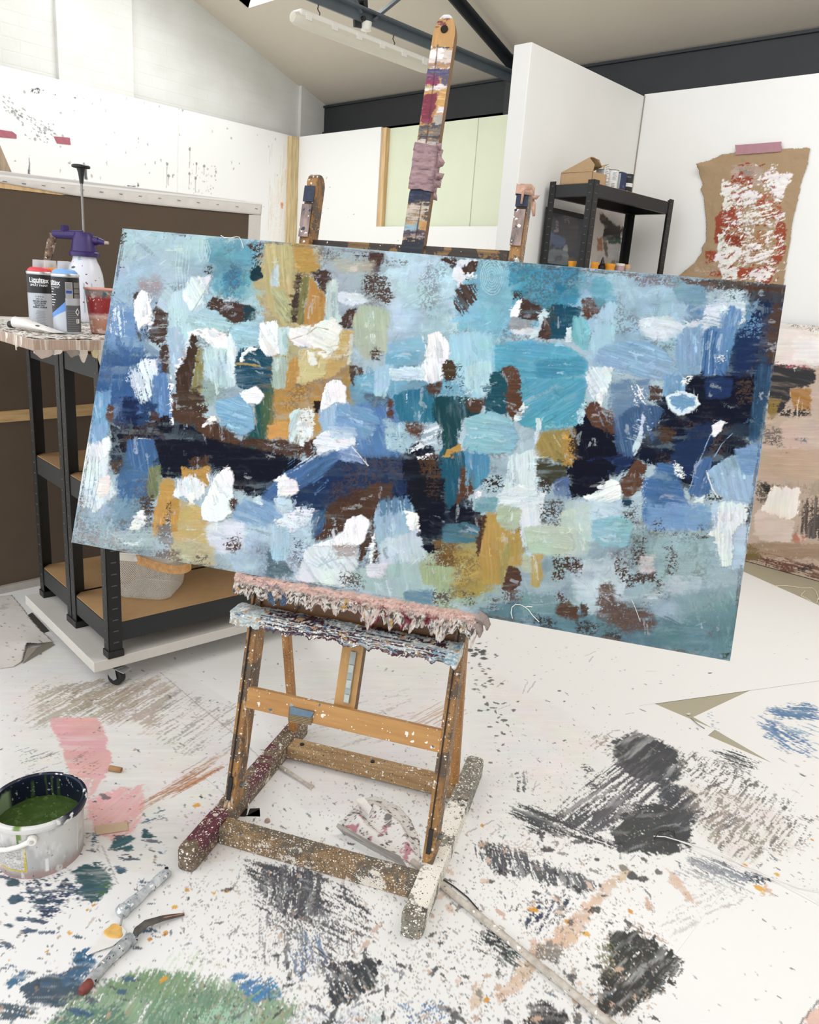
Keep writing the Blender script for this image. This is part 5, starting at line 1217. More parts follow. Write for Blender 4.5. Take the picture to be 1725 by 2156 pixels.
RBOX(MB(), -.022, .92, -.128, .84, 1.064, 1.0955).build('slab', M['wt'], wt, bevel=.003)
r_ = np.random.default_rng(6)
# crust: a low bumpy skin over the slab
nu, nv = 150, 150; fu, fv = np.meshgrid(np.linspace(-.021, .72, nu), np.linspace(-.127, .62, nv))
hz = .0045*np.clip(fbm(fu/.02, fv/.02, 301)*1.5-.45, 0, 1)+.003*np.clip(fbm(fu/.006, fv/.006, 305)-.35, 0, 1)
Gp = D0+fu[..., None]*RAd+fv[..., None]*RBd+Z*(1.0950+hz)[..., None]
n1 = fbm(fu/.03, fv/.02, 311); n2 = fbm(fu/.008, fv/.008, 315)
cc = pick(np.tile(lin('#d9d2c8'), n1.shape+(1,)).reshape(n1.shape+(3,)), [(sstep(.46, .52, n1), '#efece7'), (sstep(.62, .68, n1), '#a89688'), (sstep(.62, .66, n2), '#57504b'), (sstep(.68, .71, fbm(fu/.015, fv/.01, 319)), '#272728')])
grid_mesh('paint_crust', Gp, cc, attr_mat('crust_paint', .5, .1, 300), wt)
for (b, w_, hgt, cc_) in ((-.10, .05, .020, '#b4a598'), (-.07, .03, .012, '#cfc5ba'), (-.025, .028, .018, '#8d8279'), (.002, .022, .030, '#c7bcb0'), (.035, .016, .022, '#c3b48c'), (.052, .020, .042, '#c9c0ae'), (.10, .03, .016, '#9b8c80')):
    q = [rk(-.0225, b-w_/2, 1.068), rk(-.0225, b+w_/2, 1.068)]
    n = 6; low = [rk(-.0225, b+w_/2-w_*k/n, 1.066-hgt*(.35+.65*sin(pi*k/n))*(.8+.4*r_.random())) for k in range(n+1)]
    MB().prism(q+low, RAd*.012).build('dried_drip', mat('dried_drip_skin', cc_, .5, .12, 60), wt, True)
for (a, w_, hgt) in ((.115, .010, .030), (.127, .006, .040), (.072, .012, .022), (.20, .02, .016)):
    q = [rk(a-w_/2, -.129, 1.094), rk(a+w_/2, -.129, 1.094)]; n = 6
    MB().prism(q+[rk(a+w_/2-w_*k/n, -.129, 1.092-hgt*(.3+.7*sin(pi*k/n))) for k in range(n+1)], RBd*.003).build('dried_drip', mat('white_drip', '#e3dcd0', .45, .06), wt, True)

# ---- spray cans
ZT = 1.0985
FONT = None
def wrap_text(txt, c, R, z, size, ang, colr, parent, name, bold=0.0, xs=1.0):
    """lettering bent round a can; ang is the bearing of its middle"""
    cv = bpy.data.curves.new('lettering', 'FONT'); cv.body = txt; cv.size = size; cv.align_x = 'CENTER'; cv.align_y = 'CENTER'; cv.offset = bold; cv.resolution_u = 3
    o = bpy.data.objects.new('lettering', cv); COL.objects.link(o); dg = bpy.context.evaluated_depsgraph_get(); me = o.evaluated_get(dg).to_mesh()
    V = np.array([v.co[:] for v in me.vertices]); Fs = [tuple(p.vertices) for p in me.polygons]
    o.evaluated_get(dg).to_mesh_clear(); bpy.data.objects.remove(o); bpy.data.curves.remove(cv)
    if len(V) == 0: return
    th = ang+V[:, 0]*xs/R; P_ = np.stack([c[0]+(R+.0004)*np.cos(th), c[1]+(R+.0004)*np.sin(th), z+V[:, 1]], -1)
    mb = MB(); mb.add(P_, Fs); return mb.build(name, colr, parent)
def arc_patch(c, R, a0, a1, z0, z1, m, parent, name, slope=0.0, n=14, zt=None):
    mb = MB(); A = np.linspace(a0, a1, n); vs = []
    for k, a in enumerate(A):
        s_ = slope*(k/(n-1)); vs += [(c[0]+R*cos(a), c[1]+R*sin(a), z0+(s_ if zt is None else s_)), (c[0]+R*cos(a), c[1]+R*sin(a), z1+s_)]
    mb.add(vs, [(2*k, 2*k+2, 2*k+3, 2*k+1) for k in range(n-1)]); return mb.build(name, m, parent)
M['tin'] = mat('spray_tin', '#b9bec4', .35, .03, 9, metal=.25); M['rim'] = mat('tin_rim', '#d7d7d5', .25, .03, metal=.8)
M['ink'] = mat('black_label', '#131416', .4, .1); M['white_ink'] = mat('white_ink', '#eceded', .5, .01); M['grey_ink'] = mat('dark_grey_ink', '#3c3f44', .5, .02)
M['clear'] = mat('clear_cap', '#c6c9cb', .2, .02)
def clear_mat():
    t = NT('clear_plastic'); t.b.inputs['Base Color'].default_value = (.92, .93, .95, 1); t.b.inputs['Roughness'].default_value = .12; t.b.inputs['Alpha'].default_value = .38; return t.m
M['clear'] = clear_mat()
def spray_can(p, R, H, cap, label, black_to):
    t = thing('spray_can', label, 'spray can', p, 0, 'spray paint cans on the paint-caked worktop')
    c = np.array(p); z = p[2]
    MB().lathe([(R*.96, 0), (R, .004), (R, H*.80)], c, 40).build('can_body', M['tin'], t, True)
    MB().lathe([(R*1.01, H*.795), (R*1.035, H*.80), (R*1.035, H*.825), (R*.98, H*.832)], c, 40).build('top_rim', M['rim'], t, True)
    MB().lathe([(R*.95, H*.83), (R*.90, H*.855), (R*.74, H*.885), (R*.60, H*.893)], c, 40).build('colour_ring', mat('ring_'+cap[0], cap[1], .4, .03), t, True)
    MB().lathe([(R*.22, H*.89), (R*.22, H*.95), (R*.16, H*.955)], c, 20).build('nozzle', mat('grey_nozzle', '#6d6f75', .4), t, True)
    MB().lathe([(R*.52, H*.893), (R*.48, H*1.0), (R*.45, H*1.003)], c, 32).build('clear_cap', M['clear'], t, True)
    fa = math.atan2(-c[1], -c[0])
    return t, c, z, fa
def can_at(x, y, R): p = away(fl(x, y, ZT), R); p[2] = ZT; return p
Rc = .0372; Hc = .2
t, c, z, fa = spray_can(can_at(90, 690.5, Rc), Rc, Hc, ('red', '#d9464d'), 'black and silver spray can with a red collar, leftmost on the worktop', 0)
arc_patch(c, Rc+.0003, fa-2.0, fa+2.0, z+Hc*.515, z+Hc*.785, M['ink'], t, 'black_label_band', n=40)
for k, (s_, zz, sz, b_, m_, xs) in enumerate((('Liquitex', .700, .021, .0004, 'white_ink', .86), ('PROFESSIONAL', .664, .0052, 0, 'white_ink', 1.0), ('SPRAY PAINT', .628, .0088, .0001, 'white_ink', 1.0),
        ('11.8 fl oz', .465, .0066, 0, 'grey_ink', 1), ('400 mL', .43, .0066, 0, 'grey_ink', 1), ('WATER BASED', .395, .0062, .0002, 'grey_ink', 1), ('LOW ODOR', .365, .0062, .0002, 'grey_ink', 1), ('BASE EAU', .335, .0062, .0002, 'grey_ink', 1), ('FAIBLE ODEUR', .305, .0062, .0002, 'grey_ink', 1))):
    wrap_text(s_, c, Rc+.0003, z+Hc*zz, sz, fa-.12, M[m_], t, 'lettering', b_, xs)
for zz in (.718, .682): arc_patch(c, Rc+.0006, fa-.55, fa+.30, z+Hc*zz, z+Hc*zz+.0012, M['white_ink'], t, 'logo_rule')
for i in range(9): arc_patch(c, Rc+.0005, fa-.48+.04*(i % 3), fa+.25-.05*(i % 2), z+Hc*(.06+.022*i+.006*(i//3)), z+Hc*(.06+.022*i+.006*(i//3))+.0012, mat('faint_print', '#8a8f96', .6), t, 'small_print')
t, c, z, fa = spray_can(can_at(142.5, 703, Rc), Rc, Hc, ('blue', '#7fb0ea'), 'black spray can with a pale blue collar, in front of the others', 0)
M['darktin'] = mat('dark_grey_print', '#55555a', .4, .04)
arc_patch(c, Rc+.0003, fa-1.6, fa+1.6, z+Hc*.50, z+Hc*.785, M['ink'], t, 'black_label_band', n=40)
arc_patch(c, Rc+.0003, fa-1.6, fa-.05, z+Hc*.22, z+Hc*.50, M['ink'], t, 'black_label_band', n=24)
mb = MB(); A = np.linspace(fa-1.35, fa-.06, 16); vs = []
for k, a in enumerate(A): s_ = k/15; vs += [(c[0]+(Rc+.0006)*cos(a), c[1]+(Rc+.0006)*sin(a), z+Hc*(.20+.12*s_)), (c[0]+(Rc+.0006)*cos(a), c[1]+(Rc+.0006)*sin(a), z+Hc*(.28+.17*s_**1.5))]
mb.add(vs, [(2*k, 2*k+2, 2*k+3, 2*k+1) for k in range(15)]); mb.build('blue_swash', mat('blue_swash_print', '#5f92d8', .4, .05), t)
mb = MB(); vs = []
for k, a in enumerate(A): s_ = k/15; vs += [(c[0]+(Rc+.0006)*cos(a), c[1]+(Rc+.0006)*sin(a), z+Hc*.03), (c[0]+(Rc+.0006)*cos(a), c[1]+(Rc+.0006)*sin(a), z+Hc*(.20+.12*s_))]
mb.add(vs, [(2*k, 2*k+2, 2*k+3, 2*k+1) for k in range(15)]); mb.build('silver_field', M['tin'], t)
arc_patch(c, Rc+.0005, fa-.02, fa+1.5, z+Hc*.03, z+Hc*.40, M['darktin'], t, 'grey_panel')
arc_patch(c, Rc+.0007, fa-.02, fa+.52, z+Hc*.50, z+Hc*.72, mat('label_grey', '#9c9a98', .5), t, 'colour_chart')
arc_patch(c, Rc+.0010, fa+.02, fa+.45, z+Hc*.565, z+Hc*.605, mat('chart_blue', '#2b4a9c', .5), t, 'chart_swatch')
for (q0, q1) in ((.64, .72), (.57, .63), (.50, .56)): arc_patch(c, Rc+.0007, fa+.62, fa+1.25, z+Hc*q0, z+Hc*q1, mat('label_grey_dark', '#77736f', .5), t, 'chart_square')
for i in range(10): arc_patch(c, Rc+.0010, fa+.03+.02*(i % 3), fa+.85+.2*((i*7) % 3), z+Hc*(.05+.03*i), z+Hc*(.05+.03*i)+.001, mat('print_grey', '#8f8e8c', .6), t, 'small_print')
for i in range(8): arc_patch(c, Rc+.0010, fa+.03, fa+.40+.05*(i % 2), z+Hc*(.62+.012*i), z+Hc*(.62+.012*i)+.0008, mat('print_dark', '#5b5a58', .6), t, 'small_print')
arc_patch(c, Rc+.0012, fa+.72, fa+1.0, z+Hc*.15, z+Hc*.21, M['white_ink'], t, 'barcode_panel'); arc_patch(c, Rc+.0015, fa+.80, fa+.87, z+Hc*.155, z+Hc*.205, M['ink'], t, 'barcode_bar')
mb = MB(); q = [(0, .011), (.008, 0), (0, -.011), (-.008, 0)]
mb.add([(c[0]+(Rc+.0014)*cos(fa+.86+u/Rc), c[1]+(Rc+.0014)*sin(fa+.86+u/Rc), z+Hc*.31+v) for u, v in q], [(0, 1, 2, 3)]); mb.build('hazard_diamond', M['white_ink'], t)
mb = MB(); mb.add([(c[0]+(Rc+.0017)*cos(fa+.86+u*.6/Rc), c[1]+(Rc+.0017)*sin(fa+.86+u*.6/Rc), z+Hc*.31+v*.6) for u, v in q], [(0, 1, 2, 3)]); mb.build('hazard_mark', M['grey_ink'], t)
wrap_text('Liquitex', c, Rc+.0003, z+Hc*.700, .021, fa-1.15, M['white_ink'], t, 'lettering', .0004, .86)
for zz in (.722, .676): arc_patch(c, Rc+.0006, fa-1.6, fa-.72, z+Hc*zz, z+Hc*zz+.0012, M['white_ink'], t, 'logo_rule')
wrap_text('SPRAY PAINT', c, Rc+.0003, z+Hc*.64, .0075, fa-1.0, M['white_ink'], t, 'lettering')
for i, w_ in enumerate((.28, .18, .4, .2, .36, .3, .22)): arc_patch(c, Rc+.0006, fa-1.3, fa-1.3+w_*1.4, z+Hc*(.61-.037*i), z+Hc*(.61-.037*i)+.0018, M['white_ink'], t, 'small_print')
po_ = can_at(113, 690, Rc); po_ = away(po_, .085); po_[2] = ZT
t, c, z, fa = spray_can(po_, Rc, Hc*1.005, ('orange', '#e08a1e'), 'spray can with an orange collar, half hidden behind the red and blue ones', 0)
arc_patch(c, Rc+.0003, fa-2, fa+2, z+Hc*.515, z+Hc*.785, M['ink'], t, 'black_label_band', n=30)

# ---- pressure sprayer
Rs = .063; ps = away(fl(184, 679, ZT), Rs); ps[2] = ZT
t = thing('pressure_sprayer', 'white pump sprayer bottle with a purple head and its plunger pulled up', 'sprayer', ps); z = ZT
hz = lambda y: zat(184, y, ps)[2]-z
ht = hz(541); hs = hz(600)
prof = [(Rs*.90, 0), (Rs*.97, .006), (Rs, .02), (Rs, ht*.52), (Rs*.985, ht*.62), (Rs*.93, ht*.74), (Rs*.80, ht*.86), (Rs*.66, ht*.94), (Rs*.61, ht)]
def bottle_mat():
    tt = NT('spattered_bottle'); v = tt.coord(); c_ = splat(tt, v, tt.mix(0.0, rgba('#dde0ea'), rgba('#dde0ea')), (('#3b4f56', 30, .2, .25), ('#8b4a44', 55, .28, .2), ('#2f3236', 75, .22, .18), ('#9fc0c4', 28, .3, .2)), 8); return tt.fin(c_, .3)
MB().lathe(prof, ps, 44).build('bottle', bottle_mat(), t, True)
fa = math.atan2(-ps[1], -ps[0])
for k in (-.1, .32): 
    mb = MB(); mb.tube([ps+np.array([(Rs+.0004)*cos(fa+k), (Rs+.0004)*sin(fa+k), 0])*1+Z*(zz-0) for zz in np.linspace(ht*.15, ht*.6, 6)], .0012, 5); mb.build('drip_line', mat('teal_drip', '#8fb0b4', .4), t)
arc_patch(ps, Rs+.0006, fa+.12, fa+.50, z+ht*.10, z+ht*.27, M['white_ink'], t, 'label')
for i in range(9): arc_patch(ps, Rs+.0009, fa+.14+.038*i, fa+.158+.038*i, z+ht*.15, z+ht*.26, mat('barcode_grey', '#77777a', .5), t, 'barcode_bar')
M['purple'] = mat('purple_plastic', '#33215f', .38, .12, 20)
k = ht; hc = hz(492)
MB().lathe([(Rs*.80, k), (Rs*.82, k+.014), (Rs*.72, k+.018), (Rs*.60, k+(hc-k)*.75), (Rs*.50, hc), (Rs*.45, hc+.003)], ps, 36).build('purple_cap', M['purple'], t, True)
rt = RC[0]*np.array([1, 1, 0]); rt /= np.linalg.norm(rt)
hn = hz(506)
n0 = ps+rt*Rs*.5+Z*hn; n1 = ps+rt*px_size(ps, 42)+Z*(hn-.004)
MB().cyl(ps+Z*hn, n0+rt*.02, .016, .014).cyl(n0+rt*.02, n1, .012, .008).build('nozzle_tube', M['purple'], t, True)
MB().cyl(n1, n1+rt*.014, .006, .005).build('nozzle_tip', mat('crusted_tip', '#b6a99a', .6, .2, 200), t, True)
hl = hz(496); l0_ = ps-rt*px_size(ps, 30)+Z*hl; l1_ = ps-rt*px_size(ps, 62)+Z*hz(498); l2_ = ps-rt*px_size(ps, 80)+Z*hz(565)
MB().cyl(ps+Z*hl, l1_, .017, .014).box(ps-rt*px_size(ps, 38)+Z*(hl+.018), (.02, .02, .022)).build('trigger_arm', M['purple'], t, True)
MB().tube([l1_, l1_-rt*.006-Z*.02, (l1_+l2_)/2, l2_], [.013, .015, .014, .013], 14).build('handle_grip', wood('crusted_grip', '#8b6f58', '#2c2523', ((WH, 40, .4, .4), ('#3a5f8f', 50, .3, .2), ('#d8c7b4', 70, .4, .4)), (1, 1, 1), .6, 3, ((25, '#2a2322', .5, .9), (30, '#cfc3b5', .58, .8))), t, True)
hk = hz(372); MB().cyl(ps+Z*hc, ps+Z*(hk-.01), .0042).build('plunger_rod', mat('zinc_rod', '#8e8d8a', .35, .1, 40, metal=.6), t, True)
MB().lathe([(.006, hz(388)), (.010, hz(366)), (.015, hz(356)), (.030, hz(355)), (.031, hz(351)), (.027, hz(349))], ps, 24).build('plunger_knob', mat('black_knob', '#1a1b1c', .35, .2), t, True)

# ---- spattered beaker
pc = away(fl(216, 704, ZT), .034); pc[2] = ZT
t = thing('beaker', 'terracotta plastic beaker crusted with red and white paint, beside the canvas edge', 'cup', pc)
hcup = zat(216, 608, pc)[2]-ZT
def cup_mat():
    tt = NT('crusted_beaker'); v = tt.coord(); sx = tt.node('ShaderNodeSeparateXYZ'); tt.link(v, sx.inputs[0]); n = tt.noise(v, 28, 5, .6)
    zz = tt.math('ADD', sx.outputs[2], tt.math('MULTIPLY', n, .02)); base = tt.ramp(tt.math('DIVIDE', zz, hcup), [(.0, rgba('#a5694f')), (.40, rgba('#b07f6a')), (.46, rgba('#c9aaa0')), (.54, rgba('#8a1f22')), (.86, rgba('#92282a')), (.97, rgba('#8b7f7a'))])
    m = tt.ramp(tt.noise(v, 45, 5, .65), [(.55, (0, 0, 0, 1)), (.6, (.75, .75, .75, 1))]); base = tt.mix(m, base, rgba('#cdbcb4'))
    base = splat(tt, v, base, (('#48606a', 40, .3, .2), ('#e0d5cd', 110, .3, .35)), 4); tt.bump(n, .4, .002); return tt.fin(base, .5)
M['cup'] = cup_mat()
MB().lathe([(.030, 0), (.033, .003), (.036, hcup*.30), (.0405, hcup*.62), (.0455, hcup*.97), (.048, hcup), (.046, hcup), (.043, hcup*.95), (.034, hcup*.3), (.031, .008)], pc, 40).build('cup_wall', M['cup'], t, True)
MB().lathe([(.0475, hcup-.004), (.0495, hcup-.001), (.0475, hcup+.002), (.0445, hcup)], pc, 40, False).build('rim', mat('salmon_rim', '#d79a8c', .5, .15, 40), t, True)

# ---- squeezed paint tube
a_, b_ = fl(30, 693, ZT), fl(124, 704, ZT); ax = (b_-a_)/np.linalg.norm(b_-a_); sd_ = np.cross(Z, ax)
t = thing('paint_tube', 'flattened white paint tube with a black cap lying on the worktop edge', 'paint tube', (a_+b_)/2)
L = np.linalg.norm(b_-a_); mb = MB(); n = 20; vs = []; st_ = [(0, .009, .009), (.04, .0165, .0165), (.3, .0185, .015), (.6, .020, .009), (.8, .021, .005), (.93, .022, .0022), (1.0, .0225, .0014)]
for s_, w_, h_ in st_:
    for i in range(n): q = 2*pi*i/n; vs.append(a_+ax*L*s_+sd_*w_*cos(q)+Z*(h_+.004+h_*sin(q)))
mb.add(vs, [(j*n+i, j*n+(i+1) % n, (j+1)*n+(i+1) % n, (j+1)*n+i) for j in range(len(st_)-1) for i in range(n)]+[tuple(range(n)), tuple((len(st_)-1)*n+i for i in range(n))])
mb.build('tube_body', mat('white_tube', '#e6e3de', .4, .04, 30), t, True)
MB().cyl(a_-ax*.018+Z*.0125, a_+ax*.002+Z*.0125, .0095, .0105).build('cap', M['black'], t, True)
MB().bar(a_+ax*L*.60+Z*.0196, a_+ax*L*.66+Z*.0175, .036, .0025, sd_).build('printed_band', mat('tube_band', '#4a4745', .5), t, bevel=.001)
MB().tube([a_+ax*L*.2+sd_*.003+Z*.033, a_+ax*L*.32+sd_*.004+Z*.031, a_+ax*L*.45-sd_*.002+Z*.0275], .0010, 5).build('printed_mark', M['grey_ink'], t)

# ---- mesh basket on the bottom shelf
ZS = .2262
cn0 = np.array([.052, .284]); dA = np.array([.70, -.714]); dB = np.array([.714, .70]); LA, LB = .215, .215
ctr = cn0+dA*LA/2+dB*LB/2
bk = thing('mesh_basket', 'white perforated metal basket with a wooden band handle on the bottom shelf', 'basket', rk(ctr[0], ctr[1], ZS), RROT)
hb = .165
def ring(z, k, rr=.035, n=7):
    w_, l_ = LA/2*k, LB/2*k; P_ = []
    for (sx_, sy_, a0) in ((1, 1, 0), (-1, 1, 90), (-1, -1, 180), (1, -1, 270)):
        for i in range(n):
            t_ = radians(a0+90*i/(n-1)); P_.append((sx_*(w_-rr)+rr*cos(t_), sy_*(l_-rr)+rr*sin(t_)))
    out = []
    for u, v in P_:
        q = ctr+dA*u+dB*v; out.append(rk(q[0], q[1], ZS+z))
    return out
def mesh_mat():
    tt = NT('perforated_steel'); tc = tt.node('ShaderNodeTexCoord'); sx = tt.node('ShaderNodeSeparateXYZ'); tt.link(tc.outputs['UV'], sx.inputs[0])
    u = tt.math('MULTIPLY', sx.outputs[0], 118.0); v = tt.math('MULTIPLY', sx.outputs[1], 22.0)
    p_ = tt.math('ADD', u, v); q_ = tt.math('SUBTRACT', u, v)
    f1 = tt.math('PINGPONG', p_, .5); f2 = tt.math('PINGPONG', q_, .5)
    hole = tt.math('MULTIPLY', tt.math('GREATER_THAN', f1, .13), tt.math('GREATER_THAN', f2, .13))
    edge = tt.math('MULTIPLY', tt.math('GREATER_THAN', sx.outputs[1], .02), tt.math('LESS_THAN', sx.outputs[1], .84))
    hole = tt.math('MULTIPLY', hole, edge)
    tb = tt.node('ShaderNodeBsdfTransparent'); mx = tt.node('ShaderNodeMixShader'); tt.link(hole, mx.inputs[0]); tt.link(tt.b.outputs[0], mx.inputs[1]); tt.link(tb.outputs[0], mx.inputs[2])
    tt.link(mx.outputs[0], tt.n['Material Output'].inputs['Surface']); return tt.fin(rgba('#d5d0c5'), .45)
lev = [(0.0, .80), (.008, .845), (.02, .865), (hb*.5, .93), (hb, 1.0)]
rings = [ring(z_, k_) for z_, k_ in lev]; n = len(rings[0]); mb = MB(); vs = []
for R_ in rings: vs += R_+[R_[0]]
m_ = n+1; mb.add(vs, [(j*m_+i, j*m_+i+1, (j+1)*m_+i+1, (j+1)*m_+i) for j in range(len(rings)-1) for i in range(n)])
o = mb.build('mesh_wall', mesh_mat(), bk, True)
uvl = o.data.uv_layers.new(name='UVMap')
per = np.concatenate([[0], np.cumsum([np.linalg.norm(rings[-1][(i+1) % n]-rings[-1][i]) for i in range(n)])]); per /= per[-1]
hts = np.array([l_[0] for l_ in lev])/hb
for lp in o.data.loops: vi = lp.vertex_index; uvl.data[lp.index].uv = (per[vi % m_], hts[vi//m_])
MB().prism(rings[0], -Z*.0).build('base_plate', mat('basket_base', '#cfcabf', .5), bk) if False else None
MB().add([p+Z*.001 for p in rings[0]], [tuple(range(n))]).build('base_plate', mat('basket_base', '#cfcabf', .5), bk)
MB().tube(rings[-1]+[rings[-1][0]], .0026, 8).build('wire_rim', mat('basket_rim', '#d9d5cb', .4), bk, True)
# bent band handle hanging on the near side
hA = onp(287, 1177, rk(*(cn0+dA*LA*1.0-dB*.012)), RAd*dB[0]+RBd*dB[1]); e1 = np.array([*(RAd*dA[0]+RBd*dA[1])]); e2 = RAd*dB[0]+RBd*dB[1]
A_ = fl(287, 1177, ZS+hb-.012); B_ = fl(402, 1190, ZS+hb-.008); mid = fl(362, 1199, ZS+hb-.016)
pts = []
for t_ in np.linspace(0, 1, 22): pts.append((1-t_)**2*A_+2*t_*(1-t_)*(2*mid-.5*(A_+B_))+t_**2*B_)
mb = MB(); vs = []
for i, p_ in enumerate(pts):
    tg = pts[min(i+1, 21)]-pts[max(i-1, 0)]; tg /= np.linalg.norm(tg); nn = np.cross(tg, Z); nn /= np.linalg.norm(nn)
    for (s1, s2) in ((-.015, -.002), (.015, -.002), (.015, .002), (-.015, .002)): vs.append(p_+Z*s1+nn*s2)
mb.add(vs, [(i*4+k, i*4+(k+1) % 4, i*4+4+(k+1) % 4, i*4+4+k) for i in range(21) for k in range(4)]+[(0, 1, 2, 3), (84, 85, 86, 87)])
hd = mb.build('band_handle', wood('beech_band', '#c89a63', '#ac7c48', streak=(1, 1, 1)), bk, True, bevel=.001)
nv_ = EYE-A_; nv_ /= np.linalg.norm(nv_)
MB().cyl(A_+nv_*.003, A_+nv_*.007, .008, n=20).build('rivet', mat('rivet_steel', '#cfcfcd', .3, .05, metal=.8), hd, True)

# ---- brush and bag on the middle shelf
pb = rk(.27, .20, .645)
t = thing('plastic_bag', 'crumpled clear plastic bag standing on the middle shelf', 'bag', pb)
mb = MB(); vs = []; n = 18; hts_ = np.linspace(0, .20, 12); r_ = np.random.default_rng(15)
for j, z_ in enumerate(hts_):
    for i in range(n): q = 2*pi*i/n; rr = (.052-.018*(j/11)**1.5)*(1+.35*(fbm(np.array([i*.7]), np.array([j*.6]), 9)[0]-.5)*2); vs.append(pb+RAd*rr*cos(q)*.6+RBd*rr*sin(q)+Z*z_+RAd*.03*(j/11))
mb.add(vs, [(j*n+i, j*n+(i+1) % n, (j+1)*n+(i+1) % n, (j+1)*n+i) for j in range(11) for i in range(n)]+[tuple(range(n))])
tt = NT('film_plastic'); tt.b.inputs['Base Color'].default_value = rgba('#b7b3ad'); tt.b.inputs['Roughness'].default_value = .3; tt.b.inputs['Alpha'].default_value = .62
mb.build('bag_film', tt.m, t, True)
pbr = rk(.235, .215, .645)
t = thing('bottle_brush', 'dark bristly brush standing upright behind the plastic bag', 'brush', pbr)
top = zat(174, 838, pbr)
MB().cyl(pbr+Z*.001, pbr+Z*.12, .006).build('handle', M['black'], t, True)
mb = MB(); r_ = np.random.default_rng(3); zz = np.linspace(pbr[2]+.10, top[2], 40)
mb.lathe([(.011+.004*r_.random(), z_-pbr[2]) for z_ in zz], pbr, 12); mb.build('bristles', mat('dark_bristle', '#1c1a19', .8, .3, 200), t)

# ---- big canvases seen from behind
def onb(x, y, off=0.0):
    return onp(x, y, (-3.17+off, 1.0, 0), (1, 0, .075))
def pb_(pts, off, dep): 
    q = [onb(*p, off) for p in pts]; return MB().prism(q, -X*dep)
zc = thing('stretched_canvas', 'big stretched canvas turned backwards, brown linen showing, behind the rack', 'canvas', (-3.2, 1.6, 0))
bl = onb(0, 1252)
pb_([(-140, 1272), (300, 1185), (519, 1120), (549, 430), (300, 403), (-140, 356)], 0.004, .012).build('linen_back', mat('raw_brown_linen', '#56483a', .85, .05, 9, .15, 900), zc)
def fold(top, bot, name, seed):
    n = len(top); q0 = []; q1 = []; r2 = np.random.default_rng(seed); vs = []; m_ = 6
    xs_ = np.linspace(0, 1, 140)
    tp = np.array(top); bt = np.array(bot)
    for t_ in xs_:
        i_ = t_*(n-1); k = min(int(i_), n-2); f = i_-k; a = tp[k]*(1-f)+tp[k+1]*f; b = bt[k]*(1-f)+bt[k+1]*f
        for j in range(m_):
            s_ = j/(m_-1); p = a*(1-s_)+b*s_; w_ = .004*sin(pi*s_)*(.5+vn(np.array([t_*22.0]), np.array([s_*2.0]), seed)[0])
            pinch = sum(.005*math.exp(-((t_-c_)/.008)**2-((s_-.45)/.25)**2) for c_ in np.linspace(.06, .97, 14))
            vs.append(onb(p[0], p[1], .010+w_-pinch))
    return MB().add(vs, [(i*m_+j, i*m_+j+1, (i+1)*m_+j+1, (i+1)*m_+j) for i in range(139) for j in range(m_-1)]).build(name, mat('primed_canvas', '#d9d5d0', .7, .03, 30), zc, True, solid=.002)
pb_([(-140, 352), (300, 400.5), (553, 427.5), (552, 431), (300, 405), (-140, 358)], .012, .045).build('front_edge', M['board'], zc)
fold([(-140, 357), (0, 370), (150, 388), (300, 404), (420, 417), (552, 430)], [(-140, 374), (0, 384), (80, 399), (150, 412), (300, 429), (420, 440), (550, 453)][:6] if False else [(-140, 374), (0, 384), (150, 411), (300, 429), (420, 441), (550, 453)], 'folded_edge', 5)
pb_([(-140, 372), (0, 383), (140, 409), (130, 411), (0, 396), (-140, 384)], .008, .02).build('stretcher_bar', M['stud'], zc)
pb_([(525, 452), (550, 452), (519, 1120), (500, 1120)], .009, .02).build('side_fold', mat('primed_canvas_side', '#d3cec8', .7, .03, 30), zc)
pb_([(-140, 886), (0, 867), (300, 842), (540, 822), (540, 845), (300, 866), (0, 890), (-140, 910)], .012, .03).build('brace', wood('pine_brace', '#c9a878', '#ad8a58', streak=(1, .1, 1)), zc)
pb_([(-140, 1256), (0, 1237), (300, 1172), (300, 1185), (0, 1253), (-140, 1273)], .022, .03).build('bottom_rail', mat('grey_white_rail', '#a9a49b', .6, .08, 20), zc)
for k in np.linspace(10, 540, 14):
    y_ = 370+(k)*.1087+11; MB().box(onb(k, y_, .015), (.003, .014, .003)).build('staple', mat('staple_steel', '#8c8985', .4, metal=.5), zc)
z2 = thing('blank_canvas', 'white canvas edge standing just behind the brown-backed canvas', 'canvas', (-3.27, 1.6, 0))
def onb2(x, y): return onp(x, y, (-3.235, 1.0, 0), (1, 0, .075))
qa, qb = onb2(-140, 342), onb2(520, 423); 
MB().prism([qa, qb, qb*np.array([1, 1, 0])+X*.12, qa*np.array([1, 1, 0])+X*.11], -X*.03).build('canvas_face', mat('primed_white', '#dcd8d5', .7, .02), z2, bevel=.003)
z3 = thing('wooden_batten', 'weathered wooden batten leaning at the far left behind the canvases', 'batten', (-3.5, .95, 0))
pa_ = onx(17, 360, -3.45); pb2 = onx(-14, 288, -3.45); dd_ = (pa_-pb2)/np.linalg.norm(pa_-pb2); q_ = pa_+dd_*((-pa_[2]+.03)/dd_[2]); 
MB().bar(q_-Y*.03, pb2-dd_*.25-Y*.03, .07, .022, Y).build('plank', wood('weathered_batten', '#b7a38a', '#8f7c66', streak=(1, 1, .1)), z3)
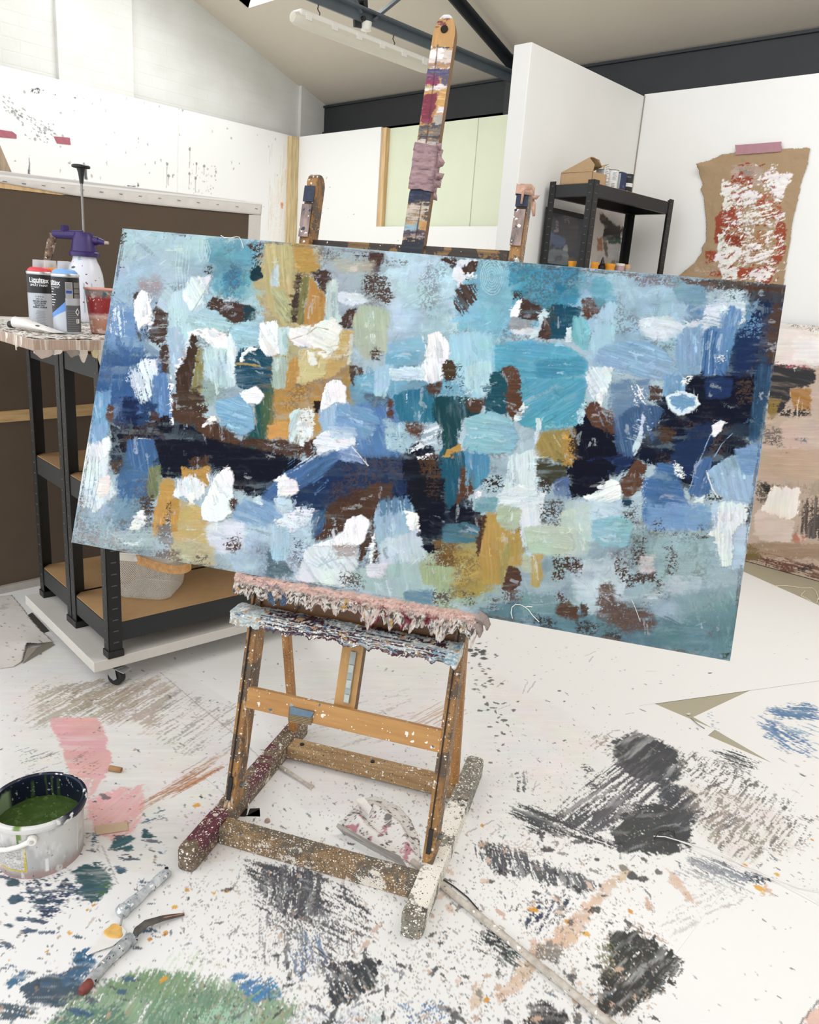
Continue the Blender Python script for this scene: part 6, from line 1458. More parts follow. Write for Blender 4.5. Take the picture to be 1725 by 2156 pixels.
# ================================================================== THE BAY ON THE RIGHT
U0 = np.array([-2.134, 3.468, 0]); UA = np.array([-.9982, .0593, 0]); UB = np.array([.0593, .9982, 0])
def un(a, b, z=0.0): return U0+UA*a+UB*b+Z*z
UROT = math.atan2(UB[1], UB[0])-pi/2
t = thing('shelving_unit', 'tall black shelving unit holding tins in the right bay', 'shelf', un(.13, .37), UROT)
shelf_unit(t, lambda a, b: un(a, b), 0, .262, 0, .752, 0.001, 1.858, (.16, .60, 1.03, 1.447, 1.842), bh=.056)
ZU = 1.8445; ZM = 1.4495
def UBOX(mb, a0, a1, b0, b1, z0, z1): return mb.box(un((a0+a1)/2, (b0+b1)/2, (z0+z1)/2), (abs(a1-a0), abs(b1-b0), abs(z1-z0)), np.array([UA, UB, Z]).T)
# cardboard box with a raised lid
M['card'] = mat('corrugated_card', '#b0936f', .8, .05, 25)
M['card_shade'] = mat('card_inside_shade', '#6b543c', .9, .05, 25)  # card colour darkened for the shade inside the box
t = thing('cardboard_box', 'open brown cardboard box with a torn lid on the top shelf', 'box', un(.11, .10, ZU), UROT)
a0, a1, b0, b1 = .028, .215, .018, .135
hB = zat(1252, 361, un(a0, b0))[2]-ZU
for (p, q, r2) in (((a0, a0+.003, b0, b1), None, 0), ((a1-.003, a1, b0, b1), None, 0), ((a0, a1, b0, b0+.003), None, 0), ((a0, a1, b1-.003, b1), None, 0)):
    UBOX(MB(), *p, ZU, ZU+hB).build('side_wall', M['card'], t)
UBOX(MB(), a0, a1, b0, b1, ZU, ZU+.003).build('bottom', M['card_shade'], t)
up = .052
MB().prism([un(a1, b0-.002, ZU+hB+.002), un(a0+.03, b0-.002, ZU+hB+up+.012), un(a0-.005, b0-.002, ZU+hB+.03), un(a0, b0-.002, ZU+hB)], UB*.003).build('side_flap', M['card'], t)
lid = [un(a1, b0, ZU+hB+.002), un(a1, b1+.03, ZU+hB+.002)]; n = 9; r_ = np.random.default_rng(8)
for k in range(n+1):
    s_ = k/n; notch = -.03*math.exp(-((s_-.25)/.12)**2); lid.append(un(a0+.012+.014*r_.random(), b1+.03-(b1+.03-b0)*s_, ZU+hB+up+.012+notch-.010*(1-s_)))
MB().prism(lid, Z*.003).build('lid', M['card'], t)
# tins along the shelf
def tin_at(x, y, r): p = fl(x, y, ZU); q = p-U0; b = float(q@UB); return b
def text_flat(txt, o, ux, uz, size, m, parent, name='lettering'):
    cv = bpy.data.curves.new('lettering', 'FONT'); cv.body = txt; cv.size = size; cv.align_x = 'CENTER'; cv.align_y = 'CENTER'; cv.resolution_u = 2
    ob = bpy.data.objects.new('lettering', cv); COL.objects.link(ob); dg = bpy.context.evaluated_depsgraph_get(); me = ob.evaluated_get(dg).to_mesh()
    V = np.array([v.co[:] for v in me.vertices]); Fs = [tuple(p.vertices) for p in me.polygons]
    ob.evaluated_get(dg).to_mesh_clear(); bpy.data.objects.remove(ob); bpy.data.curves.remove(cv)
    return MB().add(o+V[:, :1]*ux+V[:, 1:2]*uz, Fs).build(name, m, parent)
def hgt(x, y, p): return zat(x, y, p)[2]-p[2]
wl = mat('white_tin_label', '#dcdcda', .5, .04, 30); navy = mat('navy_tin', '#1e2a52', .4, .05); blk = mat('charcoal_tin', '#26282d', .45, .1)
fdir = -UA
# white carton
t = thing('carton', 'narrow white printed carton between the cardboard box and white tin', 'carton', un(.075, .165, ZU), UROT); H_ = hgt(1304, 357, un(.05, .165, ZU))
UBOX(MB(), .05, .10, .145, .188, ZU, ZU+H_).build('carton_body', wl, t, bevel=.002)
for i in range(9): UBOX(MB(), .0488, .0499, .150, .150+.020+.008*((i*5) % 3), ZU+H_*.42+i*.0075, ZU+H_*.42+i*.0075+.002).build('print_line', mat('label_print', '#8e8f92', .6), t)
for i in range(3):
    for j in range(2): UBOX(MB(), .0488, .0499, .152+i*.011, .159+i*.011, ZU+.008+j*.014, ZU+.017+j*.014).build('print_square', mat('label_print', '#8e8f92', .6), t)
# white tin
r1 = .031; p = un(.062, .232, ZU); H_ = hgt(1325, 359, p)
t = thing('paint_tin', 'white labelled paint tin with a dark rim, right of the carton', 'tin', p, 0)
MB().lathe([(r1*.97, 0), (r1, .002), (r1, H_*.95)], p, 30).build('tin_body', wl, t, True)
MB().lathe([(r1*1.03, H_*.945), (r1*1.03, H_*.975), (r1*.9, H_*.98), (r1*.88, H_*.96)], p, 30).build('rim', mat('dark_rim', '#4a4a4c', .4, metal=.5), t, True)
for i in range(7): arc_patch(p, r1+.0005, -.95, -.2-.12*(i % 3), ZU+H_*(.45+.06*i), ZU+H_*(.45+.06*i)+.0022, mat('label_print', '#8e8f92', .6), t, 'print_line')
for i in range(3): arc_patch(p, r1+.0005, -1.0, -.45, ZU+H_*(.10+.07*i), ZU+H_*(.10+.07*i)+.004, mat('label_print', '#8e8f92', .6), t, 'print_line')
# navy rectangular can
t = thing('solvent_can', 'flat navy blue metal can with a pale side, among the tins', 'can', un(.06, .30, ZU), UROT); H_ = hgt(1345, 363, un(.035, .30, ZU))
UBOX(MB(), .035, .085, .276, .325, ZU, ZU+H_*.97).build('can_body', navy, t, bevel=.003)
UBOX(MB(), .040, .080, .281, .320, ZU+H_*.97, ZU+H_).build('top_plate', M['rim'], t, bevel=.002)
UBOX(MB(), .040, .080, .2745, .276, ZU+.01, ZU+H_*.9).build('back_label', mat('pale_label', '#b7c3cc', .5, .1, 60), t)
text_flat('1 L', un(.0345, .30, ZU+.022), UB, Z, .014, mat('label_print_pale', '#9fb0d4', .5), t)
# black tin
p = un(.07, .385, ZU); r1 = .029; H_ = hgt(1364, 369, p)
t = thing('paint_tin', 'black paint tin with a white band, last in the row of tins', 'tin', p, 0)
MB().lathe([(r1*.97, 0), (r1, .002), (r1, H_*.90), (r1*1.03, H_*.92), (r1*1.03, H_), (r1*.9, H_)], p, 30).build('tin_body', blk, t, True)
arc_patch(p, r1+.0006, -2.4, .6, ZU+H_*.34, ZU+H_*.53, wl, t, 'white_band', n=24)
arc_patch(p, r1+.0006, -1.2, -.75, ZU+H_*.02, ZU+H_*.12, wl, t, 'label_square')
wrap_text('ABLE', p, r1+.0004, ZU+H_*.84, .011, -.85, mat('label_print', '#8e8f92', .6), t, 'lettering')

# ---- pots on the middle shelf
ypot = mat('yellow_pot', '#e39a22', .4, .05); wht = mat('pot_white', '#dcd8d0', .4)
def pot(x, y, r, h, label, m, cat='pot', grp=None):
    p = onp(x, y, un(.10, 0), UA); p = np.array([p[0], p[1], ZM]); 
    t = thing('paint_pot', label, cat, p, 0, grp); hh = zat(x, y, p)[2]-ZM
    MB().lathe([(r*.93, 0), (r*.95, .002), (r, hh*.72)], p, 26).build('pot_body', m, t, True)
    MB().lathe([(r*1.06, hh*.70), (r*1.06, hh*.98), (r*.98, hh)], p, 26).build('lid', m, t, True)
    return t, p, hh
pot(1206, 550, .020, .05, 'yellow paint pot left of the tall shelf post', ypot, grp='yellow paint pots on the middle shelf')
pot(1252, 552, .023, .05, 'yellow paint pot just right of the shelf post', ypot, grp='yellow paint pots on the middle shelf')
t_, p_, hh = pot(1285, 555, .027, .05, 'widest yellow paint pot, beside the dark dropper bottle', ypot, grp='yellow paint pots on the middle shelf')
p = onp(1306, 556, un(.09, 0), UA); p = np.array([p[0], p[1], ZM]); t = thing('glass_jar', 'pale pink jar with a white rim, right of the yellow pots', 'jar', p); hh = zat(1306, 555, p)[2]-ZM
MB().lathe([(.024, 0), (.026, hh*.6), (.024, hh*.8)], p, 24).build('jar_body', mat('dusky_jar', '#b39aa0', .3, .08), t, True); MB().lathe([(.026, hh*.78), (.026, hh), (.02, hh)], p, 24).build('lid', wht, t, True)
p = onp(1321, 560, un(.08, 0), UA); p = np.array([p[0], p[1], ZM]); t = thing('glass_jar', 'small peach-lidded jar at the end of the middle shelf row', 'jar', p); hh = zat(1320, 557, p)[2]-ZM
MB().lathe([(.017, 0), (.018, hh*.7)], p, 24).build('jar_body', mat('clear_grey_jar', '#a9a4a0', .2, .05), t, True); MB().lathe([(.018, hh*.68), (.018, hh), (.014, hh)], p, 24).build('lid', mat('peach_lid', '#d4a878', .4), t, True)
p = onp(1268, 560, un(.13, 0), UA); p = np.array([p[0], p[1], ZM]); t = thing('dropper_bottle', 'dark bottle with a pointed nozzle between two yellow pots', 'bottle', p); hh = zat(1271, 541, p)[2]-ZM
MB().lathe([(.019, 0), (.020, .004), (.020, hh*.45), (.012, hh*.55), (.009, hh*.6)], p, 22).build('bottle_body', M['black'], t, True); MB().lathe([(.011, hh*.58), (.008, hh*.8), (.002, hh)], p, 16).build('nozzle', M['black'], t, True)
p = onp(1239, 556, un(.06, 0), UA); p = np.array([p[0], p[1], ZM]); t = thing('nozzle_bottle', 'slim white bottle with a pale blue tip right beside the shelf post', 'bottle', p); hh = zat(1238, 537, p)[2]-ZM
MB().lathe([(.013, 0), (.014, hh*.5), (.008, hh*.62)], p, 18).build('bottle_body', mat('pale_bottle', '#9aa8ad', .3, .1), t, True); MB().lathe([(.009, hh*.6), (.007, hh*.8), (.0015, hh)], p, 14).build('nozzle', mat('pale_blue_tip', '#b9cfd6', .3), t, True)

# ---- two pictures stored behind the shelf
def picture(name, label, xp, q, base, fr, fm, paint, thick=.02, bottom=None, res=.004):
    """upright picture on the plane x = xp; q = (y0, y1, z0, z1)"""
    y0, y1, z0, z1 = q; t = thing(name, label, 'picture', (xp, (y0+y1)/2, z0))
    s_ = Surf(y0+fr, z0+fr, y1-y0-2*fr, z1-z0-2*fr, res, base, lambda x, y: tuple(onx(x, y, xp)[1:3])); paint(s_)
    gy, gz_ = np.meshgrid(np.linspace(y0+fr, y1-fr, s_.nx), np.linspace(z0+fr, z1-fr, s_.ny)); c, h = s_.sample(gy, gz_)
    P_ = np.stack([np.full(gy.shape, xp), gy, gz_], -1); grid_mesh('picture_surface', P_, c, attr_mat(name+'_paint', .4), t, extra=(*slab_sides(P_, -X*thick), '#77736c'))
    MB().span((xp-thick, y0, z0), (xp+.006, y0+fr, z1)).span((xp-thick, y1-fr, z0), (xp+.006, y1, z1)).span((xp-thick, y0+fr, z0), (xp+.006, y1-fr, z0+fr)).span((xp-thick, y0+fr, z1-fr), (xp+.006, y1-fr, z1)).build('picture_frame', fm, t)
    return t
def pA(s):
    q = lambda *p, **k: s.patch([(1150+a*.2143, 420+b*.2143) for a, b in p[0]], p[1], **{**dict(f=2, ra=3), **k})
    q([(30, 100), (340, 120), (330, 200), (40, 180)], '#2d3440', dry=.2); q([(140, 160), (325, 180), (310, 480), (200, 520), (140, 330)], '#54555c', f=4)
    q([(40, 320), (190, 380), (190, 470), (40, 480)], '#5a6a84'); q([(95, 200), (125, 190), (130, 330), (80, 320)], '#8a7f88', dry=.2)
    q([(25, 490), (215, 480), (220, 650), (20, 650)], '#77838a'); q([(160, 450), (215, 440), (215, 520), (170, 500)], '#a3a5a8'); q([(55, 430), (95, 440), (85, 475), (50, 470)], '#4a4148'); q([(185, 205), (230, 200), (225, 225), (190, 235)], '#8b8c92', dry=.4)
    q([(80, 570), (160, 560), (150, 590), (90, 600)], '#555f66', dry=.1); q([(220, 560), (300, 580), (290, 650), (225, 640)], '#6e6258')
picture('framed_picture', 'dark framed grey blue abstract behind the left shelf post', -2.392, (3.492, 3.86, ZM+.003, 1.742), '#4a4f58', .022, M['black'], pA)
def pB(s):
    q = lambda p, c, **k: s.patch([(1150+a*.2143, 420+b*.2143) for a, b in p], c, **{**dict(f=2, ra=3), **k})
    q([(560, 40), (620, 40), (615, 100), (565, 100)], '#b79b4a'); q([(755, 60), (880, 80), (880, 150), (760, 130)], '#a58f4e', dry=.1); q([(830, 60), (890, 70), (885, 120), (830, 110)], '#4d3527')
    q([(530, 150), (580, 150), (640, 220), (730, 260), (860, 250), (880, 180), (870, 400), (760, 400), (600, 400), (590, 420), (555, 400), (575, 260), (530, 210)], '#2b221d'); q([(520, 140), (580, 140), (590, 210), (540, 220)], '#54433a')
    q([(560, 120), (700, 60), (760, 140), (850, 240), (790, 280), (700, 250), (600, 190)], '#d6d0ca'); q([(760, 150), (830, 150), (860, 230), (790, 240)], '#2d2622', dry=.4)
    q([(600, 370), (740, 370), (740, 440), (610, 440)], '#3f6158'); q([(750, 370), (830, 380), (820, 450), (750, 440)], '#37514b'); q([(500, 370), (550, 375), (555, 510), (500, 500)], '#a87357'); q([(820, 390), (870, 390), (860, 490), (825, 480)], '#8a5046')
    q([(555, 420), (600, 420), (610, 590), (580, 560)], '#75705f'); q([(610, 450), (740, 450), (720, 560), (650, 590), (610, 570)], '#d8d4cf'); q([(732, 280), (745, 280), (745, 440), (732, 440)], '#dcd8d3', f=1)
    q([(730, 520), (830, 540), (820, 610), (700, 610)], '#74766f', dry=.45); q([(500, 520), (600, 600), (600, 690), (490, 690)], '#c3beb8'); q([(650, 600), (850, 600), (840, 700), (640, 690)], '#6d7064', dry=.3)
picture('framed_picture', 'white framed abstract with brown and teal shapes behind the shelf', -2.418, (3.93, 4.352, .02, 1.848), '#cfc9c3', .014, M['board'], pB, .010, res=.005)

# ---- kraft paper study taped to the wall
yk = YB-.004
sk_ = Surf(-2.12, 1.36, .70, .80, .0035, '#a68e70', lambda x, y: (lambda p: (p[0], p[2]))(ony(x, y, yk)))
mp = lambda p: [(1420+a*.3112, 290+b*.3113) for a, b in p]
RD = '#964632'; K = lambda p, c, **k: sk_.patch(mp(p), c, **{**dict(f=1.5, ra=3.5), **k})
K([(390, 180), (600, 180), (620, 330), (560, 340), (400, 300)], '#b4a296', dry=.25, f=5); K([(440, 200), (530, 200), (530, 260), (440, 260)], '#8f8378', dry=.2, f=4)
K([(460, 150), (560, 180), (540, 200), (480, 180)], RD, dry=.3); K([(390, 260), (540, 260), (520, 340), (390, 330)], RD, dry=.25)
K([(330, 420), (460, 400), (470, 560), (440, 620), (300, 640), (280, 560), (310, 520)], RD, dry=.18); K([(280, 540), (350, 530), (330, 700), (280, 720)], RD, dry=.02)
K([(560, 380), (690, 360), (740, 540), (640, 560), (540, 440)], '#a75540', dry=.35); K([(680, 560), (760, 560), (750, 800), (680, 870), (650, 820), (700, 700)], RD, dry=.12)
K([(300, 640), (480, 640), (480, 740), (320, 740)], '#8b3d2c', dry=.2); K([(540, 640), (640, 640), (630, 740), (560, 740)], '#a4714f', dry=.3)
K([(210, 770), (290, 760), (280, 840), (230, 850)], RD, dry=.25); K([(240, 890), (320, 900), (320, 940), (230, 930)], RD, dry=.3); K([(430, 880), (540, 880), (520, 950), (430, 960)], RD); K([(560, 860), (670, 850), (660, 960), (580, 970)], RD, dry=.1); K([(570, 930), (660, 940), (650, 990), (570, 980)], RD)
K([(150, 860), (300, 860), (320, 930), (120, 930)], '#b49c86', dry=.45, f=5)
WK = '#e9e5e2'
for p, dr in (([(320, 280), (370, 290), (400, 360), (410, 470), (360, 520), (330, 440)], .16), ([(390, 330), (540, 320), (590, 380), (520, 470), (400, 440)], .32), ([(620, 230), (700, 220), (790, 260), (770, 340), (720, 360), (640, 330), (610, 280)], .14), ([(660, 330), (730, 350), (730, 410), (690, 440), (660, 380)], .1),
              ([(650, 150), (700, 140), (690, 230), (650, 220)], .55), ([(430, 510), (600, 490), (720, 480), (770, 500), (720, 540), (560, 580), (440, 560)], .28), ([(340, 540), (480, 560), (540, 540), (640, 560), (520, 620), (400, 650), (340, 600)], .4), ([(300, 650), (340, 640), (360, 720), (460, 740), (490, 800), (400, 850), (320, 880), (280, 820)], .1),
              ([(490, 730), (680, 740), (680, 830), (600, 860), (440, 860), (430, 800)], .36), ([(300, 860), (400, 850), (440, 900), (420, 960), (330, 960)], .06), ([(500, 910), (560, 890), (660, 890), (670, 930), (560, 960), (510, 950)], .06), ([(620, 640), (680, 620), (690, 720), (630, 740)], .34), ([(470, 680), (560, 690), (560, 740), (470, 740)], .4), ([(410, 430), (660, 420), (690, 480), (430, 520)], .55), ([(640, 580), (740, 600), (730, 660), (660, 640)], .55)):
    sk_.patch(mp(p), WK, f=1.2, ra=5, dry=dr, h=3.0, ang=-15, gw=3, sl=30)
rk_ = np.random.default_rng(91)
for i in range(620):
    a_, b_ = 300+rk_.random()*460, 180+rk_.random()*790
    if b_ < 260 and rk_.random() < .7: continue
    w_ = 200 if b_ < 520 else 240
    if abs(a_-540) > w_*(.9 if 300 < b_ < 900 else .75): continue
    u, v = sk_.uv(*mp([(a_, b_)])[0]); s_ = .002+.006*rk_.random()
    sk_.dab(u, v, s_*(1+2.2*rk_.random()), s_*.7, .25+.5*rk_.normal(), rk_.choice(['#eeeae7', '#eeeae7', '#e4dfdb', '#8d402d', '#9d5038', '#a68e70', '#b7a493']), a=.9, rag=.9)
outl = mp([(172, 186), (250, 150), (330, 110), (410, 98), (560, 88), (730, 76), (925, 66), (908, 180), (860, 320), (840, 430), (806, 560), (790, 700), (765, 830), (742, 1000), (735, 1100), (20, 1100), (40, 930), (140, 850), (190, 770), (185, 745), (218, 700), (215, 540), (200, 400), (176, 350), (190, 320), (178, 260)])
ow = [(lambda p: (p[0], p[2]))(ony(*p, yk)) for p in outl]
gx, gz_ = np.meshgrid(np.linspace(sk_.u0, sk_.u0+.70, sk_.nx), np.linspace(sk_.v0, sk_.v0+.80, sk_.ny)); c, h = sk_.sample(gx, gz_)
sd = poly_sd(ow, gx, gz_)+.006*(fbm(gx/.02, gz_/.02, 401)-.5)
cr = .005*(fbm(gx/.10+gz_/.3, gz_/.08, 405)-.5)+.003*np.abs(fbm(gx/.05, gz_/.06, 409)-.5); cx, cz = ow[0]
curl = .05*np.clip(1-np.hypot(gx-cx, (gz_-cz)*1.3)/.11, 0, 1)**2+.02*np.clip((1.62-gz_)/.25, 0, 1)*np.clip((-1.9-gx)/.1, 0, 1)
P_ = np.stack([gx, yk-.004-curl-np.abs(cr)*2.2-h*.0012, gz_], -1)
kp = thing('paper_study', 'torn brown paper with white and rust paint taped to the right wall', 'artwork', (-1.75, yk, 1.6))
o = grid_mesh('kraft_paper', P_, c, attr_mat('kraft_paint', .75, .1, 300, .2), kp)
import bmesh
def cut_outside(o, mask):
    b = bmesh.new(); b.from_mesh(o.data); b.verts.ensure_lookup_table(); fl_ = mask.ravel()
    bmesh.ops.delete(b, geom=[v for v in b.verts if not fl_[v.index]], context='VERTS'); b.to_mesh(o.data); b.free()
cut_outside(o, sd > 0)
sdm = o.modifiers.new('solid', 'SOLIDIFY'); sdm.thickness = .0006
tp = [ony(*q, yk-.012) for q in ((1548, 305), (1557, 305), (1646, 298), (1645, 306), (1647, 310), (1645, 319), (1548, 326), (1550, 318))]
MB().prism(tp, Y*.0008).build('masking_tape', mat('pink_masking_tape', '#ab7e88', .6, .06, 40, .2, 200), kp)

# ---- painting leaning on the right wall
ln = 0.095/1.27
def onl(x, y): return onp(x, y, (0, 4.235, 0), (0, 1, -ln))
lx0, lx1, lz1 = -1.62, -.62, 1.262
sl2 = Surf(lx0, 0, lx1-lx0, lz1, .003, '#bfaa99', lambda x, y: (lambda p: (p[0], p[2]))(onl(x, y)))
mq = lambda p: [(1540+a*.5394, 600+b*.5388) for a, b in p]
L_ = lambda p, c, **k: sl2.patch(mq(p), c, **{**dict(f=3, ra=5), **k})
sl2.restroke(700, .06, .010, 9, .07, 0, .5)
L_([(150, 130), (420, 160), (420, 330), (150, 310)], '#e6e0db', ang=5, st=.05); L_([(200, 145), (420, 155), (420, 190), (260, 170)], '#8f857c', dry=.45)
L_([(240, 200), (420, 210), (420, 300), (240, 300)], '#efe9e5', dry=.2); L_([(160, 305), (240, 312), (330, 325), (320, 335), (160, 316)], '#a34c5e', dry=.3, f=1)
L_([(140, 310), (240, 318), (330, 330), (336, 370), (300, 400), (230, 405), (230, 450), (190, 500), (140, 500)], '#232327', ang=10, st=.2); L_([(236, 318), (258, 318), (252, 350), (238, 352)], '#e5dfdb', f=1.5)
L_([(232, 405), (320, 400), (310, 500), (250, 490), (235, 450)], '#a1702f', st=.15, ang=20); L_([(140, 440), (190, 450), (180, 520), (140, 530)], '#8a7033', dry=.1); L_([(200, 470), (310, 490), (300, 520), (180, 520)], '#2a2726', dry=.4)
L_([(250, 440), (275, 440), (262, 520), (248, 520)], '#d3c3b3', dry=.4, ang=95); L_([(310, 400), (420, 390), (420, 560), (320, 540)], '#c3b1a1')
L_([(190, 530), (330, 520), (420, 560), (420, 640), (200, 640)], '#ccb7a6'); L_([(120, 540), (200, 560), (210, 640), (130, 620)], '#6e665f', dry=.38); L_([(250, 590), (300, 595), (300, 620), (255, 615)], '#6a7076', dry=.35)
L_([(110, 640), (420, 650), (420, 760), (110, 760)], '#c0a48f', dry=.1, ang=2); L_([(190, 650), (230, 650), (215, 670), (190, 665)], '#a5764a', dry=.5)
L_([(90, 770), (200, 770), (260, 790), (150, 800), (140, 850), (100, 850)], '#5d554d', dry=.35); L_([(115, 778), (155, 782), (145, 820), (125, 800)], '#1f1d1c'); L_([(190, 780), (420, 760), (420, 850), (280, 820)], '#a9957f', dry=.4, ang=100)
L_([(152, 790), (170, 785), (270, 790), (262, 860), (240, 920), (120, 900), (135, 850)], '#f2ebe4', f=1.5, ang=95, st=.07, h=1.5); L_([(100, 870), (250, 920), (230, 1010), (120, 1000), (80, 980)], '#d9c8ba', st=.05)
L_([(280, 830), (420, 850), (420, 1000), (260, 980), (270, 890)], '#4f443f', dry=.3, ang=95, st=.3); L_([(380, 820), (420, 820), (420, 900), (390, 890)], '#7b4a3e', dry=.3); L_([(245, 960), (295, 990), (260, 1010), (235, 1000)], '#b77b62'); L_([(260, 975), (295, 995), (270, 1005)], '#d8c0ae')
L_([(70, 1000), (420, 1020), (420, 1080), (60, 1060)], '#a48972', dry=.1); L_([(50, 1040), (200, 1060), (420, 1130), (420, 1170), (60, 1080)], '#6d4a3a', dry=.35, ang=15); L_([(250, 1090), (330, 1090), (320, 1120), (260, 1120)], '#3a3433', dry=.35); L_([(55, 1010), (100, 1030), (110, 1075), (52, 1075)], '#7a6640', dry=.2)
gx, gz_ = np.meshgrid(np.linspace(lx0, lx1, sl2.nx), np.linspace(.004, lz1, sl2.ny)); c, h = sl2.sample(gx, gz_)
P_ = np.stack([gx, 4.235+gz_*ln-h*.001, gz_], -1)
t = thing('leaning_painting', 'pink beige and black abstract canvas leaning against the right wall', 'painting', (-1.1, 4.25, 0))
grid_mesh('canvas', P_, c, attr_mat('leaning_paint', .5, .1, 700), t, extra=(*slab_sides(P_, np.array([0, .026, 0])), '#4a4039'))
# ================================================================== PAINTED BOARDS ON THE FLOOR
uvF = lambda x, y: tuple(fl(x, y)[:2])
fs = Surf(-4.6, .2, 5.9, 4.2, .003, '#e9e8e6', uvF)
rf = np.random.default_rng(21)
def FP(pts, c, **k): fs.patch(pts, c, **{**dict(f=2.5, ra=6, st=.08), **k})
# broad dust and scuffs
FP([(0, 1300), (330, 1380), (520, 1500), (540, 1800), (300, 1850), (0, 1700)], '#d5d0ca', f=60, a=.55)
FP([(520, 1400), (960, 1380), (960, 1700), (620, 1720)], '#dedad6', f=50, a=.6)
FP([(980, 1380), (1300, 1560), (1200, 1800), (1000, 1750)], '#e3e0dc', f=50, a=.6)
FP([(70, 1440), (330, 1420), (380, 1455), (330, 1535), (180, 1522), (60, 1535)], '#a99c8b', f=14, ra=14, dry=.40, ang=-30, a=.85)
FP([(120, 1450), (300, 1440), (310, 1500), (150, 1510)], '#9c8f7f', f=10, dry=.5, ang=-30)
FP([(330, 1440), (520, 1480), (500, 1640), (300, 1560)], '#8f8a84', f=14, dry=.66, ang=-35, a=.7)
FP([(20, 1560), (140, 1580), (160, 1660), (20, 1640)], '#8d9196', dry=.72, ang=-20)
FP([(600, 1470), (880, 1440), (900, 1560), (640, 1600)], '#b3aaa0', dry=.72, ang=-15, a=.7)
# pink
FP([(100, 1512), (212, 1513), (226, 1560), (236, 1600), (222, 1642), (150, 1640), (128, 1580)], '#d9a9a8', f=2, ra=4, st=.06)
FP([(170, 1640), (222, 1640), (200, 1660), (180, 1690)], '#dcb0ae', dry=.3, ang=-60)
FP([(178, 1690), (250, 1660), (302, 1650), (306, 1700), (282, 1745), (250, 1775), (205, 1765), (190, 1720)], '#e2b4b3', dry=.12, ang=-40)
FP([(105, 1515), (235, 1600), (222, 1642), (150, 1640)], '#9d7d7c', dry=.72, ang=-30)
# rust whiskers
for k in range(46):
    t = rf.random(); x0 = 290+t*120; y0 = 1700-t*62+rf.normal()*9; L = 40+80*rf.random(); fs.line([(x0, y0), (x0+L*.9, y0-L*.50)], rf.choice(['#b98560', '#a5714d', '#c9a58a', '#8d6a52']), 1.5+1.2*rf.random(), .7)
for k in range(18):
    x0 = 860+rf.random()*70; y0 = 1535-rf.random()*30; fs.line([(x0, y0), (x0+60, y0-32)], '#c29c80', 1.3, .6)
# blues and teals near the bucket
FP([(150, 1832), (215, 1815), (236, 1860), (206, 1904), (170, 1890)], '#3d5a60', f=2, ra=7, dry=.06); FP([(205, 1860), (235, 1850), (225, 1885), (200, 1895)], '#4e6d50', dry=.15)
FP([(40, 1855), (150, 1830), (170, 1895), (110, 1935), (30, 1900)], '#37475c', dry=.46, ang=4, sl=14, gw=5); FP([(60, 1880), (140, 1880), (120, 1945), (70, 1930)], '#33405a', dry=.5, ang=4, sl=14, gw=5)
FP([(228, 1770), (280, 1755), (270, 1790), (232, 1795)], '#3f5f66', dry=.22, ang=-20); FP([(300, 1745), (322, 1760), (298, 1770)], '#3d5860', f=1); FP([(178, 1760), (205, 1755), (195, 1780)], '#4b6772', dry=.3)
FP([(290, 1730), (345, 1705), (340, 1725), (300, 1742)], '#46627a', dry=.4, ang=-20)
for (x, y, L, W, c_) in ((34, 1893, .016, .012, '#355064'), (28, 1858, .018, .012, '#2f4752'), (252, 1836, .010, .007, '#32545f'), (63, 1960, .014, .008, '#41546e'), (45, 1935, .012, .006, '#41546e'), (88, 1940, .014, .006, '#3b4c66'), (20, 1948, .01, .005, '#4b5b70'), (222, 1680, .012, .008, '#7d7478'), (215, 1675, .01, .006, '#877c80'), (272, 1805, .006, .004, '#333')):
    u, v = uvF(x, y); fs.dab(u, v, L, W, .6, c_, a=.95)
# bottom left corner: blue blobs and the scrubbed green
FP([(35, 2085), (105, 2045), (165, 2062), (180, 2100), (130, 2125), (50, 2115)], '#495866', f=2, ra=8); FP([(10, 2070), (50, 2045), (60, 2060), (20, 2090)], '#4a6d8c', dry=.1); FP([(150, 2020), (185, 2000), (205, 2030), (160, 2062)], '#3f6785', dry=.12)
FP([(130, 2050), (190, 2030), (190, 2075), (130, 2080)], '#45637e', dry=.2); FP([(0, 2105), (90, 2120), (60, 2156), (0, 2150)], '#52606a', dry=.35, ang=10)
FP([(175, 2085), (260, 2055), (400, 2050), (520, 2080), (640, 2120), (580, 2200), (60, 2200)], '#87a184', f=6, ra=16, dry=.24, ang=-62, st=.14)
FP([(210, 2070), (320, 2040), (420, 2060), (400, 2110), (260, 2110)], '#74906d', f=6, dry=.34, ang=-62); FP([(300, 2100), (470, 2080), (560, 2120), (480, 2170), (300, 2180)], '#6d8c74', f=8, dry=.34, ang=-62)
FP([(480, 2060), (560, 2050), (600, 2100), (520, 2110)], '#4c80a8', f=4, dry=.3, ang=-30); FP([(400, 2120), (520, 2110), (560, 2170), (420, 2180)], '#9fc0a6', f=8, dry=.45, ang=-62)
FP([(120, 2130), (260, 2110), (280, 2180), (110, 2180)], '#5f7d6e', f=5, dry=.35, ang=-40); FP([(600, 2130), (820, 2120), (820, 2200), (600, 2200)], '#c8cdd0', f=8, dry=.45)
FP([(830, 2110), (940, 2095), (950, 2160), (860, 2170)], '#5f86a8', dry=.6, ang=-20); FP([(270, 2020), (420, 1990), (500, 2050), (300, 2060)], '#d3d8c9', f=10, dry=.55, ang=-62)
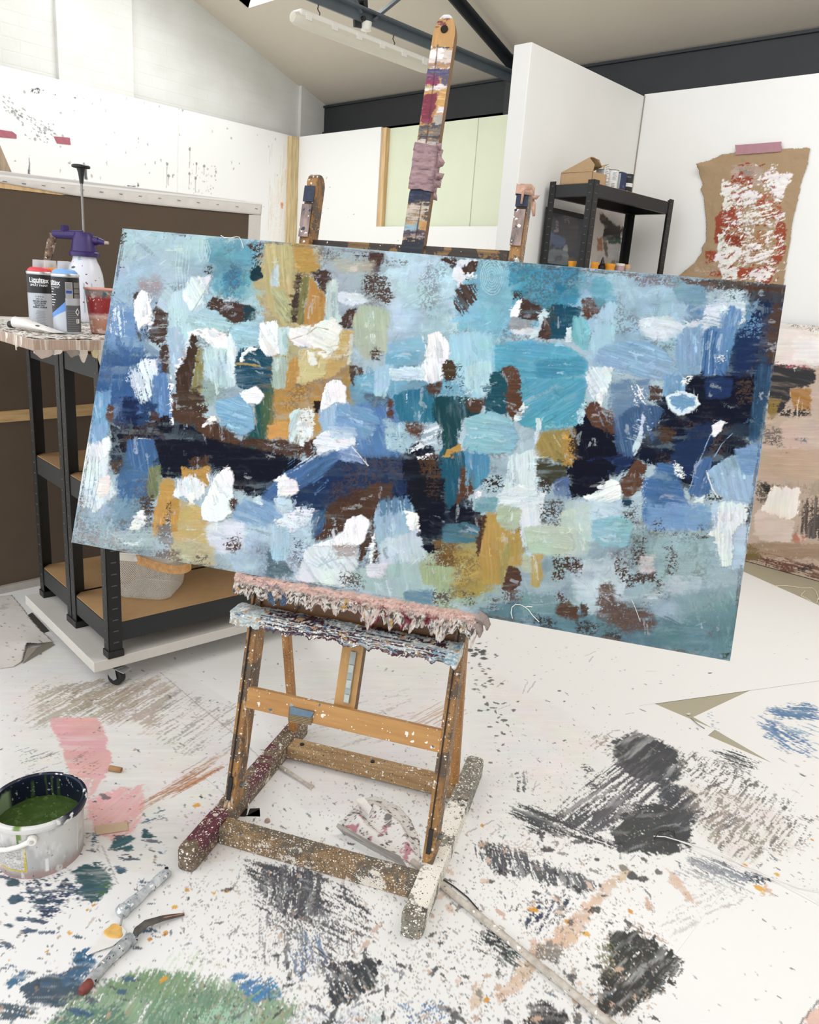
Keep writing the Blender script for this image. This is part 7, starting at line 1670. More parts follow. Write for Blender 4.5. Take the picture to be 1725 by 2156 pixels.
# black scrubbing under the front stretcher
FP([(545, 1822), (640, 1828), (690, 1850), (682, 1928), (610, 1938), (560, 1905)], '#55565b', f=3, ra=7, dry=.30, ang=95, st=.2)
FP([(510, 1808), (640, 1822), (770, 1880), (800, 1960), (740, 2010), (600, 1990), (530, 1920)], '#4c4d52', f=6, ra=14, dry=.60, ang=28); FP([(510, 1810), (600, 1820), (580, 1870), (510, 1850)], '#4c4d52', dry=.45, ang=18)
FP([(530, 1890), (700, 1900), (780, 1990), (720, 2060), (560, 2050), (520, 1980)], '#77777b', f=6, ra=14, dry=.64, ang=90); FP([(600, 1960), (700, 1960), (690, 2060), (600, 2080)], '#6d88a6', f=8, dry=.62, ang=70)
FP([(688, 2030), (800, 2018), (792, 2080), (735, 2122), (690, 2112)], '#3f4348', f=2, ra=7, dry=.2, ang=60); FP([(660, 1990), (700, 1990), (720, 2040), (680, 2050)], '#4b4d52', dry=.4, ang=40)
# right of the easel: the grey sweeps
G1 = '#4a4b4e'
FP([(1288, 1560), (1345, 1545), (1425, 1575), (1445, 1612), (1405, 1652), (1330, 1645), (1296, 1610)], G1, f=4, ra=9, dry=.06, ang=-40, st=.08)
FP([(1230, 1530), (1300, 1545), (1290, 1580), (1230, 1580)], '#a2968b', f=5, dry=.58, ang=-40)
FP([(1150, 1715), (1230, 1650), (1300, 1595), (1395, 1620), (1405, 1660), (1330, 1725), (1270, 1762), (1180, 1748)], '#56575b', f=5, ra=10, dry=.47, ang=-38, sl=120, gw=2.6)
FP([(1285, 1745), (1330, 1705), (1390, 1690), (1465, 1725), (1462, 1785), (1405, 1802), (1300, 1795)], '#48494b', f=3, ra=10, dry=.05, ang=-15, st=.06)
FP([(1395, 1640), (1465, 1668), (1482, 1705), (1440, 1745), (1385, 1700)], '#4d4e52', f=4, dry=.22, ang=-40); FP([(1440, 1690), (1600, 1720), (1560, 1760), (1450, 1740)], '#55565a', dry=.44, ang=-30)
FP([(1420, 1575), (1500, 1590), (1660, 1680), (1722, 1730), (1690, 1800), (1560, 1832), (1470, 1760), (1480, 1690), (1410, 1622)], '#6f6c69', f=8, ra=14, dry=.58, ang=-48, sl=26, gw=2.4)
FP([(1430, 1640), (1640, 1700), (1690, 1790), (1540, 1830), (1460, 1740)], '#cdbfb2', f=14, a=.35, dry=.3, ang=-48)
FP([(1490, 1580), (1550, 1580), (1620, 1620), (1560, 1640)], '#4c5255', f=3, dry=.42, ang=20)
FP([(1078, 1690), (1115, 1695), (1205, 1738), (1262, 1760), (1312, 1792), (1210, 1766), (1120, 1748), (1074, 1716)], '#4a4c4e', f=4, ra=8, dry=.28, ang=22)
FP([(1000, 1778), (1035, 1770), (1150, 1818), (1272, 1862), (1262, 1884), (1150, 1866), (1050, 1842), (1000, 1812)], '#57595e', f=4, ra=9, dry=.36, ang=75, sl=30)
FP([(1050, 1905), (1200, 1872), (1216, 1915), (1140, 1985), (1105, 1965)], '#3d4356', f=3, ra=8, dry=.56, ang=-55, sl=20, gw=3)
FP([(1290, 1968), (1330, 1958), (1402, 1993), (1445, 2026), (1385, 2085), (1292, 2145), (1252, 2128), (1272, 2040)], '#3c3d3b', f=2.5, ra=8, dry=.14, ang=-45, st=.15); FP([(1255, 1990), (1290, 1985), (1300, 2050), (1262, 2060)], '#70704e', dry=.4)
FP([(1385, 2030), (1450, 2020), (1420, 2080), (1330, 2120)], '#3c3d3b', dry=.42, ang=-45, sl=16)
FP([(1108, 2125), (1150, 2106), (1195, 2138), (1180, 2180), (1100, 2180)], '#3b3b3d', f=2, ra=9, dry=.1); FP([(1440, 1800), (1500, 1805), (1600, 1850), (1570, 1870), (1460, 1840)], '#8b9097', f=5, dry=.4, ang=25); FP([(1560, 1830), (1640, 1850), (1600, 1870), (1560, 1850)], '#50555c', dry=.42)
FP([(1400, 1820), (1450, 1800), (1600, 1880), (1580, 1900), (1440, 1870)], '#a9adb0', dry=.55, ang=25); FP([(1480, 1830), (1600, 1900), (1420, 1990), (1380, 1950)], '#b9b2aa', f=12, dry=.6, ang=-25, a=.8)
for q in (((1318, 1826), (1332, 1838), (1285, 1880), (1240, 1925), (1225, 1915), (1270, 1865)), ((1235, 1910), (1250, 1935), (1205, 1990), (1150, 2000), (1165, 1960)), ((1110, 2010), (1150, 1995), (1120, 2060), (1060, 2108), (1040, 2098), (1090, 2050)), ((1000, 2070), (1020, 2062), (1010, 2120), (990, 2130)), ((1400, 1828), (1420, 1840), (1470, 1900), (1450, 1905), (1420, 1870)), ((1610, 1865), (1640, 1888), (1600, 1890)), ((1120, 1985), (1140, 1990), (1130, 2020), (1110, 2010))):
    FP(list(q), '#d5b9a5', f=2, ra=6, dry=.14)
FP([(1300, 1930), (1400, 1960), (1420, 2000), (1350, 1975)], '#b49d90', dry=.5, ang=25); FP([(1690, 2160), (1728, 2108), (1760, 2200)], '#d8b9ac', f=1); fs.line([(1684, 2158), (1726, 2106)], '#57524d', 1.6, .8)
FP([(1035, 2000), (1100, 1990), (1100, 2040), (1040, 2040)], '#4e5854', dry=.42, ang=40); FP([(1000, 1960), (1060, 1950), (1090, 2000), (1000, 2010)], '#3d4040', dry=.5, ang=30); FP([(1130, 1990), (1190, 1990), (1180, 2030), (1130, 2020)], '#857f78', f=2, dry=.25)
FP([(1080, 1622), (1118, 1620), (1112, 1668), (1088, 1668)], '#4e4e50', dry=.5, ang=85); FP([(1232, 1610), (1250, 1622), (1235, 1645), (1222, 1640)], '#4b4b4e', dry=.3); FP([(1240, 1648), (1268, 1652), (1258, 1668), (1242, 1662)], '#5b5b5e', dry=.3)
for (x, y, a_) in ((1118, 1780, .02), (1085, 1770, .016)):
    for k in range(1, 5):
        fs.line([(x+9*k*cos(t_), y+6*k*sin(t_)) for t_ in np.linspace(.3, 2.9, 12)], '#b9a79b', 1.4, .6)
for (x, y, L, W, c_) in ((1152, 1790, .017, .010, G1), (1258, 1812, .008, .006, G1), (1330, 1845, .016, .012, '#4d4e50'), (1352, 1852, .016, .009, '#4d4e50'), (1312, 1828, .011, .012, '#8a8178'), (1357, 1812, .011, .006, '#6f6660'), (1388, 1838, .009, .009, '#6f6c69'), (1188, 1560, .008, .004, '#666'), (1090, 1478, .006, .004, '#55565a'), (1188, 1478, .006, .004, '#55565a'), (1178, 1456, .008, .005, '#5c5d60'), (1360, 1442, .008, .003, '#5b5b5d'), (1495, 1418, .010, .004, '#6c6c6e'), (1390, 1440, .005, .002, '#777'), (1690, 1632, .010, .006, '#6a7076'), (1525, 1820, .009, .006, '#777')):
    u, v = uvF(x, y); fs.dab(u, v, L, W, rf.random()*3, c_, a=.95)
for i in range(60):
    t = rf.random(); x = 985+t*80+rf.normal()*16; y = 1365+t*190+rf.normal()*38; u, v = uvF(x, y); fs.dab(u, v, .004+.010*rf.random()**2, .003+.005*rf.random(), rf.random()*3, '#5a5b5e', a=.9)
for i in range(10):
    u, v = uvF(985+rf.random()*45, 1365+rf.random()*25); fs.dab(u, v, .014, .010, rf.random()*3, '#57585b', a=.95)
# right-hand sheet: blue scrubbing
FP([(1600, 1490), (1700, 1478), (1730, 1495), (1730, 1520), (1640, 1520)], '#5d7ea3', f=4, dry=.42, ang=6, sl=40); FP([(1590, 1505), (1640, 1515), (1730, 1580), (1730, 1600), (1660, 1590), (1610, 1550)], '#5f80a5', f=5, ra=10, dry=.46, ang=32, sl=40); FP([(1640, 1520), (1730, 1520), (1730, 1580), (1680, 1560)], '#86a0bd', f=5, dry=.62, ang=20)
for i in range(20):
    u, v = uvF(1495+rf.normal()*6+i*1.3, 1500+i*3); fs.dab(u, v, .005, .0025, 1.2, '#7f97b8', a=.8)
# mustard spots
for x, y, r_ in ((1122, 1917, 9), (1568, 1824, 7), (1636, 1842, 6), (1600, 1872, 10), (1194, 1941, 6), (1262, 2138, 9), (1328, 1922, 6), (1025, 2105, 6), (197, 1907, 4), (185, 1916, 4), (148, 1967, 5), (347, 1967, 5), (369, 1911, 6), (317, 1980, 5), (100, 2004, 3), (21, 2024, 3), (450, 1882, 4), (395, 1876, 5), (413, 1696, 8), (345, 2065, 6), (478, 1878, 5), (1235, 1968, 7), (1015, 1740, 5), (1710, 1770, 4)):
    u, v = uvF(x, y); fs.dab(u, v, r_*.0012, r_*.001, rf.random()*3, rf.choice(['#d59a3c', '#dba94e', '#cf9440']), a=.95)
# flicks everywhere
for i in range(3600):
    x, y = -30+rf.random()*1800, 1330+(rf.random()**.8)*860
    if x > 1330 and y < 1580 and rf.random() < .75: continue
    if x > 1380 and y > 1900 and rf.random() < .85: continue
    p = uvF(x, y); s_ = .0011+.0034*rf.random()**4; d_ = math.atan2(p[1], p[0])
    fs.dab(p[0], p[1], s_*(1+2.2*rf.random()**2), s_*.75, rf.normal()*.5-.4, rf.choice(['#55565a', '#6b6a69', '#4d5a66', '#86786d', '#a8937f', '#4f5560', '#8d9095', '#b49b86', '#3d3d40', '#6f7b88']), a=.5+.45*rf.random(), rag=.6)
for i in range(300):
    x, y = 900+rf.random()*480, 1760+rf.random()*400; p = uvF(x, y); s_ = .0014+.009*rf.random()**4
    fs.dab(p[0], p[1], s_*(1+1.2*rf.random()), s_*.8, rf.random()*3, rf.choice(['#4a4b4e', '#5d5a58', '#3b3b3d', '#c7ab97', '#8f8a86', '#d9c2b2']), a=.9, rag=.7)
for i in range(230):
    x, y = 480+rf.random()*480, 1760+rf.random()*400; p = uvF(x, y); s_ = .0014+.006*rf.random()**4
    fs.dab(p[0], p[1], s_*(1+2*rf.random()), s_*.7, rf.random()*3, rf.choice(['#4a4b4e', '#5d5f64', '#3b3b3d', '#c9b2a2', '#8d9299']), a=.9, rag=.7)
for i in range(95):
    x, y = rf.random()*340, 1760+rf.random()*380; p = uvF(x, y); s_ = .003+.008*rf.random()**3
    fs.dab(p[0], p[1], s_*(1+2*rf.random()), s_*.6, .65+.2*rf.normal(), rf.choice(['#3b4d63', '#46607a', '#3f5560', '#555a66']), a=.9, rag=.6)
for i in range(34):
    x, y = 950+rf.random()*450, 1380+rf.random()*700; L = 8+22*rf.random(); an = -.6+.4*rf.normal(); fs.line([(x, y), (x+L*cos(an), y+L*sin(an))], rf.choice(['#8d8a88', '#a99788', '#6b6b6d']), .9, .55)
# seams drawn as thin grey lines
for q in ([(339, 1418), (420, 1487), (500, 1552), (560, 1608)], [(213, 1781), (246, 1861)], [(0, 1395), (120, 1350)]): fs.line(q, '#8b857e', 1.6, .55)

for i in range(5200):
    x, y = 380+rf.random()*1000, 1560+(rf.random()**.7)*600; p = uvF(x, y); s_ = .0011+.0016*rf.random()**2
    fs.dab(p[0], p[1], s_*(1+rf.random()), s_*.8, rf.random()*3, rf.choice(['#6b6864', '#8f8578', '#a99582', '#5d6166', '#b7a595']), a=.35+.4*rf.random(), rag=.5)
M['sheet'] = attr_mat('floor_sheet_paint', .6, .06, 260, .2)
def sheet(label, q, top, res, below=.002, grp=None):
    q = [np.array([p[0], p[1]]) for p in q]
    nu = int(max(np.linalg.norm(q[1]-q[0]), np.linalg.norm(q[2]-q[3]))/res)+2; nv = int(max(np.linalg.norm(q[3]-q[0]), np.linalg.norm(q[2]-q[1]))/res)+2
    a, b = np.meshgrid(np.linspace(0, 1, nu), np.linspace(0, 1, nv)); a = a[..., None]; b = b[..., None]
    xy = (1-a)*(1-b)*q[0]+a*(1-b)*q[1]+a*b*q[2]+(1-a)*b*q[3]
    c, _ = fs.sample(xy[..., 0], xy[..., 1]); P_ = np.concatenate([xy, np.full(a.shape, top)], -1)
    o = grid_mesh('hardboard_sheet', P_, c, M['sheet'], extra=(*slab_sides(P_, np.array([0, 0, -below])), '#8f887e'), smooth=False)
    return tag(o, label, 'board', 'painted white boards covering the floor')
f2 = lambda x, y: fl(x, y)[:2]
Pq = f2(1345, 1487); L1 = f2(1725, 1434)-Pq; L1 /= np.linalg.norm(L1); L2 = f2(1620, 1605)-Pq; L2 /= np.linalg.norm(L2)
FE = f2(1725, 1275)-f2(1575, 1208); FE /= np.linalg.norm(FE)
Pc = f2(1460, 1510); e1 = f2(1573, 1457)-Pc; e1 /= np.linalg.norm(e1); e2 = f2(1621, 1604)-Pc; e2 /= np.linalg.norm(e2)
sheet('small white floor board with blue scrubbing beside the beige gap', [Pc, Pc+e2*1.0, Pc+e2*1.0+e1*.8, Pc+e1*.8], .0004, .005, .0003)
sheet('white floor boards under the rolling rack and brown-backed canvas', [(-4.45, .45), (-2.60, .45), (-2.60, 4.0), (-4.45, 4.0)], .0010, .006, .0005)
sheet('speckled white floor board beneath the easel and bucket', [(-2.60, .25), (-.75, .25), (-.75, 2.35), (-2.60, 2.35)], .0010, .003, .0005)
sheet('white floor board behind the easel, dotted with grey paint', [(-2.60, 2.35), (-1.55, 2.35), (-1.55, 4.0), (-2.60, 4.0)], .0010, .005, .0005)
fa_ = f2(1575, 1208)-FE*.35; fb_ = f2(1725, 1275)+FE*.55
sheet('far white floor board reaching towards the leaning pink painting', [Pq-L1*1.05, Pq+L1*1.25, fb_, fa_-FE*.35], .0014, .0045, .0004)
pL = -L1
sheet('large white floor board scrubbed with charcoal grey sweeps', [Pq+pL*1.45+L2*2.3, Pq+L2*2.3, Pq, Pq+pL*1.45], .0018, .003, .0004)
T1, T2 = f2(-90, 2046), f2(640, 1655); dT = (T2-T1)/np.linalg.norm(T2-T1); nT = np.array([dT[1], -dT[0]])
sheet('front white floor board with a green scrubbed patch', [T1+nT*.95, T2+nT*.95+dT*1.1, T2+dT*1.0, T1], .0022, .003, .0004)
# ================================================================== THINGS LYING ON THE FLOOR
def ground(x, y, z): return fl(x, y, z)
ZB, ZR, ZE = .0010, .0018, .0022          # tops of the back, right and front boards
# ---- paint tub
bc_ = np.array([-1.579, .569, ZB]); Rb, Rt, Hb = .089, .0995, .139
t = thing('paint_tub', 'white plastic tub half full of green paint at the left edge', 'bucket', bc_)
fa = math.atan2(-bc_[1], -bc_[0])           # bearing of the camera
na, nz = 260, 90
th, zz = np.meshgrid(np.linspace(0, 2*pi, na), np.linspace(0, 1, nz)); rel = (th-fa+pi) % (2*pi)-pi
def wall(R0, R1, z0, z1, bump=0): 
    r = R0+(R1-R0)*zz+bump; return bc_+np.stack([r*np.cos(th), r*np.sin(th), z0+(z1-z0)*zz], -1)
g = fbm(rel*5, zz*2.5, 601); B = np.tile(lin('#cfcecb'), th.shape+(1,)).reshape(th.shape+(3,))
B = pick(B, [(sstep(.45, .7, g)*.7, '#a3a3a4'), (sstep(.35, .0, zz+(g-.5)*.3)*.8, '#8f8583'), (sstep(.16, .02, zz+(fbm(rel*9, zz*3, 603)-.5)*.2)*.8, '#a58a84'), (sstep(.68, .74, fbm(rel*8, zz*4, 605))*.6, '#e3e2df'), (sstep(.79, .81, fbm(rel*24, zz*12, 607)), '#3c4152')])
def stripe(r0, w_, z0, z1, c_): 
    global B
    m_ = sstep(w_, w_*.6, np.abs(rel-r0+.02*(fbm(zz*9, zz*0+r0, 609)-.5)))*sstep(z0-.02, z0+.02, zz)*sstep(z1+.02, z1-.02, zz); B = B*(1-m_[..., None])+lin(c_)*m_[..., None]
stripe(.10, .05, .10, .36, '#e7e6e3'); stripe(.95, .03, .16, .72, '#dedddb'); stripe(-.48, .03, .62, .93, '#5b7a35'); stripe(-.44, .05, .80, .95, '#6b8740')
grid_mesh('tub_wall', wall(Rb, Rt-.004, 0, Hb-.010), B, attr_mat('tub_plastic', .4, .06, 300), t)
lab = (rel > -1.35)*(rel < -.32)
B = np.tile(lin('#c9c7c2'), th.shape+(1,)).reshape(th.shape+(3,)); 
line_ = (np.sin(zz*2*pi*16) > .25)*(vn(rel*70, np.floor(zz*16), 611) > .34)*(rel > -1.3)*(rel < -.40)
B = pick(B, [(line_*.8, '#77767a'), ((rel > -.385)*1.0, '#c3ae45'), (sstep(.09, .05, zz), '#c3ae45'), (sstep(.60, .68, fbm(rel*10, zz*4, 613))*.7, '#d9d8d5')])
Pl = wall(Rb+.0012+.003, Rt-.004-.0022+.0012, Hb*.14, Hb*.60, 0)
r_in = Rb+(Rt-.004-Rb)*(.16+.46*zz)+.0006; Pl = bc_+np.stack([r_in*np.cos(th), r_in*np.sin(th), Hb*.14+(Hb*.46)*zz], -1)
o = grid_mesh('printed_label', Pl, B, attr_mat('tub_label', .5), t); cut_outside(o, lab)
ng = fbm(rel*7, zz*3, 621); Bi = np.tile(lin('#10152a'), th.shape+(1,)).reshape(th.shape+(3,))
dr_ = np.zeros(th.shape)
for a_, w_, z0 in ((.10, .05, .34), (-.22, .03, .50), (-.36, .03, .52), (-.52, .05, .38)):
    q_ = (rel-(pi+a_)+pi) % (2*pi)-pi; dr_ = np.maximum(dr_, sstep(w_, w_*.5, np.abs(q_+.04*(fbm(zz*8, zz*0+a_*9, 623)-.5)))*sstep(z0+.62, z0+.5, zz)*(.6+.4*(ng > .45)))
Bi = pick(Bi, [(dr_*.85, '#4a5d33'), (sstep(.60, .56, zz+(ng-.5)*.5)*sstep(.60, .64, fbm(rel*14, zz*6, 627)), '#33472a'), (sstep(.735, .76, fbm(rel*26, zz*16, 629))*.7, '#c9ccc8'), (sstep(.9, 1.0, zz)*.8, '#1b2236')])
q_ = (rel-(pi+1.15)+pi) % (2*pi)-pi; Bi = pick(Bi, [(sstep(.55, .4, np.abs(q_))*sstep(.95, .85, zz+(ng-.5)*.3), '#8ea07e')])
grid_mesh('inner_wall', wall(Rb-.001, Rt-.007, .004, Hb-.002), Bi, attr_mat('inside_paint', .35, .1, 200), t)
B = np.tile(lin('#d9d8d6'), th.shape+(1,)).reshape(th.shape+(3,)); hf = sstep(.25, .75, .5+.5*np.sin(rel*1.0+.3)); nn_ = fbm(rel*3.5, zz*1.2, 631)
B = pick(B, [((sstep(.2, .6, rel)+sstep(-1.9, -2.4, rel))*sstep(.30, .42, nn_), '#171d31'), (sstep(.66, .69, nn_)*sstep(.0, .4, rel), '#e7e6e4'), (sstep(.12, .04, np.abs(rel+.45))*sstep(.4, .5, zz), '#6f8a45')])
prof = np.array([(Rt-.005, Hb-.016), (Rt+.001, Hb-.017), (Rt+.003, Hb-.010), (Rt+.0032, Hb-.004), (Rt+.001, Hb), (Rt-.004, Hb+.0005), (Rt-.007, Hb-.002)]); iv = np.interp(zz[:, 0], np.linspace(0, 1, 7), prof[:, 0]), np.interp(zz[:, 0], np.linspace(0, 1, 7), prof[:, 1])
grid_mesh('rim', bc_+np.stack([iv[0][:, None]*np.cos(th), iv[0][:, None]*np.sin(th), iv[1][:, None]+0*th], -1), B, attr_mat('rim_paint', .4, .08, 300), t)
zl = .080; rr_, tt_ = np.meshgrid(np.linspace(0.0005, Rb+.004, 60), np.linspace(0, 2*pi, 160)); ux, uy = rr_*np.cos(tt_), rr_*np.sin(tt_)
n1 = fbm(ux/.03, uy/.03, 641); cr_ = np.exp(-((n1-.5)/.012)**2); n2 = fbm(ux/.012, uy/.012, 643)
cc = pick(np.tile(lin('#3d5424'), n1.shape+(1,)).reshape(n1.shape+(3,)), [(sstep(.45, .65, n2)*.5, '#4d6731'), (cr_*.35*(n2 > .5), '#83995f')])
grid_mesh('green_paint', bc_+np.stack([ux, uy, zl+.004*n1+.0025*cr_*(n2 > .48)], -1), cc, attr_mat('wet_green_paint', .30, .05, 200, .4), t)
MB().lathe([(Rb-.002, .001), (Rb-.002, .003)], bc_, 40).build('base', M['white_plastic'], t)
ha = fa-.16; pv = bc_+np.array([(Rt+.001)*cos(ha), (Rt+.001)*sin(ha), Hb-.030]); nv_ = np.array([cos(ha), sin(ha), 0]); tv = np.array([-sin(ha), cos(ha), 0])
pts = [pv+nv_*.004]
for k in range(1, 13):
    a_ = ha-k*.26; pts.append(bc_+np.array([(Rt+.006)*cos(a_), (Rt+.006)*sin(a_), Hb-.030-.034*sin(pi*min(1, k/12*1.0))*1.0-.004*k*(1-k/12)]))
hd = MB().tube(pts, [.0065]+[.0052]*11+[.0065], 10).build('carry_handle', M['white_plastic'], t, True)
MB().cyl(pv-nv_*.004, pv+nv_*.009, .010, n=22).build('pivot_boss', M['white_plastic'], hd, True, bevel=.001)
MB().cyl(pv+nv_*.008, pv+nv_*.0100, .0045, n=16).build('pivot_pin', mat('pivot_grey', '#b9b8b4', .4), hd, True)

# ---- palette knives
def knife_handle(p, q, r0, r1, lift, m, parent, name='handle', crook=0.0, n=16, seed=1):
    a = q-p; L = np.linalg.norm(a); a /= L; s_ = np.cross(Z, a); vs = []; N = 22; r2 = np.random.default_rng(seed)
    for i in range(N):
        u = i/(N-1); w_ = (r0+(r1-r0)*u)*(1 if .04 < u < .96 else .62)*(1+.10*sin(u*9)); h_ = w_*.78
        for k in range(n):
            b_ = 2*pi*k/n; j = 1+.10*(vn(np.array([u*14.0]), np.array([k*.8]), seed)[0]-.5)*2
            vs.append(p+a*L*u+s_*(w_*cos(b_)*j+crook*sin(pi*u))+Z*(lift+h_+h_*sin(b_)*j))
    return MB().add(vs, [(i*n+k, i*n+(k+1) % n, (i+1)*n+(k+1) % n, (i+1)*n+k) for i in range(N-1) for k in range(n)]+[tuple(range(n)), tuple((N-1)*n+k for k in range(n))]).build(name, m, parent, True)
h0, h1 = ground(357, 1840, ZE), ground(262, 1924, ZE)
t = thing('palette_knife', 'white-handled palette knife with yellow paint on its blade', 'palette knife', (h0+h1)/2)
hm = wood('crusted_white_handle', '#c9ccce', '#8f979d', (('#6d8797', 90, .4, .5), ('#e9eaea', 70, .5, .6), ('#5b5f63', 160, .35, .3)), (1, 1, 1), .5, 4)
kh = knife_handle(h0, h1, .0105, .0125, .001, hm, t, seed=5)
ax = (h1-h0)/np.linalg.norm(h1-h0); sd_ = np.cross(Z, ax)
MB().cyl(ground(351, 1842, ZE)+Z*.0135, ground(351, 1842, ZE)+Z*.0185, .0042, n=14).build('hanging_hole', M['black'], kh)
MB().lathe([(.0125, 0), (.0155, .006), (.0135, .016), (.004, .020)], h1-ax*.004+Z*.011, 16, True, (sd_, Z, ax)).build('ferrule_crust', hm, t, True)
e0, e1 = ground(262, 1926, ZE), ground(254, 1952, ZE)
MB().tube([h1+Z*.010, (h1+e1)/2+Z*.012, e1+Z*.005], [.004, .0026, .0022], 8).build('neck', mat('steel_neck', '#9c9a95', .35, .2, metal=.4), t, True)
bl = [ground(*q, ZE+.004) for q in ((258, 1952), (266, 1962), (262, 1972), (238, 1992), (205, 2003), (184, 2012), (180, 2008), (196, 1992), (222, 1962), (240, 1950))]
kb = MB().prism(bl, Z*.0012).build('blade', mat('painted_blade', '#e4e2de', .35, .03, 60), t)
yc_ = ground(240, 1966, ZE); r2 = np.random.default_rng(2); vs = []; NN = 26
for j, (rr, hh) in enumerate(((1, 0), (.92, .0022), (.7, .0032), (.4, .0024), (.05, .0026))):
    for k in range(NN): b_ = 2*pi*k/NN; w_ = 1+.12*sin(3*b_+1)+.06*sin(5*b_); vs.append(yc_+np.array([.0205*rr*w_*cos(b_), .0165*rr*w_*sin(b_), .0052+hh]))
MB().add(vs, [(j*NN+k, j*NN+(k+1) % NN, (j+1)*NN+(k+1) % NN, (j+1)*NN+k) for j in range(4) for k in range(NN)]+[tuple(4*NN+k for k in range(NN))]).build('yellow_paint', mat('mustard_paint', '#e0b263', .4, .12, 70, .2, 150), kb, True)
h0, h1 = ground(172, 2096, ZE), ground(284, 1980, ZE)
t = thing('palette_knife', 'cranked palette knife with dark blade lying on the green patch', 'palette knife', (h0+h1)/2)
hm2 = wood('crusted_grey_handle', '#b4b5b5', '#6f767b', (('#3f5f72', 70, .4, .4), ('#e6e5e2', 80, .45, .6), ('#2f3032', 120, .35, .4), ('#b48f95', 60, .4, .3)), (1, 1, 1), .5, 9)
knife_handle(h0, h1, .0095, .0135, .001, hm2, t, crook=.004, seed=8)
MB().lathe([(.006, -.003), (.0098, .004), (.0102, .020), (.008, .024)], h0+Z*.009, 16, True, (np.cross(Z, (h1-h0)/np.linalg.norm(h1-h0)), Z, (h1-h0)/np.linalg.norm(h1-h0))).build('red_tip', mat('dried_red', '#7c3d37', .5, .2, 70), t, True)
cr = [ground(284, 1982, ZE)+Z*.012, ground(290, 1972, ZE)+Z*.016, ground(310, 1958, ZE)+Z*.017, ground(345, 1942, ZE)+Z*.011, ground(388, 1928, ZE)+Z*.004]
ws = [.006, .0085, .0095, .0075, .0035]; mb = MB(); vs = []
for i, p_ in enumerate(cr):
    tg = cr[min(i+1, 4)]-cr[max(i-1, 0)]; s_ = np.cross(Z, tg); s_ /= np.linalg.norm(s_)
    for sx_, sz_ in ((-1, -.0008), (1, -.0008), (1, .0008), (-1, .0008)): vs.append(p_+s_*ws[i]*sx_+Z*sz_)
mb.add(vs, [(i*4+k, i*4+(k+1) % 4, i*4+4+(k+1) % 4, i*4+4+k) for i in range(4) for k in range(4)]+[(0, 1, 2, 3), (16, 17, 18, 19)])
mb.build('blade', wood('stained_blade', '#57524c', '#35322f', (('#b9785f', 50, .5, .25), ('#d8d3ca', 90, .3, .2)), (1, 1, 1), .35, 6), t, True)
MB().add([cr[3]+Z*.0014+np.array([0, .003, 0]), cr[3]+Z*.0014-np.array([0, .004, 0]), cr[4]+Z*.0012-np.array([0, .002, 0]), cr[4]+Z*.0012+np.array([0, .002, 0])], [(0, 1, 2, 3)]).build('rust_smear', mat('rust_smear_paint', '#a8705a', .5, .15, 60), t)

# ---- sticks
WD = wood('dusty_stick', '#c8c0b4', '#a39a8e', (('#77706a', 120, .3, .2), ('#eae6df', 90, .4, .4)), (1, 1, 1), .7, 5)
p, q = ground(905, 1850, ZR), ground(1290, 2168, ZE)
t = thing('dowel_stick', 'long pale grey wooden stick running from the right easel foot to the bottom edge', 'stick', (p+q)/2)
d_ = (q-p)/np.linalg.norm(q-p); MB().tube([p-d_*.06+Z*.0085, p+(q-p)*.3+Z*.009, p+(q-p)*.7+Z*.0086, q+d_*.25+Z*.0085], [.0072, .0078, .008, .008], 12).build('stick_shaft', WD, t, True)
p, q = ground(570, 1606, ZB), ground(642, 1652, ZB)
t = thing('paint_brush', 'short pale brush stick lying beneath the rear stretcher', 'brush', (p+q)/2)
MB().tube([p+Z*.006, (p+q)/2+Z*.0062, q+Z*.005], [.0045, .0058, .0042], 10).build('handle', WD, t, True)
a_ = (q-p)/np.linalg.norm(q-p); s_ = np.cross(Z, a_)
MB().prism([q-s_*.004+Z*.003, q+s_*.004+Z*.003, q+a_*.026+s_*.011+Z*.001, q+a_*.03-s_*.006+Z*.001], Z*.005).build('dried_bristles', mat('dried_bristle', '#b9afa4', .8, .15, 120), t, bevel=.001)

# ---- crumpled paper under the easel
ol = [(726, 1722), (748, 1700), (762, 1684), (790, 1678), (820, 1690), (842, 1700), (868, 1730), (884, 1770), (888, 1812), (870, 1824), (850, 1818), (800, 1790), (712, 1742)]
ow = np.array([fl(*q_)[:2] for q_ in ol]); x0, y0 = ow.min(0)-.01; x1, y1 = ow.max(0)+.01
gx, gy = np.meshgrid(np.arange(x0, x1, .0025), np.arange(y0, y1, .0025)); sd = poly_sd(ow, gx, gy)+.004*(fbm(gx/.02, gy/.02, 701)-.5)
dv = np.array(uvF(884, 1800))-np.array(uvF(765, 1690)); dv /= np.linalg.norm(dv); T_ = -gx*dv[1]+gy*dv[0]; S_ = gx*dv[0]+gy*dv[1]
fold_ = np.abs(((T_/.062+.9*fbm(S_/.16, T_/.10, 703)) % 1)-.5)*2
hz_ = ZB+.002+(.020*sstep(0, 1, 1-fold_)+.010*fbm(gx/.05, gy/.05, 705))*sstep(0, .045, sd)
n1 = fbm(gx/.014, gy/.014, 707); cc = pick(np.tile(lin('#dcd8d3'), n1.shape+(1,)).reshape(n1.shape+(3,)), [(sstep(.66, .70, n1), '#7d7672'), (sstep(.60, .66, fbm(gx/.03, gy/.02, 709))*(T_ < np.median(T_)), '#b9868e'), (sstep(.68, .72, fbm(gx/.006, gy/.006, 711)), '#4f4c4b')])
t = thing('crumpled_paper', 'crumpled white paper spotted with pink paint inside the easel base', 'paper', (gx.mean(), gy.mean(), ZB))
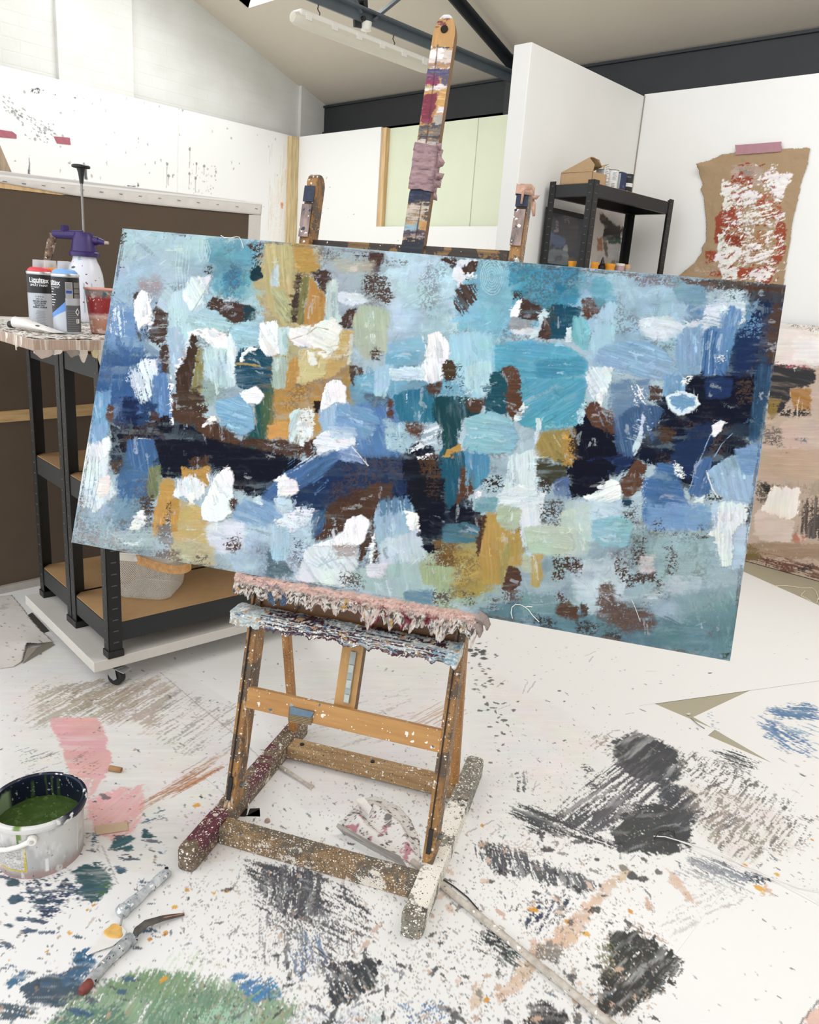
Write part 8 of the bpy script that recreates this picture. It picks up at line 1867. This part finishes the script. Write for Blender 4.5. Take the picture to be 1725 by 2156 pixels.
o = grid_mesh('paper_folds', np.stack([gx, gy, hz_], -1), cc, attr_mat('paper_paint', .75, .1, 200, .2), t); cut_outside(o, sd > 0)
o.modifiers.new('solid', 'SOLIDIFY').thickness = .0006
fp = [ground(708, 1740, ZB+.024), ground(712, 1733, ZB+.030), ground(790, 1777, ZB+.028), ground(842, 1802, ZB+.022), ground(856, 1824, ZB+.002), ground(838, 1818, ZB+.001), ground(780, 1788, ZB+.003), ground(722, 1754, ZB+.002)]
MB().add(fp+[sum(fp)/8], [(i, (i+1) % 8, 8) for i in range(8)]).build('turned_edge', mat('grey_card', '#a8a39c', .7, .12, 50), t, solid=.0012)
MB().add([ground(760, 1700, ZB+.034), ground(748, 1684, ZB+.030), ground(765, 1678, ZB+.036), ground(784, 1700, ZB+.030), ground(776, 1716, ZB+.02)], [(0, 1, 2, 3, 4)]).build('torn_flap', mat('white_scrap', '#ddd9d3', .7, .08, 60), t, solid=.0008)

# ---- scraps
def scrap(name, label, pts, z, th_, m, part):
    P_ = [ground(*q_, z) for q_ in pts]; t_ = thing(name, label, 'scrap', sum(P_)/len(P_)); MB().prism(P_, Z*th_).build(part, m, t_); return t_
t = scrap('tape_scrap', 'black square of tape with a white curl inside the easel base', [(497, 1704), (547, 1702), (548, 1720), (500, 1719)], ZB+.0004, .0008, mat('black_tape', '#242223', .4, .1), 'tape_square')
MB().tube([ground(527, 1686, ZB)+Z*.003, ground(522, 1696, ZB)+Z*.007, ground(524, 1706, ZB)+Z*.006, ground(520, 1718, ZB)+Z*.003], [.002, .003, .003, .0015], 8).build('paint_curl', mat('white_curl', '#d8d5cf', .5, .06), t, True)
t = scrap('card_scrap', 'beige strip of card lying on the lower pink patch', [(199, 1740), (268, 1731), (270, 1748), (203, 1758)], ZB+.002, .0016, mat('beige_card', '#c9b093', .7, .03, 60), 'card_strip')
p, q = ground(231, 1622, ZB), ground(256, 1626, ZB); t = thing('paper_curl', 'small brown curl of paper at the corner of the upper pink patch', 'scrap', (p+q)/2)
MB().cyl(p+Z*.007, q+Z*.0065, .0075, .0068, 16, False).build('rolled_paper', mat('brown_curl', '#a98258', .7, .1, 60), t, True, solid=.0008)
p = ground(563, 1731, ZB); t = thing('paint_crumb', 'small pinkish brown crumb of dried paint near the front stretcher', 'scrap', p)
MB().lathe([(.003, 0), (.007, .002), (.006, .007), (.002, .010)], p, 9).build('crumb_lump', mat('crumb', '#a58d7d', .7, .2, 90), t, True)
p = ground(1449, 1505, .0006); t = thing('paper_scrap', 'tiny white scrap on the beige triangle of bare floor', 'scrap', p)
MB().prism([p+np.array(k)*.012 for k in ((-.5, -.3, 0), (.5, -.4, .2), (.6, .4, .5), (-.2, .5, .2))], Z*.002).build('scrap_body', mat('white_scrap2', '#d6d2cb', .7), t)
MB().tube([ground(1455, 1512, .003), ground(1470, 1525, .005), ground(1484, 1534, .0022)], .0012, 6).build('grey_sliver', mat('grey_sliver', '#77746f', .6), t)
# wires
wm = mat('bare_white_wire', '#e6e3df', .4, .03)
t = thing('wire_offcut', 'two strands of thin white wire crossing the charcoal sweeps', 'wire', ground(1500, 1820, ZR))
g_ = lambda pts, z0: [ground(*q_, ZR)+Z*(z0+.006*sin(i*1.9)**2) for i, q_ in enumerate(pts)]
MB().tube(g_([(1376, 1762), (1400, 1767), (1432, 1774), (1480, 1787), (1530, 1807), (1565, 1824), (1590, 1837), (1625, 1853), (1680, 1871), (1740, 1882)], .002), .0014, 6).build('wire_strand', wm, t, True)
MB().tube(g_([(1430, 1774), (1450, 1785), (1500, 1808), (1545, 1825), (1590, 1842), (1640, 1861), (1690, 1886), (1740, 1914)], .004), .0013, 6).build('wire_strand', wm, t, True)
MB().tube(g_([(1378, 1768), (1386, 1757), (1398, 1754), (1408, 1752), (1416, 1758), (1422, 1763), (1418, 1754)], .003), .0011, 6).build('black_twist', M['black'], t, True)
t = thing('string', 'tangled cream string on the bare floor by the pink painting', 'string', ground(1690, 1245, 0))
MB().tube([ground(*q_, 0)+Z*(.0025+.003*(i % 2)) for i, q_ in enumerate(((1626, 1235), (1655, 1235), (1690, 1239), (1710, 1240), (1719, 1247), (1721, 1256), (1727, 1268), (1722, 1262), (1720, 1271), (1705, 1267), (1696, 1260), (1687, 1257), (1689, 1251), (1695, 1247), (1690, 1243)))], .0016, 6).build('string_line', mat('cream_string', '#e6dcc2', .8, .03), t, True)
t = thing('thin_cable', 'thin dark cable beside the long stick near the right easel foot', 'cable', ground(985, 1890, ZR))
MB().tube([ground(*q_, ZR)+Z*.003 for q_ in ((930, 1852), (955, 1868), (985, 1892), (1005, 1915), (1016, 1934))], .0017, 6).build('cable_line', mat('dark_cable', '#3c3a38', .5), t, True)
# curled sheet of paper by the rack
ol = [(-60, 1262), (26, 1254), (48, 1280), (70, 1310), (112, 1356), (80, 1364), (58, 1366), (48, 1396), (30, 1406), (-60, 1418)]
ow = np.array([fl(*q_)[:2] for q_ in ol]); x0, y0 = ow.min(0)-.005; x1, y1 = ow.max(0)+.005
gx, gy = np.meshgrid(np.arange(x0, x1, .004), np.arange(y0, y1, .004)); sd = poly_sd(ow, gx, gy)
cp = np.array(uvF(60, 1364)); lift = .020*np.clip(1-np.hypot(gx-cp[0], gy-cp[1])/.16, 0, 1)**1.6+.003*fbm(gx/.08, gy/.08, 801)
n1 = fbm(gx/.05, gy/.02, 803); cc = pick(np.tile(lin('#d3cdc6'), n1.shape+(1,)).reshape(n1.shape+(3,)), [(sstep(.66, .80, n1)*.6, '#a79c95'), (sstep(.76, .79, fbm(gx/.02, gy/.008, 805)), '#7a6a66')])
t = thing('paper_sheet', 'white paper sheet with a turned-up corner on the floor left of the castor board', 'paper', (gx.mean(), gy.mean(), ZB))
o = grid_mesh('sheet_surface', np.stack([gx, gy, ZB+.001+lift], -1), cc, attr_mat('paper_sheet_paint', .7), t); cut_outside(o, sd > 0); o.modifiers.new('solid', 'SOLIDIFY').thickness = .0012
fp = [ground(58, 1365, ZB+.022), ground(80, 1362, ZB+.020), ground(104, 1352, ZB+.012), ground(116, 1357, ZB+.002), ground(48, 1397, ZB+.002)]
MB().add(fp, [(0, 1, 2, 3, 4)]).build('curled_corner', mat('grey_paper_back', '#8d867b', .7, .05, 40), t, solid=.0012)
t = thing('dark_floor_strip', 'flat dark grey strip lying along the edge of the castor board', 'scrap', ground(85, 1310, ZB))
MB().prism([ground(*q_, ZB+.0006) for q_ in ((57, 1296), (68, 1290), (104, 1329), (88, 1334), (78, 1318))], Z*.0012).build('flat_strip', mat('dark_grey_sheet', '#3e3a34', .8, .1, 40), t)  # flat dark grey piece beside the castor board

# pink tape left on the boarding
for pts, lab_ in (([(-30, 268), (0, 273), (26, 277), (35, 284), (35, 292), (0, 289), (-30, 286)], 'pink masking tape strip on the left boarding, cut by the frame edge'), ([(113, 287), (147, 290), (149, 305), (120, 302)], 'short pink masking tape strip on the left boarding')):
    P_ = [onx(*q_, XL+.0012) for q_ in pts]; t = thing('masking_tape', lab_, 'tape', sum(P_)/len(P_), 0, 'pink tape strips on the left boarding')
    MB().prism(P_, X*.0008).build('tape_strip', mat('pink_tape_strip', '#a8626e', .6, .12, 30), t)
# ================================================================== LIGHT AND RENDER SETTINGS
w = bpy.data.worlds.new('sky'); SC.world = w; w.use_nodes = True
bg = w.node_tree.nodes['Background']; bg.inputs['Color'].default_value = (.965, .985, 1.025, 1); bg.inputs['Strength'].default_value = 2.0
def area(name, loc, target, sx, sy, power, col=(1, 1, 1)):
    l = bpy.data.lights.new(name, 'AREA'); l.shape = 'RECTANGLE'; l.size = sx; l.size_y = sy; l.energy = power; l.color = col
    o = bpy.data.objects.new(name, l); COL.objects.link(o); o.location = loc
    o.rotation_euler = (Vector(target)-Vector(loc)).to_track_quat('-Z', 'Y').to_euler(); return o
area('overhead_fill', (-.3, 3.0, 3.25), (-.3, 3.0, 0), 2.0, 1.4, 62)  # added fill lamp below the closed roof slope, no opening here
area('rooflight_by_gable', (hx0+.68, hy0-.75, roof(hy0-.75)+.75), (hx0+.68, hy0-.45, 1.0), 1.1, 1.2, 60)
SC.view_settings.view_transform = 'Standard'; SC.view_settings.look = 'None'; SC.view_settings.gamma = 1.0
SC.view_settings.exposure = -0.10; SC.view_settings.use_curve_mapping = False
cy = SC.cycles; cy.use_denoising = True; cy.max_bounces = 6; cy.diffuse_bounces = 5; cy.glossy_bounces = 3; cy.transmission_bounces = 4; cy.transparent_max_bounces = 12
cy.use_adaptive_sampling = True; cy.adaptive_threshold = .02; cy.caustics_reflective = False; cy.caustics_refractive = False
try: cy.denoiser = 'OPENIMAGEDENOISE'
except Exception: pass
